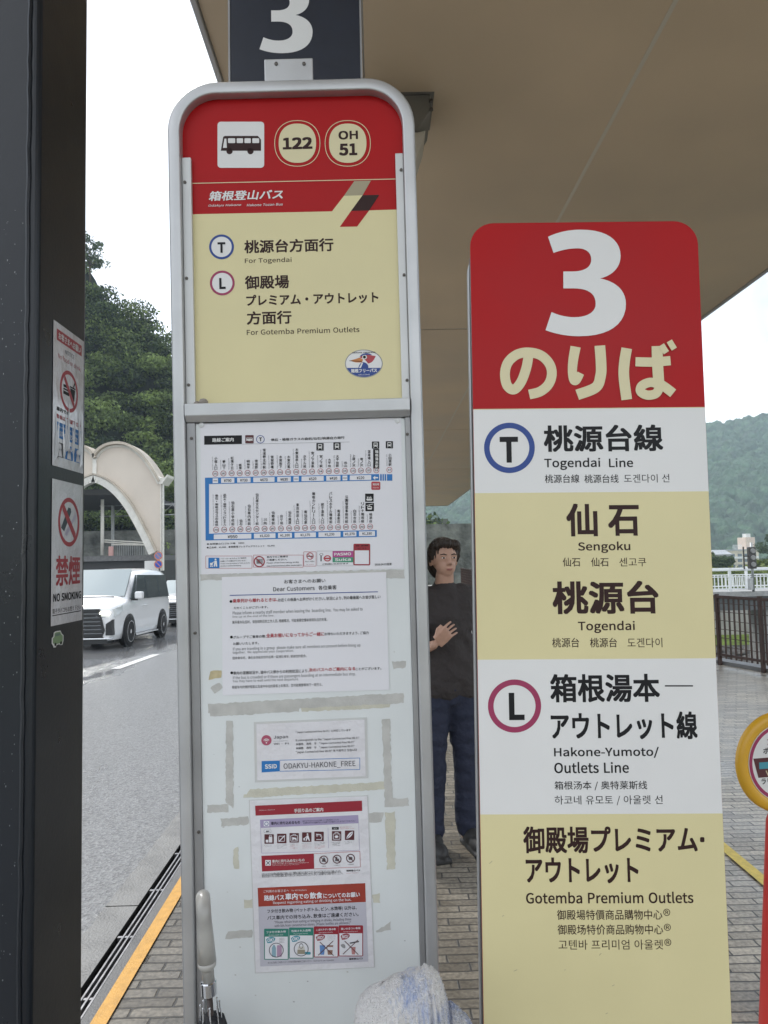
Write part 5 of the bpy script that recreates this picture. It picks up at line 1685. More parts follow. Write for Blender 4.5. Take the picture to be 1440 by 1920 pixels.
def board():
    t = empty('bus_stop_board', mat4=SB.M)
    tag(t, 'tall aluminium framed bus stop board with red and yellow header and pasted notices', 'bus stop sign')
    zg = -SB.M.translation.z + .0            # ground level in local z
    vt = SB.at(590, 147)[1]
    uL, uR = -.25, .25
    rad = .098
    path = [(uL, zg + .02)]
    for k in range(13):
        a = R(180 - 90 * k / 12)
        path.append((uL + rad + rad * math.cos(a), vt - rad + rad * math.sin(a)))
    for k in range(13):
        a = R(90 - 90 * k / 12)
        path.append((uR - rad + rad * math.cos(a), vt - rad + rad * math.sin(a)))
    path.append((uR, zg + .02))
    lip = .0245
    prof = [(0, .048), (0, .004), (.004, 0), (lip - .003, 0), (lip, .003), (lip, .048)]
    mb = MB()
    n = len(path)
    vs = []
    for i, p in enumerate(path):
        a, b = path[max(0, i - 1)], path[min(n - 1, i + 1)]
        d = Vector((b[0] - a[0], b[1] - a[1])).normalized()
        nx, nz = d.y, -d.x
        for q, dpt in prof:
            vs.append((p[0] + nx * q, dpt, p[1] + nz * q))
    m_ = len(prof)
    fs = []
    for i in range(n - 1):
        for j in range(m_):
            a, b = i * m_ + j, i * m_ + (j + 1) % m_
            fs.append((a, b, b + m_, a + m_))
    fs += [tuple(range(m_)), tuple(range((n - 1) * m_, n * m_))]
    mb.add(vs, fs)
    fr = mb.build('frame', M_ALU, t)
    fr.data.polygons.foreach_set('use_smooth', [True] * len(fr.data.polygons))
    fr.modifiers.new('wn', 'WEIGHTED_NORMAL')
    fr.data.set_sharp_from_angle(angle=R(30))
    # rear sheet
    MB().prism([(uL + .01, zg + .5)] + [(x * .97, z - .012) for x, z in path[1:-1]] + [(uR - .01, zg + .5)], .040, .047).build('back_sheet', M_ALUD, t)
    # crossbar
    c0, c1 = SB.at(346, 757, .004), SB.at(768, 752, .004)
    cb = SB.at(550, 785, .004)[1]
    cm = SB.at(550, 774, .004)[1]
    mb = MB()
    mb.prism([(-.004, c0[1]), (-.004, cm), (.006, cb), (.03, cb), (.03, c0[1])], uL + lip + .001, uR - lip - .001, 'yz')
    mb.build('crossbar', M_ALU, t, bevel=.0012)
    vcb_top = c0[1]
    # header panel: recessed, red over yellow
    w_h = -.022
    at = SB.mapper(w_h)
    mb = MB()
    ins = lip - .004
    pin = []
    for i in range(1, n - 1):
        p = path[i]
        a, b = path[max(0, i - 1)], path[min(n - 1, i + 1)]
        d = Vector((b[0] - a[0], b[1] - a[1])).normalized()
        pin.append((p[0] + d.y * ins, p[1] - d.x * ins))
    mb.prism([(uL + ins, cb + .01)] + pin + [(uR - ins, cb + .01)], .022, .030)
    hp = mb.build('header_panel', M_RED, t)
    # retaining strips beside the panel
    for (x0, x1, y0, y1) in ((346, 357.5, 295, 752), (741, 756, 287, 750)):
        u0, u1 = SB.at(x0, y0, -.012)[0], SB.at(x1, y0, -.012)[0]
        v1 = SB.at((x0 + x1) / 2, y0, -.012)[1]
        if x0 < 500:
            u0 = uL + lip + .0005
        else:
            u1 = uR - lip - .0005
        MB().box(u0, .012, vcb_top + .0005, u1, .0215, v1).build('side_strip', M_ALUW, t, bevel=.001)
    # lower notice panel and its strips
    u0, u1 = SB.at(377.5, 1211, -.014)[0], SB.at(776, 1500, -.014)[0]
    zb_ = zg + .42
    MB().box(u0 - .003, .014, zb_, u1 + .003, .02, cb - .002).build('notice_panel', mat('white_steel_panel', (0.70, 0.73, 0.73), .42, var=.035, vscale=7, rvar=.08), t)
    MB().box(uL + lip + .0005, .009, zb_, u0 - .0035, .02, cb - .0005).build('side_strip', M_ALUD, t, bevel=.0015)
    MB().box(u1 + .0035, .009, zb_, uR - lip - .0005, .02, cb - .0005).build('side_strip', M_ALUD, t, bevel=.0015)
    MB().box(uL + lip + .0005, .004, zb_ - .045, uR - lip - .0005, .03, zb_ - .001).build('bottom_rail', M_ALU, t, bevel=.002)
    MB().box(uL - .05, -.10, zg + .002, uR + .05, .16, zg + .022).build('base_plate', M_ALUD, t, bevel=.003)
    # screws
    for (x, y, w_) in ((349, 342, -.012), (748, 319, -.012), (747, 516, -.012), (347, 522, -.012), (351, 722, -.012), (764, 713, -.012), (763, 814, -.009), (361, 1187, -.009), (366, 1560, -.009), (352, 822, -.009)):
        a = SB.at(x, y, w_)
        if y < 750:
            a = ((uL + lip + .006) if x < 500 else (uR - lip - .005), a[1])
        else:
            a = ((uL + lip + u0) / 2 if x < 500 else (uR - lip + u1) / 2, a[1])
        MB().lathe([(.0033, 0), (.0030, -.0022), (.001, -.0026)], 8, axis='y', M=Matrix.Translation((a[0], -w_ - .0002, a[1]))).build('screw', M_SCREW, t)
    for (x, y) in ((378, 797), (745, 789)):
        a = SB.at(x, y, -.014)
        MB().lathe([(.0055, 0), (.005, -.0022), (.0012, -.0026)], 14, axis='y', M=Matrix.Translation((a[0], .0138, a[1]))).build('rivet', M_ALUW, t)
    # bracket on top, fixed to the navy column
    a, b = SB.at(497, 118, -.03), SB.at(588, 146, -.03)
    br = MB().box(a[0], .018, vt - .004, b[0], .022, a[1]).build('bracket', M_ALU, t, bevel=.002)
    MB().box(a[0], .022, vt - .004, b[0], .06, vt + .002).build('bracket_foot', M_ALU, br)
    for x in (518, 570):
        c = SB.at(x, 120, -.018)
        MB().lathe([(.004, .0178), (.0035, .0155), (.001, .015)], 8, axis='y', M=Matrix.Translation((c[0], 0, c[1]))).build('screw', M_SCREW, br)
    # blob of old putty in the corner
    c = SB.at(377, 746, .0)
    mb = MB()
    mb.lathe([(.001, -.002), (.009, 0), (.0095, .005), (.006, .010), (.001, .0115)], 10, M=Matrix.Translation((c[0] + .003, .006, vcb_top)))
    mb.lathe([(.001, -.002), (.007, 0), (.0065, .004), (.001, .007)], 9, M=Matrix.Translation((c[0] - .010, .008, vcb_top)))
    mb.build('putty_lump', mat('old_putty', (0.30, 0.27, 0.24), .9, var=.2, vscale=60, bump=.5, bscale=200), t, smooth=True)

    # ---- header printing
    P = Print(SB.mapper(w_h, 310, 0, 2.88), .0 - .022)
    P.w0 = -.022 + .0003
    yb = 752
    # yellow field
    Z = lambda x, y: ((x - 310) * 2.88, y * 2.88)
    P.poly([Z(333, 402.6), (900, 1142), (965, 1058), (1065, 1055), (1003, 1140), Z(757, 392.7), Z(768, 765), Z(345, 775)], M_YEL, 1)
    P.poly([(1020, 979), (1110, 976), (1065, 1055), (965, 1058)], M_BEIGE, 1)
    P.poly([(1065, 1055), (1155, 1053), (1100, 1138), (1003, 1140)], M_INKB, 2)
    P.poly([(1003, 1140), (1100, 1138), (1036, 1224), (942, 1226)], M_RED, 2)
    P.line(*Z(330, 344.7), *Z(757, 335.5), 4.2, M_CREAMF, 1)
    P.rect(282, 658, 534, 907, M_WHITE, 1, 18)
    bus = [(300, 815), (313, 740), (322, 735), (500, 735), (517, 755), (517, 815)]
    P.poly(bus, M_INKB, 2)
    P.poly([(311, 800), (320, 750), (330, 750), (333, 800)], M_WHITE, 3)
    for x0 in (340, 381, 403 + 20, 468):
        pass
    for x0, x1 in ((339, 378), (386, 420), (428, 462), (470, 507)):
        P.rect(x0, 748, x1, 774, M_WHITE, 3, 4)
    for x in (347, 460):
        P.ell(x, 817, 17, 17, M_INKB, 2)
    for cx in (713, 985):
        P.ring(cx, 775, 124, 125, 3.6, M_CREAMF, 1, 48, 2.25)
        P.ell(cx, 774, 101, 106, M_CREAMF, 1, 48, 2.3)
    P.text('122', (634, 741, 794, 808), M_INKB, .04)
    P.text('OH', (935, 706, 1040, 755), M_INKB, .03)
    P.text('51', (938, 775, 1036, 842), M_INKB, .04)
    P.text('箱根登山バス', (235, 1025, 635, 1085), M_WHITE, .022, sh=.18)
    P.text('Odakyu Hakone', (233, 1101, 410, 1120), M_WHITE, .01, sh=.18)
    P.text('Hakone Tozan Bus', (440, 1097, 635, 1115), M_WHITE, .01, sh=.18)
    P.at = SB.mapper(w_h, 310, 400, 2.88)
    for (cx, cy, m, ch, bx) in ((304, 182, M_BLUE, 'T', (283, 157, 325, 215)), (308, 377, M_PINK, 'L', (292, 350, 326, 410))):
        P.ell(cx, cy, 60, 60, M_WHITE, 2)
        P.ring(cx, cy, 67, 67, 12, m, 3)
        P.text(ch, bx, M_INK, .04, 4)
    P.text('桃源台方面行', (427, 135, 908, 216), M_INKB, .022)
    P.text('For Togendai', (430, 238, 682, 276), M_INKB, .006)
    P.text('御殿場', (430, 333, 668, 411), M_INKB, .022)
    P.text('プレミアム・アウトレット', (437, 425, 1150, 500), M_INKB, .026)
    P.text('方面行', (440, 525, 682, 602), M_INKB, .022)
    P.text('For Gotemba Premium Outlets', (440, 614, 1048, 656), M_INKB, .006)
    # oval bird emblem
    P.ell(1072, 812, 102, 76, M_INKL, 2, 48)
    P.ell(1072, 812, 97, 71, M_WHITE, 2.6, 48)
    P.poly([(1072 + 97 * math.cos(a), 812 + 71 * math.sin(a)) for a in [R(19 + 142 * k / 20) for k in range(21)]], M_BLUE, 3)
    P.text('箱根フリーパス', (1003, 838, 1143, 862), M_WHITE, .03, 4)
    P.text('WELCOME', (1042, 868, 1104, 876), M_WHITE, 0, 4)
    P.text('HAKONE FREEPASS', (1010, 748, 1134, 757), M_INK, .02, 4)
    P.poly([(994, 797), (1050, 780), (1068, 790), (1062, 806), (1030, 806)], M_ORANGE, 3)
    P.line(994, 797, 1062, 800, 3, M_INK, 4)
    P.poly(bez([(1050, 780), (1060, 762, 1084, 756, 1104, 764), (1120, 772, 1128, 768, 1136, 772), (1126, 792, 1122, 806, 1096, 812), (1084, 800, 1080, 786, 1050, 780)], 6), M_REDL, 3)
    P.poly(bez([(1048, 776), (1062, 752, 1096, 750, 1118, 766), (1092, 762, 1070, 766, 1048, 776)], 6), M_BLUE, 4)
    P.ell(1076, 777, 13, 12, M_WHITE, 4)
    P.ell(1075, 777, 8, 8, M_INK, 5)
    P.poly(bez([(1042, 836), (1048, 812, 1060, 800, 1078, 806), (1094, 814, 1098, 826, 1096, 836)], 6), M_BLUE, 4)
    P.poly([(1046, 836), (1060, 808), (1068, 808), (1056, 836)], M_WHITE, 5)
    P.build('printing', hp)

    # ---- tape residue left on the panel
    g = random.Random(12)
    mt = [mat('tape_residue_grey', (0.50, 0.495, 0.47), .75, var=.10, vscale=40, bump=.3, bscale=300),
          mat('tape_residue_cream', (0.56, 0.545, 0.455), .75, var=.08, vscale=40, bump=.3, bscale=300),
          mat('tape_residue_tan', (0.54, 0.46, 0.28), .8, var=.2, vscale=60, bump=.3, bscale=300)]
    def strip(x0, y0, x1, y1, x2, y2, x3, y3, mi, jag=1.2):
        def edge(a, b, n):
            return [(a[0] + (b[0] - a[0]) * k / n + g.uniform(-jag, jag), a[1] + (b[1] - a[1]) * k / n + g.uniform(-jag, jag)) for k in range(n)]
        q = [(x0, y0), (x1, y1), (x2, y2), (x3, y3)]
        pts = []
        for k in range(4):
            a, b = q[k], q[(k + 1) % 4]
            pts += edge(a, b, max(2, int(math.hypot(b[0] - a[0], b[1] - a[1]) / 5)))
        P = Print(SB.mapper(-.014), -.014 + .0002)
        P.poly(pts, mt[mi], 1 + g.random() * .4)
        P.build('tape_residue', t)
    for args in ((375, 1077, 758, 1067, 758, 1084, 376, 1088, 0), (391, 1320, 757, 1299, 757, 1318, 391, 1336, 0), (393, 1333, 560, 1323, 560, 1334, 394, 1344, 0),
                 (565, 1322, 733, 1313, 731, 1327, 566, 1334, 1), (424, 1351, 437, 1351, 438, 1516, 423, 1504, 0),
                 (716, 1349, 731, 1348, 736, 1513, 722, 1513, 0), (456, 1490, 721, 1465, 721, 1480, 457, 1496, 1), (470, 1480, 720, 1466, 720, 1478, 458, 1495, 1),
                 (388, 1509, 429, 1508, 429, 1522, 389, 1524, 0), (414, 1535, 466, 1531, 466, 1546, 415, 1549, 0), (735, 1497, 765, 1496, 766, 1511, 734, 1512, 0),
                 (690, 1524, 719, 1522, 716, 1541, 691, 1542, 0), (722, 1524, 741, 1522, 741, 1629, 726, 1630, 1), (437, 1593, 447, 1588, 448, 1630, 438, 1629, 1),
                 (458, 1687, 474, 1686, 474, 1702, 459, 1703, 1), (698, 1677, 712, 1675, 712, 1692, 699, 1692, 1), (427, 1746, 473, 1743, 473, 1758, 422, 1760, 0),
                 (705, 1745, 733, 1728, 732, 1744, 706, 1748, 0), (735, 1241, 760, 1239, 761, 1252, 738, 1254, 0), (394, 1290, 412, 1279, 417, 1290, 402, 1301, 0),
                 (394, 1258, 416, 1257, 416, 1270, 392, 1274, 2), (485, 802, 543, 800, 541, 807, 486, 808, 2), (553, 801, 565, 800, 564, 807, 555, 807, 2),
                 (590, 801, 618, 799, 622, 802, 592, 805, 2), (627, 801, 660, 799, 659, 805, 627, 806, 2), (671, 800, 700, 799, 700, 801, 671, 802, 0), (455, 783, 480, 782, 480, 784, 455, 785, 0)):
        strip(*args)
    P = Print(SB.mapper(-.014), -.014 + .0002)
    for _ in range(30):
        x, y = g.uniform(385, 765), g.uniform(1090, 1880)
        s = g.uniform(.4, 1.3)
        P.poly([(x - s * 2, y), (x, y - s), (x + s * 2, y + .3), (x, y + s)], M_INKL if g.random() < .6 else mt[0], 1)
    P.build('dirt_specks', t)['kind'] = 'stuff'
    return t

def navy_column():
    a, b = SB.at(415, 60, -.062), SB.at(668, 60, -.062)
    zg = -SB.M.translation.z
    M = SB.M
    x0, x1 = a[0], b[0]
    # upright column: vertical, board leans a hair in front of it
    o = M @ Vector(((x0 + x1) / 2, .062, 0))
    CM = Matrix.Translation((o.x, o.y + .035, 0)) @ Matrix.Rotation(R(-.62), 4, 'Z')
    t = empty('numbered_column', mat4=CM)
    tag(t, 'dark navy canopy column with a large pale numeral behind the framed board', 'column')
    hw = (x1 - x0) / 2
    MB().box(-hw, .002, .0, hw, .28, ZC + .004).build('shaft', M_STEEL, t, bevel=.004)
    MB().box(-hw, -.004, 1.2, hw, .0015, ZC - .4).build('number_panel', M_NAVY, t)
    for x in (-hw - .0045, hw + .0005):
        MB().box(x, -.006, 1.2, x + .004, .02, ZC - .4).build('edge_trim', M_ALUD, t)
    SC = Surf(CM)
    P = Print(SC.mapper(.004), .0042)
    s = .2078 * 1.0
    # numeral: lower tip at (487, 91), bottom 100, right bulge 586
    P.poly([(486.5 + (x - 488) * .2205, 100 - (692 - y) * .2205) for x, y in THREE], M_WHITE, 1)
    P.build('numeral', t)
    return t

# ------------------------------------------------------------------ papers on the board
def paper(name, label, corners, w_, m, th=.0006, border=None, curl=.0):
    S = SB.sheet(corners, w_)
    t = empty(name, mat4=S.M)
    tag(t, label, 'notice', 'papers pasted on the bus stop board')
    q = [S.at(x, y) for x, y in corners]
    if border:
        mb = MB()
        mb.prism([(u * 1.0, v) for u, v in q], -.0003, .0004)
        mb.build('laminate', M_LAMB, t)
        cx, cz = sum(p[0] for p in q) / 4, sum(p[1] for p in q) / 4
        mb = MB()
        mb.prism([(cx + (u - cx) * border[0], cz + (v - cz) * border[1]) for u, v in q], -th - .0003, -.00031)
        mb.build('sheet', m, t)
        th += .0003
    else:
        mb = MB()
        mb.prism(q, -th, .0004)
        mb.build('sheet', m, t)
    return t, S, th

def prohibit(P, cx, cy, r, m=None, layer=2):
    P.ring(cx, cy, r, r, r * .2, m or M_REDL, layer)
    P.line(cx - r * .62, cy - r * .62, cx + r * .62, cy + r * .62, r * .17, m or M_REDL, layer + 1)

def route_map():
    t, S, th = paper('route_map_sheet', 'white route map sheet with blue fare band pasted under the crossbar', [(376, 795), (752, 783), (757, 1066), (378, 1077)], -.0138, M_PAPER)
    P = Print(S.mapper(th, 350, 780, 3.4286), th + .0002)
    tl = lambda x: -.0213 * (x - 118)
    P.poly([(113, 128), (355, 124), (355, 180), (113, 185)], M_INK, 1)
    P.text('路線ご案内', (165, 139, 303, 168), M_WHITE, .02)
    P.rect(377, 123, 431, 176, M_MAROON, 1, 4)
    P.rect(384, 140, 424, 160, M_WHITE, 2, 4)
    for x0 in (387, 396, 405, 414):
        P.rect(x0, 143, x0 + 7, 149, M_MAROON, 3)
    for x in (392, 415):
        P.ell(x, 161, 4, 4, M_MAROON, 3, 10)
    P.ring(474, 150, 27, 26, 4, M_BLUE, 1)
    P.text('T', (465, 138, 485, 163), M_INK, .03)
    P.text('俵石・箱根ガラスの森前/仙石/桃源台方面行', (542, 132, 1015, 162), M_INK, .014)
    P.line(358, 181, 1047, 167, 2, M_INKL)
    def icon(x0, y0, x1, y1, kind):
        P.rect(x0, y0, x1, y1, M_INK, 1, 3)
        w_, h = x1 - x0, y1 - y0
        if kind == 'train':
            P.rect(x0 + w_ * .22, y0 + h * .16, x1 - w_ * .22, y0 + h * .70, M_WHITE, 2, 4)
            P.rect(x0 + w_ * .30, y0 + h * .26, x1 - w_ * .30, y0 + h * .46, M_INK, 3)
            for f in (.36, .64):
                P.ell(x0 + w_ * f, y0 + h * .59, w_ * .05, h * .05, M_INK, 3, 8)
            P.line(x0 + w_ * .32, y0 + h * .72, x0 + w_ * .20, y0 + h * .88, 3, M_WHITE, 2)
            P.line(x1 - w_ * .32, y0 + h * .72, x1 - w_ * .20, y0 + h * .88, 3, M_WHITE, 2)
        elif kind == 'ship':
            P.poly([(x0 + w_ * .12, y0 + h * .66), (x1 - w_ * .12, y0 + h * .66), (x1 - w_ * .24, y0 + h * .84), (x0 + w_ * .22, y0 + h * .84)], M_WHITE, 2)
            for f in (.3, .5, .7):
                P.poly([(x0 + w_ * (f - .08), y0 + h * .6), (x0 + w_ * (f - .06), y0 + h * .28), (x0 + w_ * (f + .08), y0 + h * .6)], M_WHITE, 2)
        else:
            P.line(x0 + w_ * .12, y0 + h * .32, x1 - w_ * .12, y0 + h * .14, 3, M_WHITE, 2)
            P.line(x0 + w_ * .5, y0 + h * .22, x0 + w_ * .5, y0 + h * .42, 3, M_WHITE, 2)
            P.rect(x0 + w_ * .24, y0 + h * .42, x1 - w_ * .24, y0 + h * .80, M_WHITE, 2, 4)
            P.rect(x0 + w_ * .31, y0 + h * .50, x1 - w_ * .31, y0 + h * .62, M_INK, 3)
    icon(834, 174, 881, 222, 'train')
    icon(943, 170, 990, 218, 'train')
    icon(1191, 164, 1238, 210, 'train')
    icon(1280, 162, 1326, 208, 'train')
    icon(1147, 499, 1202, 552, 'ship')
    icon(1149, 558, 1204, 612, 'rope')
    # blue fare band
    a, b = 118, 1237
    P.poly([(a, 397), (b, 397 + tl(b)), (b, 438 + tl(b)), (144, 438 + tl(144)), (144, 757 + tl(144)), (1222, 757 + tl(1222)), (1222, 800 + tl(1222)), (122, 800)], M_BLUEM, 1)
    for x0, x1 in ((1244, 1254), (1259, 1268), (1273, 1282), (1288, 1322)):
        P.rect(x0, 374, x1, 416, M_BLUEM, 1)
    for (x0, x1, s) in ((168, 202, '----'), (222, 307, '¥790'), (325, 411, '¥730'), (429, 565, '¥670'), (583, 670, '¥630'), (687, 721, '----'), (739, 881, '¥520'), (898, 989, '¥420'), (1002, 1033, '----'), (1049, 1186, '¥220')):
        d = tl((x0 + x1) / 2)
        P.poly([(x0, 402 + tl(x0)), (x1, 402 + tl(x1)), (x1, 433 + tl(x1)), (x0, 433 + tl(x0))], M_PAPER, 2)
        c = (x0 + x1) / 2
        if s[0] == '-':
            P.line(c - 12, 418 + d, c + 12, 418 + d, 6, M_INKL, 3)
        else:
            P.text(s, (c - 24, 409 + d, c + 24, 428 + d), M_INK, .012, 3)
    for (x0, x1, s) in ((175, 416, '¥950'), (433, 571, '¥1,020'), (588, 677, '¥1,100'), (694, 831, '¥1,170'), (848, 989, '¥1,230'), (1007, 1091, '¥1,270'), (1108, 1211, '¥1,330')):
        d = tl((x0 + x1) / 2)
        P.poly([(x0, 763 + tl(x0)), (x1, 763 + tl(x1)), (x1, 794 + tl(x1)), (x0, 794 + tl(x0))], M_PAPER, 2)
        c = (x0 + x1) / 2
        P.text(s, (c - 31, 769 + d, c + 31, 790 + d), M_INK, .012, 3)
    P.poly([(1197, 397), (1212, 384), (1212, 392), (1230, 392), (1230, 401), (1212, 401), (1212, 411)], M_WHITE, 2)
    P.rect(1187, 422, 1245, 475, M_REDL, 1, 8)
    P.text('現在地', (1196, 432, 1237, 447), M_WHITE, .02)
    P.text('Hakone', (1198, 456, 1234, 465), M_WHITE)
    up = (('小塚入口', 184, 262, '242', 'Kozuka-iriguchi'), ('夢山下', 236, 283, '241', 'Yumeyama-shita'), ('紅葉ヶ丘', 289, 260, '240', 'Momijigaoka'), ('板里', 341, 306, '239', 'Itari'), ('明神平', 392, 282, '238', 'Myojindaira'),
          ('宮城野', 444, 279, '237', 'Miyagino'), ('宮城野支所前', 495, 208, '236', 'Miyagino-shisho-mae'), ('宮城野橋', 546, 253, '235', 'Miyagino-bashi'), ('木賀坂下', 600, 253, '234', 'Kiga-sakashita'), ('木賀の里', 652, 253, '233', 'Kiga-no-sato'),
          ('木賀温泉入口', 704, 206, '232', 'Kiga-onsen-iriguchi'), ('ホテル前', 755, 250, '131', 'Hotel-mae'), ('宮ノ下温泉', 806, 228, '130', 'Miyanoshita-onsen'), ('宮ノ下駅', 860, 250, '54', 'Miyanoshita Sta.'), ('大平台', 914, 272, '128', 'Ohiradai'),
          ('大平台駅', 965, 249, '53', 'Ohiradai Sta.'), ('出山', 1017, 291, '126', 'Deyama'), ('上塔ノ沢', 1070, 247, '125', 'Kami-tonosawa'), ('塔ノ沢', 1120, 267, '124', 'Tonosawa'), ('温泉場入口', 1169, 218, '123', 'Onsenba-iriguchi'),
          ('箱根湯本駅', 1219, 218, '51', ''), ('小田原駅', 1303, 240, '47', 'Odawara Sta.'))
    for s, x, yt, num, en in up:
        yb = 372 + tl(x)
        if s == '箱根湯本駅':
            P.rect(1199, 212, 1238, 338, M_INK, 1)
            P.column(s, x + 3, 218, 334, 21, M_WHITE, 2, .02)
        else:
            P.column(s, x + 4, yt, yb - 24, 19, M_INK, 2, .012)
        P.ring(x, yb, 18.5, 18.5, 3.0, M_REDL if len(num) == 2 else M_DKRED, 1, 22)
        P.text(num, (x - 11, yb - 6, x + 11, yb + 6), M_INK, .01)
        if en:
            P.text(en, (x - 21, max(yt, yb - 26 - len(en) * 6.4), x - 13, yb - 25), M_INKG, 0, rot=90)
    lo = (('俵石・箱根ガラスの森前', 189, 503, '243', 'Hyoseki-hakone-garasu-no-mori-mae'), ('品の木・箱根ハイランドホテル', 241, 500, '244', 'Shinanoki-hakone-highland-hotel'), ('仙石原小学校前', 293, 546, '245', 'Sengokuhara-shogakko-mae'), ('仙石', 345, 662, '246', 'Sengoku'), ('仙石案内所前', 398, 567, '247', 'Sengoku-annaijo-mae'),
          ('仙石原文化センター前', 449, 495, '248', 'Sengokuhara-bunka-center-mae'), ('川向', 501, 655, '249', 'Kawamukai'), ('仙郷楼前', 552, 610, '250', 'Senkyoro-mae'), ('台ヶ岳', 606, 633, '251', 'Daigatake'), ('仙石高原', 659, 608, '252', 'Sengoku-kogen'),
          ('東京放送入口', 709, 560, '253', 'Tokyo-hoso-iriguchi'), ('南仙石原', 761, 605, '254', 'Minami-sengokuhara'), ('箱根カントリー入口', 812, 488, '255', 'Hakone-country-iriguchi'), ('姥子温泉入口', 869, 557, '256', 'Ubako-onsen-iriguchi'), ('パレスホテル箱根前', 922, 486, '258', 'Palace-hotel-hakone-mae'),
          ('南温泉荘', 973, 600, '259', 'Minami-onsenso'), ('公園管理事務所前', 1024, 508, '260', 'Koen-kanri-jimusho-mae'), ('白百合台', 1076, 600, '261', 'Shirayuridai'), ('リトナ箱根前', 1127, 553, '262', 'RETONA HAKONE mae'), ('桃源台', 1179, 622, '65', 'Togendai'))
    for s, x, yt, num, en in lo:
        yb = 733 + tl(x)
        P.column(s, x + 4, yt, yb - 24, 19, M_INK, 2, .012)
        P.ring(x, yb, 18.5, 18.5, 3.0, M_REDL if len(num) == 2 else M_DKRED, 1, 22)
        P.text(num, (x - 11, yb - 6, x + 11, yb + 6), M_INK, .01)
        P.text(en, (x - 21, max(yt, yb - 26 - len(en) * 6.4), x - 13, yb - 25), M_INKG, 0, rot=90)
    P.text('●金時登山口ゴルフ場　¥850', (130, 811, 371, 828), M_INK, .01)
    P.text('●乙女峠　¥1,000　●御殿場プレミアムアウトレット　¥1,440', (130, 829, 565, 851), M_INK, .01)
    # bottom row of pictogram boxes
    P.frame(123, 900, 420, 979, 2.2, M_REDL)
    P.rect(140, 911, 211, 979, M_BLUEM, 1, 4)
    P.ell(186, 922, 6, 6, M_WHITE, 2, 14)
    P.poly([(180, 930), (194, 930), (197, 968), (188, 968), (186, 950), (182, 968), (174, 968)], M_WHITE, 2)
    P.line(180, 936, 162, 946, 4, M_WHITE, 2)
    P.poly([(150, 944), (170, 944), (166, 960), (152, 960)], M_WHITE, 2)
    P.ell(155, 966, 4, 4, M_WHITE, 2, 10)
    P.ell(165, 966, 4, 4, M_WHITE, 2, 10)
    for k, s in enumerate(('ベビーカーをたたんでご乗車を', 'お願いする場合がございます。', 'There may be asked to fold up baby', 'strollers before boarding.')):
        P.text(s, (218, 909 + k * 16, (385, 384, 408, 352)[k], 921 + k * 16), M_INK, .01)
    P.frame(429, 894, 749, 972, 2.2, M_REDL)
    P.rect(448, 918, 490, 950, M_INKL, 1, 3)
    P.rect(455, 925, 470, 946, M_INK, 1)
    prohibit(P, 467, 936, 36, M_DKRED)
    for k, s in enumerate(('車内でのご飲食は', 'ご遠慮ください。', 'Please refrain from eating, as this', 'may inconvenience other passengers.')):
        P.text(s, (515, 897 + k * 19, (652, 645, 722, 742)[k], 912 + k * 19), M_INK, .014)
    P.frame(753, 873, 832, 965, 2.4, M_REDL)
    P.rect(773, 898, 812, 905, M_INKG, 1)
    prohibit(P, 793, 900, 23)
    P.text('車内での喫煙は', (763, 930, 822, 939), M_INK)
    P.text('No smoking', (771, 950, 816, 958), M_REDL)
    P.frame(838, 868, 1071, 963, 1.6, M_INKL)
    P.rect(938, 868, 1071, 908, M_MAG, 1)
    P.text('PASMO', (948, 877, 1057, 898), M_WHITE, .03)
    P.rect(938, 908, 1071, 940, M_GRN2, 1)
    P.text('Suica', (953, 911, 1056, 933), M_WHITE, .03)
    P.rect(860, 896, 868, 934, M_INKG, 1)
    P.ring(866, 890, 12, 8, 3, M_INKG, 1, 16)
    P.ring(905, 915, 24, 20, 8, M_REDL, 1, 24)
    P.rect(880, 910, 922, 920, M_REDL, 2)
    P.text('ご利用いただけます', (873, 943, 1040, 957), M_INK, .016)
    P.rect(1072, 821, 1180, 960, M_DKRED, 1, 8)
    P.text('時刻・運行情報', (1088, 828, 1166, 839), M_INK, .01)
    P.text('QRはこちら'[2:], (1100, 845, 1155, 857), M_INK, .01)
    P.rect(1080, 864, 1172, 952, M_PAPER, 2)
    P.text('2026.04.01変更', (1210, 944, 1318, 962), M_INK, .01)
    P.build('printing', t)

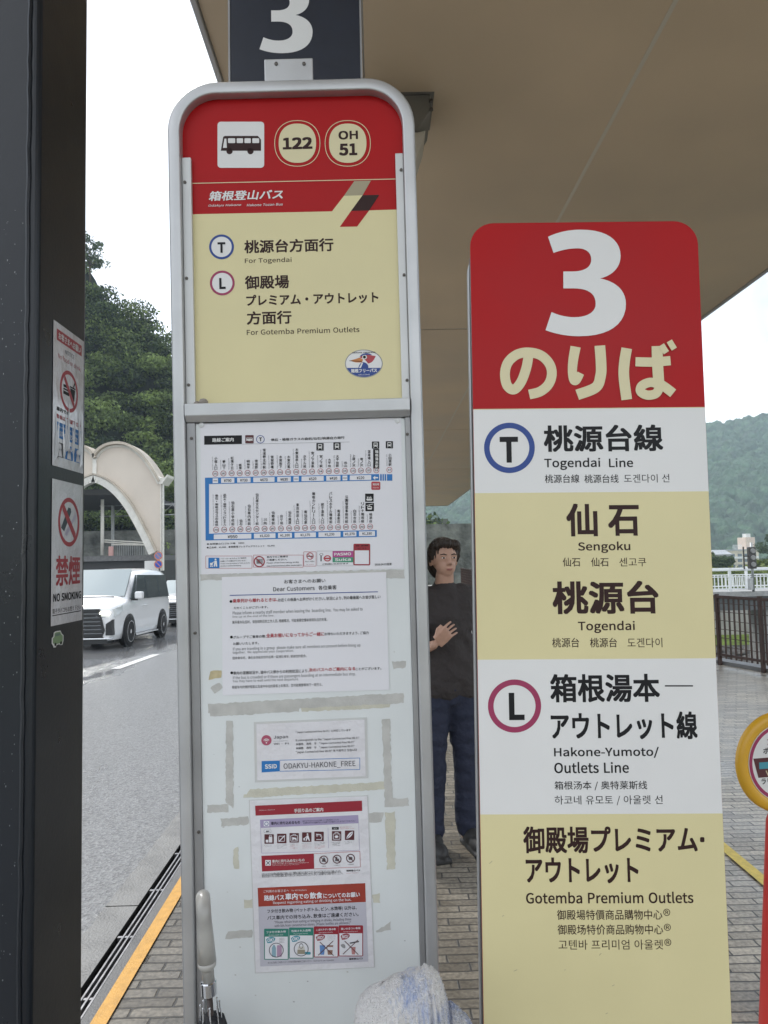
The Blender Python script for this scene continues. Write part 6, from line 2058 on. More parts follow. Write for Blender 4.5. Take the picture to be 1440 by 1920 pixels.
def dear_customers():
    t, S, th = paper('customer_request_sheet', 'white sheet of bulleted requests in black and red below the route map', [(416, 1082), (724, 1072.5), (730, 1293), (417.6, 1303.5)], -.0132, M_PAPER)
    P = Print(S.mapper(th, 350, 1060, 3.4286), th + .0002)
    P.text('お客さまへのお願い', (627, 85, 892, 117), M_INK, .006)
    P.text('Dear Customers', (557, 133, 823, 166), M_INK, .004)
    P.text('各位乗客', (847, 127, 964, 158), M_INK, .006)
    P.line(277, 193, 1229, 170, 5, M_BLUE)
    def bullet(x, y):
        P.ell(x, y, 9, 9, M_INK, 1, 16)
    bullet(285, 232)
    P.text('乗車列から離れるときは、', (296, 208, 585, 240), M_REDL, .02)
    P.text('お近くの係員へお声がけください。状況により、列の最後尾へお並び直しい', (588, 194, 1246, 230), M_INK, .008)
    P.text('ただくことがございます。', (303, 260, 524, 281), M_INK, .008)
    P.text('Please inform a nearby staff member when leaving the  boarding line.  You may be asked to', (296, 274, 1131, 318), M_INKG)
    P.text('line up at the end of the line.', (296, 316, 563, 339), M_INKG)
    P.text('离开乘车队伍时，请告知附近的工作人员。根据情况，可能需要您重新排到队伍的末尾。', (294, 340, 905, 374), M_INK)
    bullet(288, 461)
    P.text('グループでご乗車の際、', (299, 447, 512, 471), M_INK, .008)
    P.text('全員お揃いになってからご一緒に', (512, 428, 884, 464), M_REDL, .02)
    P.text('お待ちいただきますよう、ご協力', (886, 424, 1170, 450), M_INK, .008)
    P.text('お願いいたします。', (299, 491, 464, 512), M_INK, .008)
    P.text('If you are traveling in a group  please make sure all members are present before lining up', (298, 506, 1117, 548), M_INKG)
    P.text('together.  We appreciate your cooperation.', (296, 541, 689, 571), M_INKG)
    P.text('团体乘车时，请在全体成员到齐后再一起排队候车。感谢您的配合。', (296, 574, 772, 604), M_INK)
    bullet(290, 691)
    P.text('車内の混雑状況や、途中バス停からの利用状況により、', (300, 668, 786, 702), M_INK, .008)
    P.text('次のバスへのご案内になる', (786, 652, 1084, 683), M_REDL, .02)
    P.text('ことがございます。', (1086, 652, 1251, 674), M_INK, .008)
    P.text('If the bus is crowded or if there are passengers boarding at an intermediate bus stop.', (298, 691, 1087, 733), M_INKG)
    P.text('You may have to wait until the next departure.', (296, 724, 721, 755), M_INKG)
    P.text('根据车内的拥挤程度以及途中车站的乘客上车情况，您可能需要等待下一班巴士。', (292, 758, 873, 791), M_INK)
    P.build('printing', t)

def wifi_card():
    t, S, th = paper('network_card', 'small laminated network card with a blue framed name line', [(476, 1354), (688, 1345), (690.5, 1459), (478, 1467)], -.0134, M_LAMI, border=(.955, .93))
    P = Print(S.mapper(th, 350, 1310, 3.4286), th + .0002)
    P.ell(513, 267, 33, 33, mat('emblem_rose', (.40, .08, .14), .45), 1)
    for r in (22, 13):
        q = []
        for k in range(13):
            a = R(-150 + 120 * k / 12)
            q.append((513 + r * math.cos(a), 278 + r * math.sin(a)))
        for k in range(12, -1, -1):
            a = R(-150 + 120 * k / 12)
            q.append((513 + (r - 5) * math.cos(a), 278 + (r - 5) * math.sin(a)))
        P.poly(q, M_WHITE, 2)
    P.ell(513, 283, 4.5, 4.5, M_WHITE, 2, 12)
    P.text('Japan', (560, 234, 652, 262), M_INKG, .012)
    P.text('Connected-free', (560, 267, 652, 275), M_INKG)
    P.text('Wi - Fi', (560, 281, 656, 296), M_INKG, .012)
    P.text('「Japan Connected-free Wi-Fi」に対応しています', (702, 196, 1055, 222), M_INK, .004)
    P.text('It corresponds to the "Japan Connected-free Wi-Fi"', (702, 246, 1110, 274), M_INK, .004)
    P.text('本服务　適用　于　"Japan Connected-free Wi-Fi"', (702, 272, 1078, 300), M_INK, .004)
    P.text('本服務　適用　于　"Japan Connected-free Wi-Fi"', (702, 298, 1078, 326), M_INK, .004)
    P.text('"Japan Connected-free Wi-Fi" 에 이용하고 있습니다', (702, 322, 1095, 352), M_INK, .004)
    tl = lambda x: -.0305 * (x - 482)
    P.poly([(482, 401), (599, 401 + tl(599)), (599, 470 + tl(599)), (482, 474)], M_BLUEM, 1)
    for a, b, c, d in ((599, 399 + tl(599), 1113, 400 + tl(1113)), (599, 470 + tl(599), 1113, 474 + tl(1113)), (1113, 380, 1113, 455)):
        P.line(a, b, c, d, 3.4, M_BLUEM)
    P.text('SSID', (503, 419, 580, 450), M_WHITE, .03)
    P.text('ODAKYU-HAKONE_FREE', (623, 400, 1085, 454), M_INKG, .004)
    P.build('printing', t)

def baggage_sheet():
    t, S, th = paper('baggage_rules_sheet', 'long laminated sheet with red headings about luggage and eating on the bus', [(466.6, 1499.5), (690, 1491), (703, 1814), (478, 1825)], -.0134, M_LAMI, border=(.985, .99))
    P = Print(S.mapper(th, 340, 1480, 3.1304), th + .0002)
    P.poly([(433, 96), (1060, 66), (1062, 126), (436, 154)], M_DKRED, 1)
    P.text('手回り品のご案内', (662, 107, 833, 135), M_WHITE, .022)
    P.text('Odakyu Hakone', (457, 116, 550, 126), M_WHITE)
    P.poly([(462, 178), (1038, 150), (1041, 198), (464, 226)], M_LAV, 1)
    P.rect(484, 186, 516, 216, M_PAPER, 2)
    P.ring(500, 201, 12, 12, 3, M_BLUE, 3, 24)
    P.text('車内に持ち込めるもの', (527, 183, 697, 208), M_INK, .016)
    P.text('無料でお持ち込みいただけるお荷物・サイズ等の制限がございます', (712, 174, 925, 188), M_INK)
    P.text('お荷物の大きさや混雑状況によりお断りする場合がございますのでご了承ください', (715, 182, 1022, 199), M_INK)
    for a, b in (((465, 226), (471, 372)), ((1041, 200), (1046, 356)), ((471, 374), (1046, 357)), ((861, 225), (864, 345))):
        P.line(*a, *b, 2, M_LAV)
    P.rect(486, 238, 526, 254, M_PAPER, 1)
    P.frame(486, 238, 526, 254, 1.6, M_INKG)
    P.text('無料', (497, 241, 517, 251), M_INK, .02)
    P.rect(884, 221, 924, 236, M_INK, 1)
    P.text('有料', (893, 224, 915, 233), M_WHITE)
    P.text('車内の混み具合により', (932, 217, 998, 224), M_REDL)
    P.text('お断りする場合がございます', (932, 226, 1016, 233), M_REDL)
    for k, (x, y) in enumerate(((488, 263), (562, 260), (635, 256), (709, 252), (781, 248), (884, 245), (960, 241))):
        P.rect(x, y, x + 55, y + 56, M_MAROON, 1, 3)
        W = M_PAPER
        if k == 0:
            P.rect(x + 26, y + 14, x + 46, y + 48, W, 2, 3)
            P.frame(x + 30, y + 6, x + 42, y + 16, 2.5, W, 2)
            P.rect(x + 8, y + 32, x + 23, y + 48, W, 2, 2)
        elif k == 1:
            P.frame(x + 10, y + 14, x + 44, y + 44, 3, W, 2)
            P.line(x + 10, y + 46, x + 46, y + 10, 6, W, 3)
        elif k == 2:
            P.frame(x + 8, y + 14, x + 47, y + 47, 3, W, 2)
            P.frame(x + 20, y + 7, x + 35, y + 14, 3, W, 2)
            P.poly([(x + 14, y + 26), (x + 20, y + 24), (x + 40, y + 28), (x + 42, y + 42), (x + 36, y + 42), (x + 34, y + 36), (x + 24, y + 36), (x + 22, y + 42), (x + 17, y + 42), (x + 17, y + 32)], W, 3)
        elif k == 3:
            P.ell(x + 32, y + 10, 5, 5, W, 2, 12)
            P.poly([(x + 28, y + 17), (x + 37, y + 17), (x + 46, y + 50), (x + 40, y + 50), (x + 33, y + 34), (x + 26, y + 50), (x + 20, y + 50)], W, 2)
            P.line(x + 29, y + 22, x + 12, y + 36, 4, W, 2)
            P.poly([(x + 7, y + 34), (x + 18, y + 34), (x + 15, y + 48), (x + 9, y + 48)], W, 2)
        elif k == 4:
            P.line(x + 10, y + 14, x + 40, y + 18, 4, W, 2)
            P.ring(x + 16, y + 22, 6, 6, 2.5, W, 2, 14)
            P.ring(x + 38, y + 24, 5, 5, 2.5, W, 2, 14)
            P.line(x + 12, y + 46, x + 42, y + 46, 4, W, 2)
            P.line(x + 40, y + 46, x + 45, y + 28, 3, W, 2)
        elif k == 5:
            P.frame(x + 8, y + 16, x + 47, y + 47, 3, W, 2)
            P.frame(x + 18, y + 7, x + 37, y + 16, 3, W, 2)
            P.ell(x + 27, y + 32, 11, 8, W, 2, 16)
        else:
            P.poly(bez([(x + 8, y + 48), (x + 14, y + 20, x + 32, y + 6, x + 48, y + 6), (x + 46, y + 28, x + 30, y + 46, x + 8, y + 48)], 8), W, 2)
            P.line(x + 12, y + 45, x + 44, y + 11, 2.5, M_MAROON, 3)
        rows = ((2, 0), (4, 0), (1, 4), (1, 4), (3, 3), (4, 0), (3, 0))[k]
        wds = (44, 62, 52, 60, 66, 52, 44)[k]
        for r in range(sum(rows)):
            P.text(('スーツケース', '長さ二メートル以内のもの', 'ペットは専用ケースへ', 'たたんだベビーカー', '折りたたみ自転車等', '大型のお荷物', 'サーフボード')[k], (x - 3 + (5 if r else 0), y + 62 + r * 6.6, x - 3 + wds * (1 if r % 3 != 2 else .6), y + 67 + r * 6.6), M_INK if r < rows[0] else M_REDL)
    P.poly([(470, 390), (778, 376), (780, 466), (474, 482)], M_DKRED, 1)
    P.rect(493, 414, 526, 447, M_PAPER, 2)
    P.line(499, 420, 520, 441, 3.5, M_INK, 3)
    P.line(520, 420, 499, 441, 3.5, M_INK, 4)
    P.text('車内に持ち込めないもの', (533, 405, 723, 430), M_WHITE, .016)
    P.text('危険物や他のお客さまのご迷惑となるおそれのあるものは', (533, 428, 748, 438), M_WHITE)
    P.text('お持ち込みいただけませんのでご了承ください', (535, 439, 692, 447), M_WHITE)
    for a, b in (((780, 377), (1048, 363)), ((1048, 363), (1051, 455)), ((780, 466), (1051, 455))):
        P.line(*a, *b, 2.2, M_REDL)
    for k, (x, y) in enumerate(((836, 414), (914, 409), (993, 404))):
        if k == 0:
            P.poly(bez([(824, 424), (824, 412, 834, 408, 836, 396), (846, 406, 850, 416, 846, 426)], 6), M_INKG, 1)
        elif k == 1:
            P.poly([(902, 420), (906, 398), (914, 394), (918, 410), (926, 404), (926, 422)], M_INKG, 1)
        else:
            P.rect(982, 396, 1004, 414, M_INKG, 1, 5)
        prohibit(P, x, y, 26, M_MAROON)
        P.text(('危険物', '火薬類など', '可燃性液体')[k], (x - (11, 18, 18)[k], y + 33, x + (11, 18, 18)[k], y + 39), M_INK)
    P.text('お持ち込みいただけるお荷物の詳細は係員までお尋ねください。混雑時はご遠慮いただく場合がございます。あらかじめご了承くださいますようお願いいたします。', (472, 476, 936, 500), M_INK)
    P.text('車内の安全のため、お荷物は通路に置かず膝の上または足元にお持ちください。詳しくは営業所までお問い合わせください。', (473, 484, 948, 514), M_INK)
    P.text('箱根登山バス', (969, 469, 1050, 482), M_INK, .02)
    P.text('Hakone Tozan Bus', (969, 487, 1040, 493), M_REDL)
    # lower half
    P.poly([(448, 578), (1079, 550), (1083, 660), (453, 688)], mat('notice_brick_red', (.33, .045, .03), .4, var=.12, vscale=30), 1)
    P.text('ご利用のお客さまへ', (483, 585, 632, 606), M_PAPER)
    P.text('To All Visitors', (646, 585, 735, 597), M_PAPER)
    P.text('路線バス', (486, 616, 604, 653), M_PAPER, .026, 3)
    P.text('車内', (610, 606, 683, 648), M_PAPER, .03, 3)
    P.text('での', (687, 612, 748, 642), M_PAPER, .026, 3)
    P.text('飲食', (754, 600, 828, 642), M_PAPER, .03, 3)
    P.text('についてのお願い', (833, 602, 1048, 638), M_PAPER, .026, 3)
    P.text('Request regarding eating or drinking on the bus.', (539, 640, 998, 674), M_PAPER, .008, 3)
    P.poly([(453, 689), (1083, 661), (1097, 1010), (464, 1039)], M_GREYN, 1)
    P.text('フタ付き飲み物 (ペットボトル、ビン、水筒等) 以外は、', (504, 684, 1030, 726), M_INK, .012)
    P.text('バス車内での持ち込み、飲食はご遠慮ください。', (505, 722, 1040, 762), M_INK, .012)
    P.text('"Please refrain from eating or bringing in drinks, including those', (547, 755, 998, 788), M_INK)
    P.text('with lids from convenience stores. (Plastic bottles are allowed.)"', (547, 776, 996, 808), M_INK)
    for k, (x, y, m, s, e, ok) in enumerate(((486, 817, M_GREEN, 'フタ付き飲み物', 'Drinks with lids', 'OK!'), (632, 810, M_GREEN, '包装された品物', 'Packaged items', 'OK!'), (778, 803, M_DKRED, 'こぼれやすい飲み物', 'Spillable drinks', 'NO!'), (923, 797, M_DKRED, '臭いのきつい食物', 'Strong smelling food', 'NO!'))):
        P.rect(x, y, x + 144, y + 182, m, 2, 6)
        P.rect(x + 5, y + 46, x + 139, y + 177, M_PAPER, 3)
        P.text(s, (x + 14, y + 9, x + 128, y + 26), M_PAPER, .016, 4)
        P.text(e, (x + 28, y + 30, x + 112, y + 41), M_PAPER, 0, 4)
        P.poly(bez([(x + 12, y + 62), (x + 30, y + 42, x + 60, y + 44, x + 66, y + 56), (x + 66, y + 72, x + 50, y + 84, x + 20, y + 84)], 6), M_TEAL if k < 2 else M_DKRED, 4)
        P.text(ok, (x + 20, y + 54, x + 58, y + 76), M_PAPER, .03, 5, sh=.2)
        cx, cy = x + 72, y + 124
        if k == 0:
            P.poly([(cx - 26, cy + 40), (cx - 26, cy - 12), (cx - 18, cy - 30), (cx - 10, cy - 30), (cx - 2, cy - 12), (cx - 2, cy + 40)], mat('bottle_blue', (.25, .40, .48), .5), 4)
            P.rect(cx + 4, cy - 28, cx + 32, cy + 40, mat('can_mauve', (.42, .28, .40), .5), 4, 4)
            for r in range(4):
                P.text('水筒など', (x + 88, y + 52 + r * 8, x + 120, y + 58 + r * 8), M_INK, 0, 4)
        elif k == 1:
            P.poly([(cx - 24, cy + 30), (cx - 18, cy - 14), (cx + 18, cy - 14), (cx + 24, cy + 30)], mat('bag_buff', (.62, .60, .55), .5), 4)
            P.rect(cx - 22, cy + 6, cx + 22, cy + 30, mat('bag_brown', (.30, .27, .20), .5), 5)
            P.ring(cx, cy - 16, 12, 16, 3, M_INKG, 4, 20)
            P.rect(cx + 20, cy + 18, cx + 56, cy + 34, M_TEAL, 4, 6)
        elif k == 2:
            P.poly([(cx - 38, cy - 14), (cx - 6, cy - 14), (cx - 12, cy + 42), (cx - 34, cy + 42)], mat('cup_blue', (.12, .25, .52), .5), 4)
            P.poly([(cx + 4, cy - 14), (cx + 42, cy - 14), (cx + 36, cy + 42), (cx + 10, cy + 42)], mat('cup_brown', (.30, .18, .14), .5), 4)
            P.rect(cx + 8, cy - 4, cx + 40, cy + 14, M_PAPER, 5)
            for r in range(4):
                P.text('ソフトドリンク', (x + 80, y + 52 + r * 8, x + 126, y + 58 + r * 8), M_INK, 0, 4)
        else:
            P.poly(bez([(cx - 60, cy - 10), (cx - 40, cy - 26, cx - 26, cy - 6, cx - 34, cy + 10), (cx - 50, cy + 10, cx - 58, cy, cx - 60, cy - 10)], 6), M_INKL, 4)
            P.line(cx - 6, cy - 20, cx + 48, cy - 30, 8, M_INKG, 4)
            P.poly([(cx + 2, cy + 2), (cx + 28, cy + 2), (cx + 24, cy + 46), (cx + 6, cy + 46)], mat('cup_rose', (.48, .22, .22), .5), 4)
        if k < 2:
            P.ring(cx, cy, 43, 43, 4, M_INKG, 6, 32)
        else:
            P.line(cx - 46, cy + 44, cx + 42, cy - 40, 4, M_MAROON, 6)
            P.line(cx - 36, cy - 34, cx + 44, cy + 46, 4, M_MAROON, 7)
    P.text('皆さまに快適にご利用いただくため車内環境の維持にご協力ください　Thank you for your cooperation', (508, 999, 896, 1020), M_INKG)
    P.text('箱根登山バス', (985, 986, 1066, 1000), M_INK, .02)
    P.build('printing', t)

# ------------------------------------------------------------------ right hand sign stand
SS = Surf(pose((.4022, 1.3248, 1.5002), -1.0152, -.8627, .7802))
def sign_stand():
    S = SS
    t = empty('platform_sign', mat4=S.M)
    tag(t, 'tall red, white and yellow platform sign standing right of the framed board', 'sign')
    zg = -S.M.translation.z
    hw = .22
    top = S.at(1100, 416.5)[1]
    bot = zg + .12
    # corners cut to a rounded shape
    r = .046
    pl = [(hw, bot), (hw, top - r * 1.05)]
    for k in range(9):
        a = R(90 * k / 8)
        pl.append((hw - r + r * math.cos(a), top - r + r * math.sin(a)))
    for k in range(9):
        a = R(90 + 90 * k / 8)
        pl.append((-hw + r + r * math.cos(a), top - r + r * math.sin(a)))
    pl += [(-hw, bot)]
    cleaned = [pl[0]]
    for p in pl[1:]:
        if (p[0] - cleaned[-1][0]) ** 2 + (p[1] - cleaned[-1][1]) ** 2 > 1e-8:
            cleaned.append(p)
    MB().prism(cleaned, 0, .003).build('face_panel', M_RED, t)
    # rear box with dark edge and aluminium rim
    inn = [(x * .985, z if z < 0 else z - .012) for x, z in cleaned]
    MB().prism(inn, .0032, .052).build('side_frame', mat('dark_bronze_edge', (.035, .026, .022), .4), t)
    back = [(x * 1.0, z - .028 if z > 0 else z) for x, z in cleaned]
    MB().prism(back, .0522, .066).build('rear_panel', M_ALU, t, bevel=.002)
    for s in (-1, 1):
        MB().box(s * .15 - .02, .02, zg + .03, s * .15 + .02, .05, bot + .02).build('leg', M_ALUD, t, bevel=.002)
    MB().box(-.24, -.14, zg + .003, .24, .22, zg + .032).build('base', mat('base_black', (.03, .03, .03), .6), t, bevel=.004)
    # bands
    P = Print(S.mapper(0, 860, 400, 3.0), .0003)
    hL, hR = -hw + .0004, hw - .0004
    P.at = lambda x, y: (x, y)
    v1, v2, v3, v4 = S.at(1105, 766)[1], S.at(1105, 923)[1], S.at(1120, 1235.5)[1], S.at(1128, 1526)[1]
    for a, b, m in ((v1, v2, M_WHITE), (v2, v3, M_YEL), (v3, v4, M_WHITE), (v4, bot + .0005, M_YEL)):
        P.poly([(hL, a), (hR, a), (hR, b), (hL, b)], m, 1)
    P.poly([(hL, v1 + .0008), (hR, v1 + .0008), (hR, v1 - .0006), (hL, v1 - .0006)], M_CREAMF, 2)
    P.at = S.mapper(0, 860, 400, 3.0)
    P.poly(THREE, M_WHITE, 2)
    for k, (pts, wd) in enumerate((
            ([(394, 790), (380, 870), (350, 950), (310, 992), (272, 968), (260, 900), (278, 838), (328, 795), (392, 783), (462, 800), (510, 848), (523, 905), (505, 962), (458, 1003), (396, 1020)], 55),
            ([(657, 751), (643, 830), (639, 895), (646, 940), (664, 940), (686, 900)], (58, 40)),
            ([(793, 745), (800, 850), (797, 915), (770, 980), (666, 1022)], 60),
            ([(944, 760), (931, 840), (928, 920), (944, 1049)], 60),
            ([(993, 836), (1090, 838), (1190, 830)], 52),
            ([(1114, 748), (1117, 850), (1124, 960)], 62),
            ([(1122, 962), (1075, 952), (1028, 972), (1022, 1004), (1060, 1024), (1108, 1014), (1126, 975), (1122, 940)], 52),
            ([(1112, 950), (1160, 980), (1204, 1014)], 54),
            ([(1138, 742), (1166, 786)], 34), ([(1182, 720), (1210, 766)], 34))):
        P.stroke(pts, wd, M_CREAMF, 2, k * 9)
    P.at = S.mapper(0, 870, 760, 2.88)
    P.ring(245, 230, 137, 136, 30, M_BLUE, 2, 56)
    P.text('T', (193, 170, 292, 310), M_INK, .04)
    P.text('桃源台線', (430, 104, 1073, 252), M_INK, .024)
    P.text('Togendai', (433, 283, 735, 350), M_INK, .014)
    P.text('Line', (782, 285, 912, 335), M_INK, .014)
    P.text('桃源台線', (436, 373, 622, 420), M_INK, .004)
    P.text('桃源台线', (650, 373, 834, 420), M_INK, .004)
    P.text('도겐다이 선', (863, 371, 1108, 418), M_INK)
    P.text('仙', (552, 530, 720, 708), M_INKB, .026)
    P.text('石', (777, 538, 945, 705), M_INKB, .026)
    P.text('Sengoku', (615, 735, 897, 798), M_INKB, .014)
    for x in (533, 686):
        P.text('仙石', (x, 822, x + 94, 870), M_INKB, .004)
    P.text('센고쿠', (838, 822, 983, 870), M_INKB)
    P.text('桃源台', (477, 947, 1050, 1128), M_INKB, .026)
    P.text('Togendai', (615, 1163, 922, 1230), M_INKB, .014)
    for x in (476, 680):
        P.text('桃源台', (x, 1255, x + 145, 1307), M_INKB, .004)
    P.text('도겐다이', (882, 1255, 1070, 1307), M_INKB)
    P.at = S.mapper(0, 870, 1220, 2.769)
    P.ring(262, 287, 138, 138, 29, M_PINK, 2, 56)
    P.text('L', (233, 218, 313, 360), M_INK, .04)
    P.text('箱根湯本', (447, 119, 1015, 268), M_INK, .024)
    P.line(1042, 182.5, 1188, 182.5, 7, M_INK, 2)
    P.text('アウトレット線', (450, 315, 1210, 462), M_INK, .026)
    P.text('Hakone-Yumoto/', (467, 499, 1011, 558), M_INK, .014)
    P.text('Outlets Line', (468, 576, 855, 636), M_INK, .014)
    P.text('箱根汤本 / 奥特莱斯线', (470, 675, 950, 725), M_INK, .004)
    P.text('하코네 유모토 / 아울렛 선', (470, 750, 1030, 803), M_INK)
    P.at = S.mapper(0, 870, 1500, 2.526)
    P.text('御殿場プレミアム', (280, 122, 1104, 252), M_INKB, .024)
    P.rect(1117, 175, 1138, 199, M_INKB, 2, 6)
    P.text('アウトレット', (292, 270, 825, 395), M_INKB, .026)
    P.text('Gotemba Premium Outlets', (293, 433, 1085, 490), M_INKB, .014)
    P.text('御殿場特價商品購物中心', (440, 518, 938, 567), M_INKB, .004)
    P.text('御殿场特价商品购物中心', (443, 588, 942, 637), M_INKB, .004)
    P.text('고텐바 프리미엄 아울렛', (447, 660, 942, 708), M_INKB)
    for x, y in ((943, 514), (946, 585), (948, 656)):
        P.text('®', (x, y, x + 33, y + 34), M_INKB)
    # scuffs in the film
    g = random.Random(6)
    for (x, y) in ((235, 810), (640, 735), (475, 805), (700, 880), (670, 1012), (180, 550), (120, 300)):
        l = g.uniform(6, 22)
        a = g.uniform(-1, -.3)
        P.line(x, y, x + l * math.cos(a), y + l * math.sin(a), 2.2, M_BEIGE, 2)
    P.build('printing', t)

# ------------------------------------------------------------------ umbrella leaning on the board
def umbrella():
    M_GRIP = mat('worn_grey_grip', (0.36, 0.35, 0.325), .35, var=.18, vscale=14, coat=.3)
    M_SHAFT = mat('dark_umbrella_shaft', (0.05, 0.035, 0.03), .3)
    M_FAB = mat('black_umbrella_fabric', (0.010, 0.011, 0.015), .6, bump=.5, bscale=60)
    Y = 1.365
    top = at_y(379, 1660, Y)
    low = at_y(396, 1915, Y)
    d = (low - top).normalized()
    foot_z = .02
    L = (top.z - foot_z) / -d.z
    # local frame: z runs up along the shaft
    z = -d
    x = Vector((1, 0, 0))
    y = z.cross(x).normalized()
    x = y.cross(z)
    M = Matrix((x, y, z)).transposed().to_4x4()
    M.translation = top + d * L
    t = empty('folded_umbrella', mat4=M)
    tag(t, 'folded black umbrella with a grey hooked handle leaning on the framed board', 'umbrella')
    px = (at_y(400, 1800, Y) - at_y(399, 1800, Y)).length
    H = L
    # hook seen edge-on: rises, turns over and comes down towards the viewer
    hk = []
    rr = .024
    zt = H - rr - .013
    for k in range(6):
        hk.append((0, 0, H - .172 + (zt - H + .172) * k / 5))
    for k in range(1, 13):
        a = R(180 * k / 12)
        hk.append((0, -rr + rr * math.cos(a), zt + rr * math.sin(a)))
    hk.append((0, -2 * rr, zt - .035))
    hk.append((0, -2 * rr, zt - .075))
    rs = [.0112] * 4 + [.0122] * 2 + [.013] * 12 + [.0145, .0162]
    ca, sa = math.cos(R(15)), math.sin(R(15))     # the hook points out at the platform
    hk = [(-q[1] * sa, q[1] * ca, q[2]) for q in hk]
    h_ = MB().tube(hk, rs, 18).build('handle', M_GRIP, t, smooth=True)
    MB().lathe([(.001, .0), (.011, .001), (.0156, .008), (.0164, .016)], 18, M=Matrix.Translation((2 * rr * sa, -2 * rr * ca, zt - .091))).build('handle_tip', M_GRIP, h_, smooth=True)
    MB().lathe([(.0128, H - .196), (.0145, H - .195), (.0145, H - .173), (.0128, H - .171)], 18).build('ferrule', M_CHROME, t)
    MB().tube([(0, 0, 0.0), (0, 0, H - .195)], .0055, 10).build('shaft', M_SHAFT, t, smooth=True)
    for k in range(8):
        a = 2 * math.pi * k / 8 + .2
        r0 = .017
        mb = MB()
        mb.tube([(r0 * math.cos(a) * 1.15, r0 * math.sin(a) * 1.15, H - .25), (r0 * math.cos(a), r0 * math.sin(a), H - .213)], .0014, 6)
        mb.lathe([(.0004, -.002), (.0022, 0), (.0004, .002)], 8, M=Matrix.Translation((r0 * math.cos(a), r0 * math.sin(a), H - .211)))
        mb.build('rib_tip', M_CHROME, t)
    # furled cloth: pleated, fatter in the middle
    mb = MB()
    vs, n = [], 40
    prof = [(.008, .04), (.016, .09), (.026, .22), (.034, .38), (.036, H - .40), (.033, H - .32), (.028, H - .27), (.021, H - .238), (.012, H - .232)]
    for i, (r, zz) in enumerate(prof):
        for k in range(n):
            a = 2 * math.pi * k / n
            q = r * (1 + .16 * math.sin(a * 8 + zz * 5) * (1 if i else 0))
            vs.append((q * math.cos(a), q * math.sin(a), zz))
    fs = [(i * n + k, i * n + (k + 1) % n, (i + 1) * n + (k + 1) % n, (i + 1) * n + k) for i in range(len(prof) - 1) for k in range(n)]
    fs += [tuple(range(n)), tuple(range((len(prof) - 1) * n, len(prof) * n))]
    mb.add(vs, fs)
    mb.build('furled_cloth', M_FAB, t, smooth=True)

# ------------------------------------------------------------------ towel
def towel_mat():
    m = bpy.data.materials.new('terry_towel')
    m.use_nodes = True
    n, l = m.node_tree, m.node_tree.links.new
    b = n.nodes['Principled BSDF']
    t = n.nodes.new('ShaderNodeTexCoord')
    a = n.nodes.new('ShaderNodeTexNoise')
    a.inputs['Scale'].default_value = 9
    a.inputs['Detail'].default_value = 3
    a.inputs['Distortion'].default_value = .6
    l(t.outputs['Object'], a.inputs['Vector'])
    st = n.nodes.new('ShaderNodeTexNoise')
    st.inputs['Scale'].default_value = 60
    st.inputs['Detail'].default_value = 4
    mp = n.nodes.new('ShaderNodeMapping')
    mp.inputs['Scale'].default_value = (4.5, 2, .7)
    l(t.outputs['Object'], mp.inputs['Vector'])
    l(mp.outputs[0], st.inputs['Vector'])
    sp = n.nodes.new('ShaderNodeSeparateXYZ')
    l(t.outputs['Object'], sp.inputs[0])
    g = n.nodes.new('ShaderNodeMapRange')
    g.inputs['From Min'].default_value = -.035
    g.inputs['From Max'].default_value = .03
    l(sp.outputs['X'], g.inputs[0])
    s = n.nodes.new('ShaderNodeMath')
    s.operation = 'MULTIPLY_ADD'
    l(g.outputs[0], s.inputs[0])
    s.inputs[1].default_value = .24
    l(a.outputs['Fac'], s.inputs[2])
    s2 = n.nodes.new('ShaderNodeMath')
    s2.operation = 'MULTIPLY_ADD'
    l(st.outputs['Fac'], s2.inputs[0])
    s2.inputs[1].default_value = .40
    l(s.outputs[0], s2.inputs[2])
    r = n.nodes.new('ShaderNodeValToRGB')
    e = r.color_ramp.elements
    e[0].position = .79
    e[0].color = (.83, .81, .80, 1)
    e[1].position = 1.05
    e[1].color = (.38, .46, .70, 1)
    x = e.new(.91)
    x.color = (.62, .65, .76, 1)
    l(s2.outputs[0], r.inputs[0])
    l(r.outputs[0], b.inputs['Base Color'])
    b.inputs['Roughness'].default_value = .95
    b.inputs['Sheen Weight'].default_value = .3
    fz = n.nodes.new('ShaderNodeTexNoise')
    fz.inputs['Scale'].default_value = 420
    fz.inputs['Detail'].default_value = 3
    l(t.outputs['Object'], fz.inputs['Vector'])
    ad = n.nodes.new('ShaderNodeMath')
    l(fz.outputs['Fac'], ad.inputs[0])
    l(st.outputs['Fac'], ad.inputs[1])
    bp = n.nodes.new('ShaderNodeBump')
    bp.inputs['Strength'].default_value = 1.0
    bp.inputs['Distance'].default_value = .006
    l(ad.outputs[0], bp.inputs['Height'])
    l(bp.outputs[0], b.inputs['Normal'])
    return m

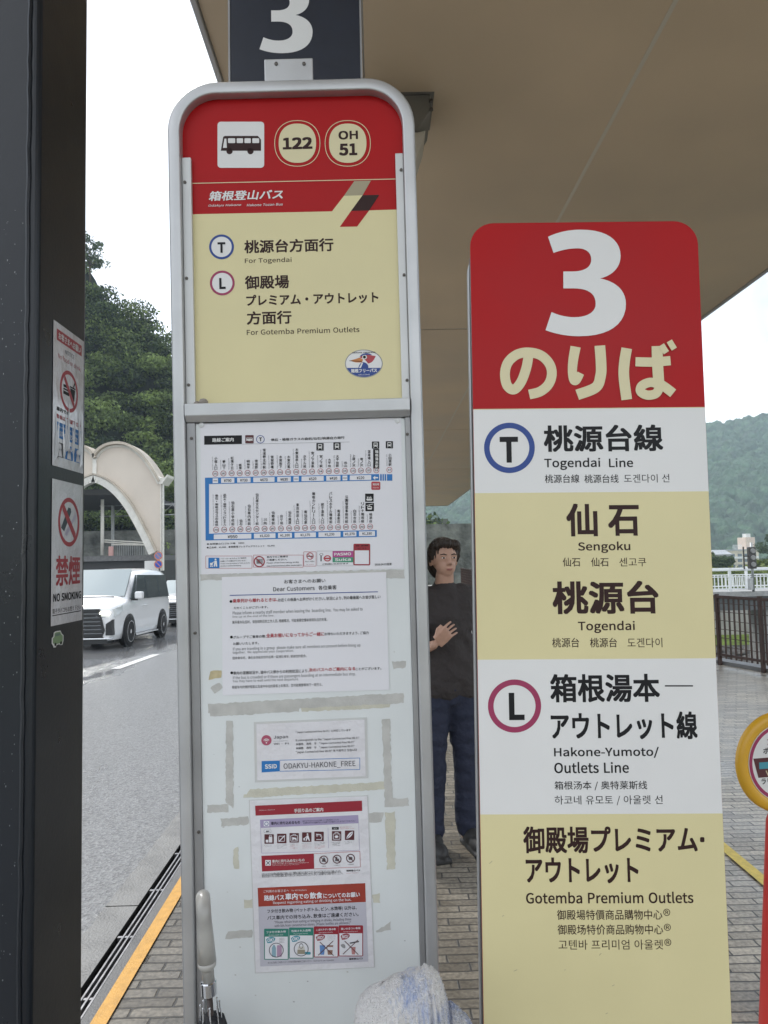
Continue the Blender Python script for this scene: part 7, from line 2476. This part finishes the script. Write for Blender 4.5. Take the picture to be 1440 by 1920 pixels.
def towel():
    from mathutils import noise
    Y = 1.13
    o = at_y(752, 1900, Y)
    t = empty('draped_towel', (o.x, Y, .45))
    tag(t, 'white and blue terry towel draped in a rounded hump at the bottom of the board', 'towel')
    M = towel_mat()
    def hump(name, outline, depth, ridges, seed, yoff):
        """outline: photographed crest of the cloth, from its left foot to its right foot"""
        P = [at_y(x, y, Y + yoff) for x, y in outline]
        xs_, zs_ = [p.x - o.x for p in P], [p.z - .45 for p in P]
        n, m = 110, 64
        vs = []
        for i in range(n + 1):
            f = i / n
            x = xs_[0] + (xs_[-1] - xs_[0]) * (.5 - .5 * math.cos(math.pi * f))
            zt = float(np.interp(x, xs_, zs_))
            hump_ = math.sin(math.pi * min(1, max(0, (x - xs_[0]) / (xs_[-1] - xs_[0])))) ** .38
            dp = depth * max(.10, hump_)
            rg = sum(a * math.exp(-((x - c) / w_) ** 2) for c, w_, a in ridges)
            for j in range(m + 1):
                q = j / m
                if q < .34:
                    y, z = -dp, zt - dp * .9 - (1 - q / .34) * (zt - dp * .9)
                elif q > .66:
                    y, z = dp, zt - dp * .9 - (q - .66) / .34 * (zt - dp * .9)
                else:
                    a = math.pi * (q - .34) / .32
                    y, z = -dp * math.cos(a), zt - dp * .9 * (1 - math.sin(a))
                fold = .006 * math.sin(x * 75 + seed + z * 8) * min(1, (zt - z) * 9)
                k = 1 if y < 0 else -1
                nz = noise.noise(Vector((x * 26 + seed, y * 26, z * 26))) * .0045 + noise.noise(Vector((x * 90, y * 90, z * 90 + seed))) * .0012
                vs.append((x + nz * .6, y - k * (rg + fold) + nz + yoff, z + nz))
        fs = [(i * (m + 1) + j, i * (m + 1) + j + 1, (i + 1) * (m + 1) + j + 1, (i + 1) * (m + 1) + j) for i in range(n) for j in range(m)]
        mb = MB()
        mb.add(vs, fs)
        ob = mb.build(name, M, t, smooth=True)
        th = ob.modifiers.new('thick', 'SOLIDIFY')
        th.thickness = .004
        # terry loops: short tufts standing off the cloth
        g = np.random.default_rng(int(seed * 10))
        V = np.array(vs)
        F = np.array(fs)
        F = F[V[F].mean(1)[:, 2] > .30]
        A = V[F]
        nrm = np.cross(A[:, 1] - A[:, 0], A[:, 3] - A[:, 0])
        ar = np.linalg.norm(nrm, axis=1)
        nrm /= ar[:, None] + 1e-12
        cen = np.array([V[:, 0].mean(), yoff, .30])
        if ((A.mean(1) - cen) * nrm).sum(1).mean() < 0:
            nrm = -nrm
        k = g.choice(len(F), 26000, p=ar / ar.sum())
        uu, ww = g.uniform(size=(26000, 1)), g.uniform(size=(26000, 1))
        P_ = A[k, 0] * (1 - uu) * (1 - ww) + A[k, 1] * uu * (1 - ww) + A[k, 2] * uu * ww + A[k, 3] * (1 - uu) * ww
        N_ = nrm[k] + g.normal(size=(26000, 3)) * .35 + np.array([0, 0, -.35])
        S_ = np.cross(N_, g.normal(size=(26000, 3)))
        S_ /= np.linalg.norm(S_, axis=1, keepdims=True) + 1e-9
        h_ = g.uniform(.0010, .0023, (26000, 1))
        q0, q1, q2 = P_ - S_ * .0005, P_ + S_ * .0005, P_ + N_ * h_
        T_ = np.stack([q0, q1, q2], 1).reshape(-1, 3)
        tm = MB()
        tm.v = [tuple(p) for p in T_.tolist()]
        tm.f = [(3 * i, 3 * i + 1, 3 * i + 2) for i in range(26000)]
        tm.m = [0] * 26000
        pl = tm.build('terry_pile', M, t, fix=False)
        pl['kind'] = 'stuff'
        return ob
    u = Y / FPX
    rx = lambda x: at_y(x, 1860, Y).x - o.x
    hump('main_fold', [(664, 1925), (667, 1893), (676, 1875), (692, 1862), (715, 1849), (740, 1836), (768, 1826), (786, 1823), (802, 1824), (816, 1831), (828, 1846), (836, 1868), (840, 1893), (842, 1925)], .058,
         [(rx(716), .012, -.0045), (rx(757), .008, -.0055), (rx(785), .006, -.003), (rx(799), .0034, .0105), (rx(811), .0030, .0095), (rx(821), .0028, .0085), (rx(831), .0028, .0070)], 1.3, 0)
    hump('side_fold', [(832, 1915), (838, 1893), (846, 1886), (858, 1893), (872, 1905), (884, 1918), (892, 1935)], .045, [], 4.1, .035)

# ------------------------------------------------------------------ red cone with a round yellow sign
def cone():
    b = at_y(1463, 1428, 2.30)
    t = empty('cone_sign', (b.x, 2.30, 0))
    tag(t, 'red traffic cone carrying a round yellow rimmed sign on the pavers', 'traffic cone')
    M_CONE = mat('red_cone_plastic', (0.52, 0.022, 0.016), .38, var=.08, vscale=5)
    M_PINKP = mat('pink_cone_base', (0.60, 0.17, 0.15), .45, var=.05, vscale=5)
    M_YP = mat('yellow_sign_plastic', (0.66, 0.36, 0.025), .35, var=.06, vscale=6)
    zc = b.z
    hc = zc - .185
    mb = MB()
    mb.lathe([(.108, .03), (.105, .05), (.050, hc), (.042, hc + .02), (.001, hc + .022)], 36)
    mb.build('cone', M_CONE, t, smooth=True).modifiers.new('wn', 'WEIGHTED_NORMAL')
    mb = MB()
    mb.prism(rrect(-.152, -.152, .152, .152, .045), .002, .028, 'xy')
    mb.build('base', M_PINKP, t, bevel=.008)
    mb = MB()
    mb.lathe([(.105, .0285), (.138, .029), (.130, .042), (.106, .050)], 30)
    mb.build('base_collar', M_PINKP, t, smooth=True)
    MB().tube([(0, 0, hc + .01), (0, 0, zc - .14)], .018, 12).build('socket', M_YP, t, smooth=True)
    D = Matrix.Translation((0, 0, zc)) @ Matrix.Rotation(R(9), 4, 'Z')
    MB().lathe([(.001, .008), (.150, .008), (.158, .002), (.158, -.008), (.150, -.016), (.126, -.015), (.121, -.009), (.001, -.0085)], 56, axis='y', M=D).build('rim', M_YP, t, smooth=True).data.set_sharp_from_angle(angle=R(50))
    e = empty('sign_face', mat4=Matrix.Translation((b.x, 2.30, 0)) @ D)
    disc = MB().lathe([(.001, -.0088), (.1205, -.0088), (.1205, -.0115), (.001, -.0116)], 48, axis='y').build('sign_face', M_WHITE)
    bpy.data.objects.remove(e)
    disc.parent = t
    disc.matrix_local = D
    S = Surf(Matrix.Translation((b.x, 2.30, 0)) @ D)
    P = Print(lambda x, y: (x * .1205, y * .1205), .0117)
    P.ring(0, 0, .985, .985, .09, M_PINK, 1, 56)
    P.poly([(-.86, .16), (.86, .16), (.80, -.34), (-.74, -.34)], M_MAROON, 1)
    P.poly([(-.70, .05), (-.42, .05), (-.42, -.12), (-.70, -.12)], M_TEAL, 2)
    P.poly([(-.42, .03), (-.1, -.02), (-.1, -.10), (-.42, -.10)], M_GREYN, 2)
    P.text('Valu', (-.55, -.31, -.16, -.17), M_CREAMF, .01, 2) if False else None
    P.at = lambda x, y: (x * .1205, -y * .1205)
    P.text('Value', (-.52, .16, .10, .31), M_CREAMF, .01, 2)
    P.text('2', (-.42, -.64, -.34, -.48), M_PINK, .02)
    P.text('ボード', (-.56, -.42, -.02, -.26), M_INK, .02)
    P.text('2', (-.42, -.22 - .02, -.34, -.18 + .02), M_PINK, .02)
    P.text('ラリック', (-.66, .36, -.02, .52), M_INK, .02)
    P.text('3', (-.38, .60, -.30, .74), M_PINK, .02)
    P.build('printing', disc)

# ------------------------------------------------------------------ waiting person
def skin_mesh(name, chains, m, parent, sub=1, voxel=None):
    """chains: lists of (x, y, z, r); grown as overlapping tapered tubes and fused into one surface"""
    mb = MB()
    for ch in chains:
        pts, rs = [], []
        for (x0, y0, z0, r0), (x1, y1, z1, r1) in zip(ch, ch[1:]):
            for k in range(4):
                f = k / 4
                pts.append((x0 + (x1 - x0) * f, y0 + (y1 - y0) * f, z0 + (z1 - z0) * f))
                rs.append(r0 + (r1 - r0) * f)
        pts.append(ch[-1][:3])
        rs.append(ch[-1][3])
        mb.tube(pts, rs, 14)
        for (x, y, z, r) in ch:
            mb.lathe([(.0005, -r * .98)] + [(r * math.cos(R(a)), r * math.sin(R(a))) for a in (-60, -30, 0, 30, 60)] + [(.0005, r * .98)], 14, M=Matrix.Translation((x, y, z)))
    return mb

def ellip(mb, c, rad, n=20):
    prof = [(.0005, -1)] + [(math.cos(R(a)), math.sin(R(a))) for a in range(-75, 76, 15)] + [(.0005, 1)]
    mb.lathe(prof, n, M=Matrix.Translation(c) @ Matrix.Diagonal((*rad, 1)))

def fused(name, mb, m, parent, voxel=.008, smooth=6):
    o = mb.build(name, m, parent, fix=True)
    r = o.modifiers.new('fuse', 'REMESH')
    r.mode = 'VOXEL'
    r.voxel_size = voxel
    s = o.modifiers.new('relax', 'SMOOTH')
    s.iterations = smooth
    s.factor = .5
    dg = bpy.context.evaluated_depsgraph_get()
    me = bpy.data.meshes.new_from_object(o.evaluated_get(dg))
    old = o.data
    o.modifiers.clear()
    o.data = me
    bpy.data.meshes.remove(old)
    me.name = name
    me.polygons.foreach_set('use_smooth', [True] * len(me.polygons))
    return o

def person():
    f = at_y(846, 1590, 4.0)
    t = empty('person', (f.x, 4.0, 0), R(14))
    tag(t, 'standing person in dark top and navy trousers waiting between the two signs', 'person')
    M_SKIN = mat('skin', (0.50, 0.30, 0.22), .5, var=.06, vscale=30)
    M_TOP = mat('charcoal_cotton', (0.040, 0.034, 0.034), .85, bump=.4, bscale=18)
    M_TRO = mat('navy_cotton', (0.022, 0.028, 0.055), .85, bump=.4, bscale=16)
    M_HAIR = mat('dark_brown_hair', (0.028, 0.018, 0.013), .5, bump=.6, bscale=120)
    M_SHOE = mat('dark_shoe', (0.03, 0.03, 0.03), .6)
    M_EYE = mat('eye_dark', (0.02, 0.015, 0.012), .2)
    # facing -y; x to the viewer's right
    mb = skin_mesh('b', [
        [(0, 0, .93, .115), (0, .005, 1.08, .105), (0, .005, 1.24, .12), (0, .01, 1.36, .095), (0, .005, 1.43, .055), (0, -.012, 1.50, .050)],
        [(-.06, .0, 1.25, .10), (-.09, .01, 1.36, .075), (-.165, .012, 1.365, .052), (-.205, .03, 1.22, .042), (-.215, .03, 1.10, .036), (-.20, -.06, 1.08, .034), (-.125, -.165, 1.13, .024)],
        [(.06, .0, 1.25, .10), (.09, .01, 1.36, .075), (.165, .012, 1.365, .052), (.215, .03, 1.22, .042), (.228, .025, 1.09, .036), (.232, -.01, .97, .031), (.228, -.045, .86, .023)],
        [(-.075, 0, .92, .095), (-.088, -.01, .72, .076), (-.092, -.012, .50, .055), (-.094, .012, .36, .054), (-.096, .02, .10, .036), (-.098, .012, .06, .04)],
        [(.075, 0, .92, .095), (.09, .0, .72, .076), (.098, -.002, .50, .055), (.102, .02, .36, .054), (.106, .03, .10, .036), (.108, .02, .06, .04)],
        [(-.098, .03, .05, .034), (-.104, -.08, .04, .036), (-.108, -.15, .035, .028)],
        [(.108, .04, .05, .034), (.118, -.07, .04, .036), (.124, -.14, .035, .028)]], None, None)
    # head: skull, jaw, nose, brow, lips, ears
    ellip(mb, (0, .0, 1.60), (.074, .092, .092))
    ellip(mb, (0, -.030, 1.545), (.056, .062, .062))
    ellip(mb, (0, -.050, 1.508), (.026, .028, .022))
    mb.tube([(0, -.088, 1.595), (0, -.103, 1.566), (0, -.106, 1.556)], [.007, .011, .012], 8)
    ellip(mb, (-.010, -.096, 1.556), (.008, .010, .007), 8)
    ellip(mb, (.010, -.096, 1.556), (.008, .010, .007), 8)
    ellip(mb, (0, -.084, 1.532), (.022, .010, .006), 10)
    ellip(mb, (0, -.082, 1.524), (.019, .010, .006), 10)
    for s in (-1, 1):
        ellip(mb, (s * .030, -.078, 1.602), (.020, .012, .006), 8)
        ellip(mb, (s * .074, .010, 1.572), (.010, .020, .030), 10)
    # hands: palm, four unequal fingers, a thumb from the side
    def hand(base, fwd, side, up, curl):
        base, fwd, side, up = Vector(base), Vector(fwd).normalized(), Vector(side).normalized(), Vector(up).normalized()
        for q in (-.026, -.009, .009, .026):
            p = base + side * q
            e = base + fwd * .082 + side * q * 1.12
            mb.tube([p, (p + e) / 2, e], [.0135, .0145, .011], 10)
        for q, ln in ((-.033, .062), (-.011, .078), (.011, .083), (.033, .072)):
            p = base + fwd * .080 + side * q
            pts = [p]
            dvec = (fwd + side * q * 3.5).normalized()
            for seg in (.42, .33, .25):
                dvec = (dvec + up * curl * .55).normalized()
                pts.append(pts[-1] + dvec * ln * seg)
            mb.tube(pts, [.0078, .0074, .0068, .0056], 8)
        p = base + side * .030 + fwd * .018
        mb.tube([p, p + side * .024 + fwd * .026 + up * .008, p + side * .026 + fwd * .054 + up * .016], [.012, .0105, .008], 8)
    hand((-.112, -.180, 1.145), (.62, -.25, .62), (-.6, -.2, .75), (.45, .85, -.1), 1.6)
    hand((.228, -.048, .845), (0, -.12, -1), (-.25, -1, .1), (-1, .1, 0), .4)
    fused('body', mb, M_SKIN, t, .0042, 4)
    # clothing
    mb = skin_mesh('s', [
        [(0, .0, .90, .135), (0, .005, 1.06, .128), (0, .005, 1.24, .135), (0, .01, 1.35, .108), (0, .008, 1.405, .074)],
        [(-.06, .0, 1.25, .115), (-.09, .01, 1.36, .086), (-.168, .012, 1.368, .064), (-.208, .03, 1.22, .058), (-.216, .03, 1.13, .055)],
        [(.06, .0, 1.25, .115), (.09, .01, 1.36, .086), (.168, .012, 1.368, .064), (.218, .03, 1.22, .058), (.226, .028, 1.13, .055)],
        [(-.072, 0, .90, .128), (-.07, 0, 1.1, .105)], [(.072, 0, .90, .128), (.07, 0, 1.1, .105)]], None, None)
    sh = fused('shirt', mb, M_TOP, t, .010, 5)
    from mathutils import noise
    for v in sh.data.vertices:
        c = v.co
        v.co = c + v.normal * (noise.noise(Vector((c.x * 9 + c.z * 7, c.y * 8, c.z * 15))) * .014 + noise.noise(Vector((c.x * 26, c.y * 22, c.z * 34 + c.x * 20))) * .005)
    mb = skin_mesh('t', [
        [(0, 0, .93, .122), (0, 0, .86, .12)],
        [(-.075, 0, .93, .108), (-.088, -.008, .72, .092), (-.094, -.008, .50, .074), (-.096, .014, .30, .070), (-.098, .018, .10, .064)],
        [(.075, 0, .93, .108), (.092, .0, .72, .092), (.100, .0, .50, .074), (.105, .022, .30, .070), (.108, .028, .10, .064)]], None, None)
    tr = fused('trousers', mb, M_TRO, t, .010, 4)
    for v in tr.data.vertices:
        c = v.co
        v.co = c + v.normal * (noise.noise(Vector((c.x * 10, c.y * 10, c.z * 22))) * .010)
    for s, dx, dy in ((-1, -.103, 0), (1, .116, .01)):
        mb = MB()
        ellip(mb, (dx, -.02 + dy, .055), (.046, .085, .052))
        ellip(mb, (dx + s * .004, -.11 + dy, .042), (.046, .085, .040))
        mb.box(dx - .044, -.19 + dy, .0, dx + .044, .06 + dy, .022)
        fused('shoe', mb, M_SHOE, t, .007, 3)
    mb = MB()
    ellip(mb, (0, .014, 1.622), (.087, .094, .084), 24)
    ellip(mb, (0, .055, 1.565), (.080, .060, .10), 20)
    mb.tube([(-.070, -.045, 1.655), (-.02, -.082, 1.672), (.045, -.072, 1.665), (.074, -.03, 1.65)], [.018, .024, .024, .018], 10)
    for s in (-1, 1):
        mb.tube([(s * .074, -.02, 1.65), (s * .080, -.01, 1.60), (s * .078, .0, 1.565)], [.018, .014, .008], 8)
    hr = fused('hair', mb, M_HAIR, t, .0055, 2)
    from mathutils import noise
    for v in hr.data.vertices:
        c = v.co
        a = math.atan2(c.y, c.x)
        d = noise.noise(Vector((a * 9, c.z * 10, 3))) * .009 + noise.noise(Vector((a * 28, c.z * 22, 7))) * .005
        v.co = c + v.normal * d
    for s in (-1, 1):
        mb = MB()
        mb.tube([(s * .014, -.0885, 1.606), (s * .030, -.0915, 1.611), (s * .047, -.080, 1.607)], [.0028, .0034, .002], 6)
        mb.build('eyebrow', M_HAIR, t, smooth=True)
    mb = MB()
    ellip(mb, (0, -.0925, 1.529), (.021, .004, .0032), 12)
    ellip(mb, (0, -.0915, 1.5235), (.017, .004, .0032), 12)
    mb.build('lips', mat('lip_skin', (.36, .15, .13), .45), t, smooth=True)
    for s in (-1, 1):
        mb = MB()
        ellip(mb, (s * .030, -.0845, 1.5895), (.0115, .008, .0042), 12)
        mb.build('eye', mat('eye_white', (.7, .68, .65), .3), t, smooth=True)
        mb = MB()
        ellip(mb, (s * .030, -.0905, 1.5895), (.0056, .0030, .0046), 12)
        mb.build('iris', M_EYE, t, smooth=True)

# ------------------------------------------------------------------ flared column farther along the canopy
def far_column():
    Y = 4.0
    a, b = at_y(740, 184, Y), at_y(803, 184, Y)
    c = at_y(803, 235, Y)
    d = at_y(781, 272, Y)
    e = at_y(781, 340, Y)
    cx = at_y(737, 300, Y).x
    t = empty('flared_column', (cx, Y, 0))
    tag(t, 'pale canopy column with a dark flared head showing behind the framed board', 'column')
    M_CAP = mat('dark_grey_capital', (0.17, 0.155, 0.135), .6, var=.08, vscale=5)
    hw = b.x - cx
    hd = d.x - cx
    zt = min(a.z, ZC - .002)
    poly = [(-hw, zt), (hw, zt), (hw, c.z), (hd, d.z), (-hd, d.z), (-hw, c.z)]
    MB().prism(poly, -.16, .16).build('flared_head', M_CAP, t, bevel=.006)
    MB().box(-hw - .02, -.18, zt + .001, hw + .02, .18, ZC + .004).build('head_plate', M_CAP, t)
    M_CW = mat('pale_column_paint', (0.52, 0.47, 0.40), .5, var=.06, vscale=4)
    hx = at_y(797, 262, Y).x - cx
    MB().prism([(-hx * .97, c.z - .11), (-hd, d.z - .002), (hd, d.z - .002), (hx * .97, c.z - .11), (hd - .03, e.z), (hd - .06, 0), (-hd + .06, 0), (-hd + .03, e.z)], -.13, .13).build('shaft', M_CW, t, bevel=.004)
    for z in (c.z - .02, c.z + .03, e.z - .3):
        MB().lathe([(.012, 0), (.011, .012), (.001, .013)], 8, M=Matrix.Translation((hw if z > c.z - .1 else hd - .03, -.17 if z > c.z - .1 else -.14, z))).build('bolt', M_SCREW, t)

# ------------------------------------------------------------------ put it together
load_glyphs([CJK + '|'])
navy_column()
board()
notices()
route_map()
dear_customers()
wifi_card()
baggage_sheet()
sign_stand()
far_column()
person()
cone()
umbrella()
towel()

# ------------------------------------------------------------------ air
mb = MB()
mb.box(-900, -60, -9, 1300, 1500, 260)
hz = mb.build('haze', mat('air', (1, 1, 1)))
m = hz.data.materials[0]
m.node_tree.nodes.clear()
mo = m.node_tree.nodes.new('ShaderNodeOutputMaterial')
pv = m.node_tree.nodes.new('ShaderNodeVolumePrincipled')
pv.inputs['Color'].default_value = (0.72, 0.87, 1.0, 1)
pv.inputs['Density'].default_value = 0.00052
pv.inputs['Anisotropy'].default_value = 0.2
m.node_tree.links.new(pv.outputs[0], mo.inputs['Volume'])
hz['kind'] = 'stuff'
hz['label'] = 'pale humid air that fades the far mountain'
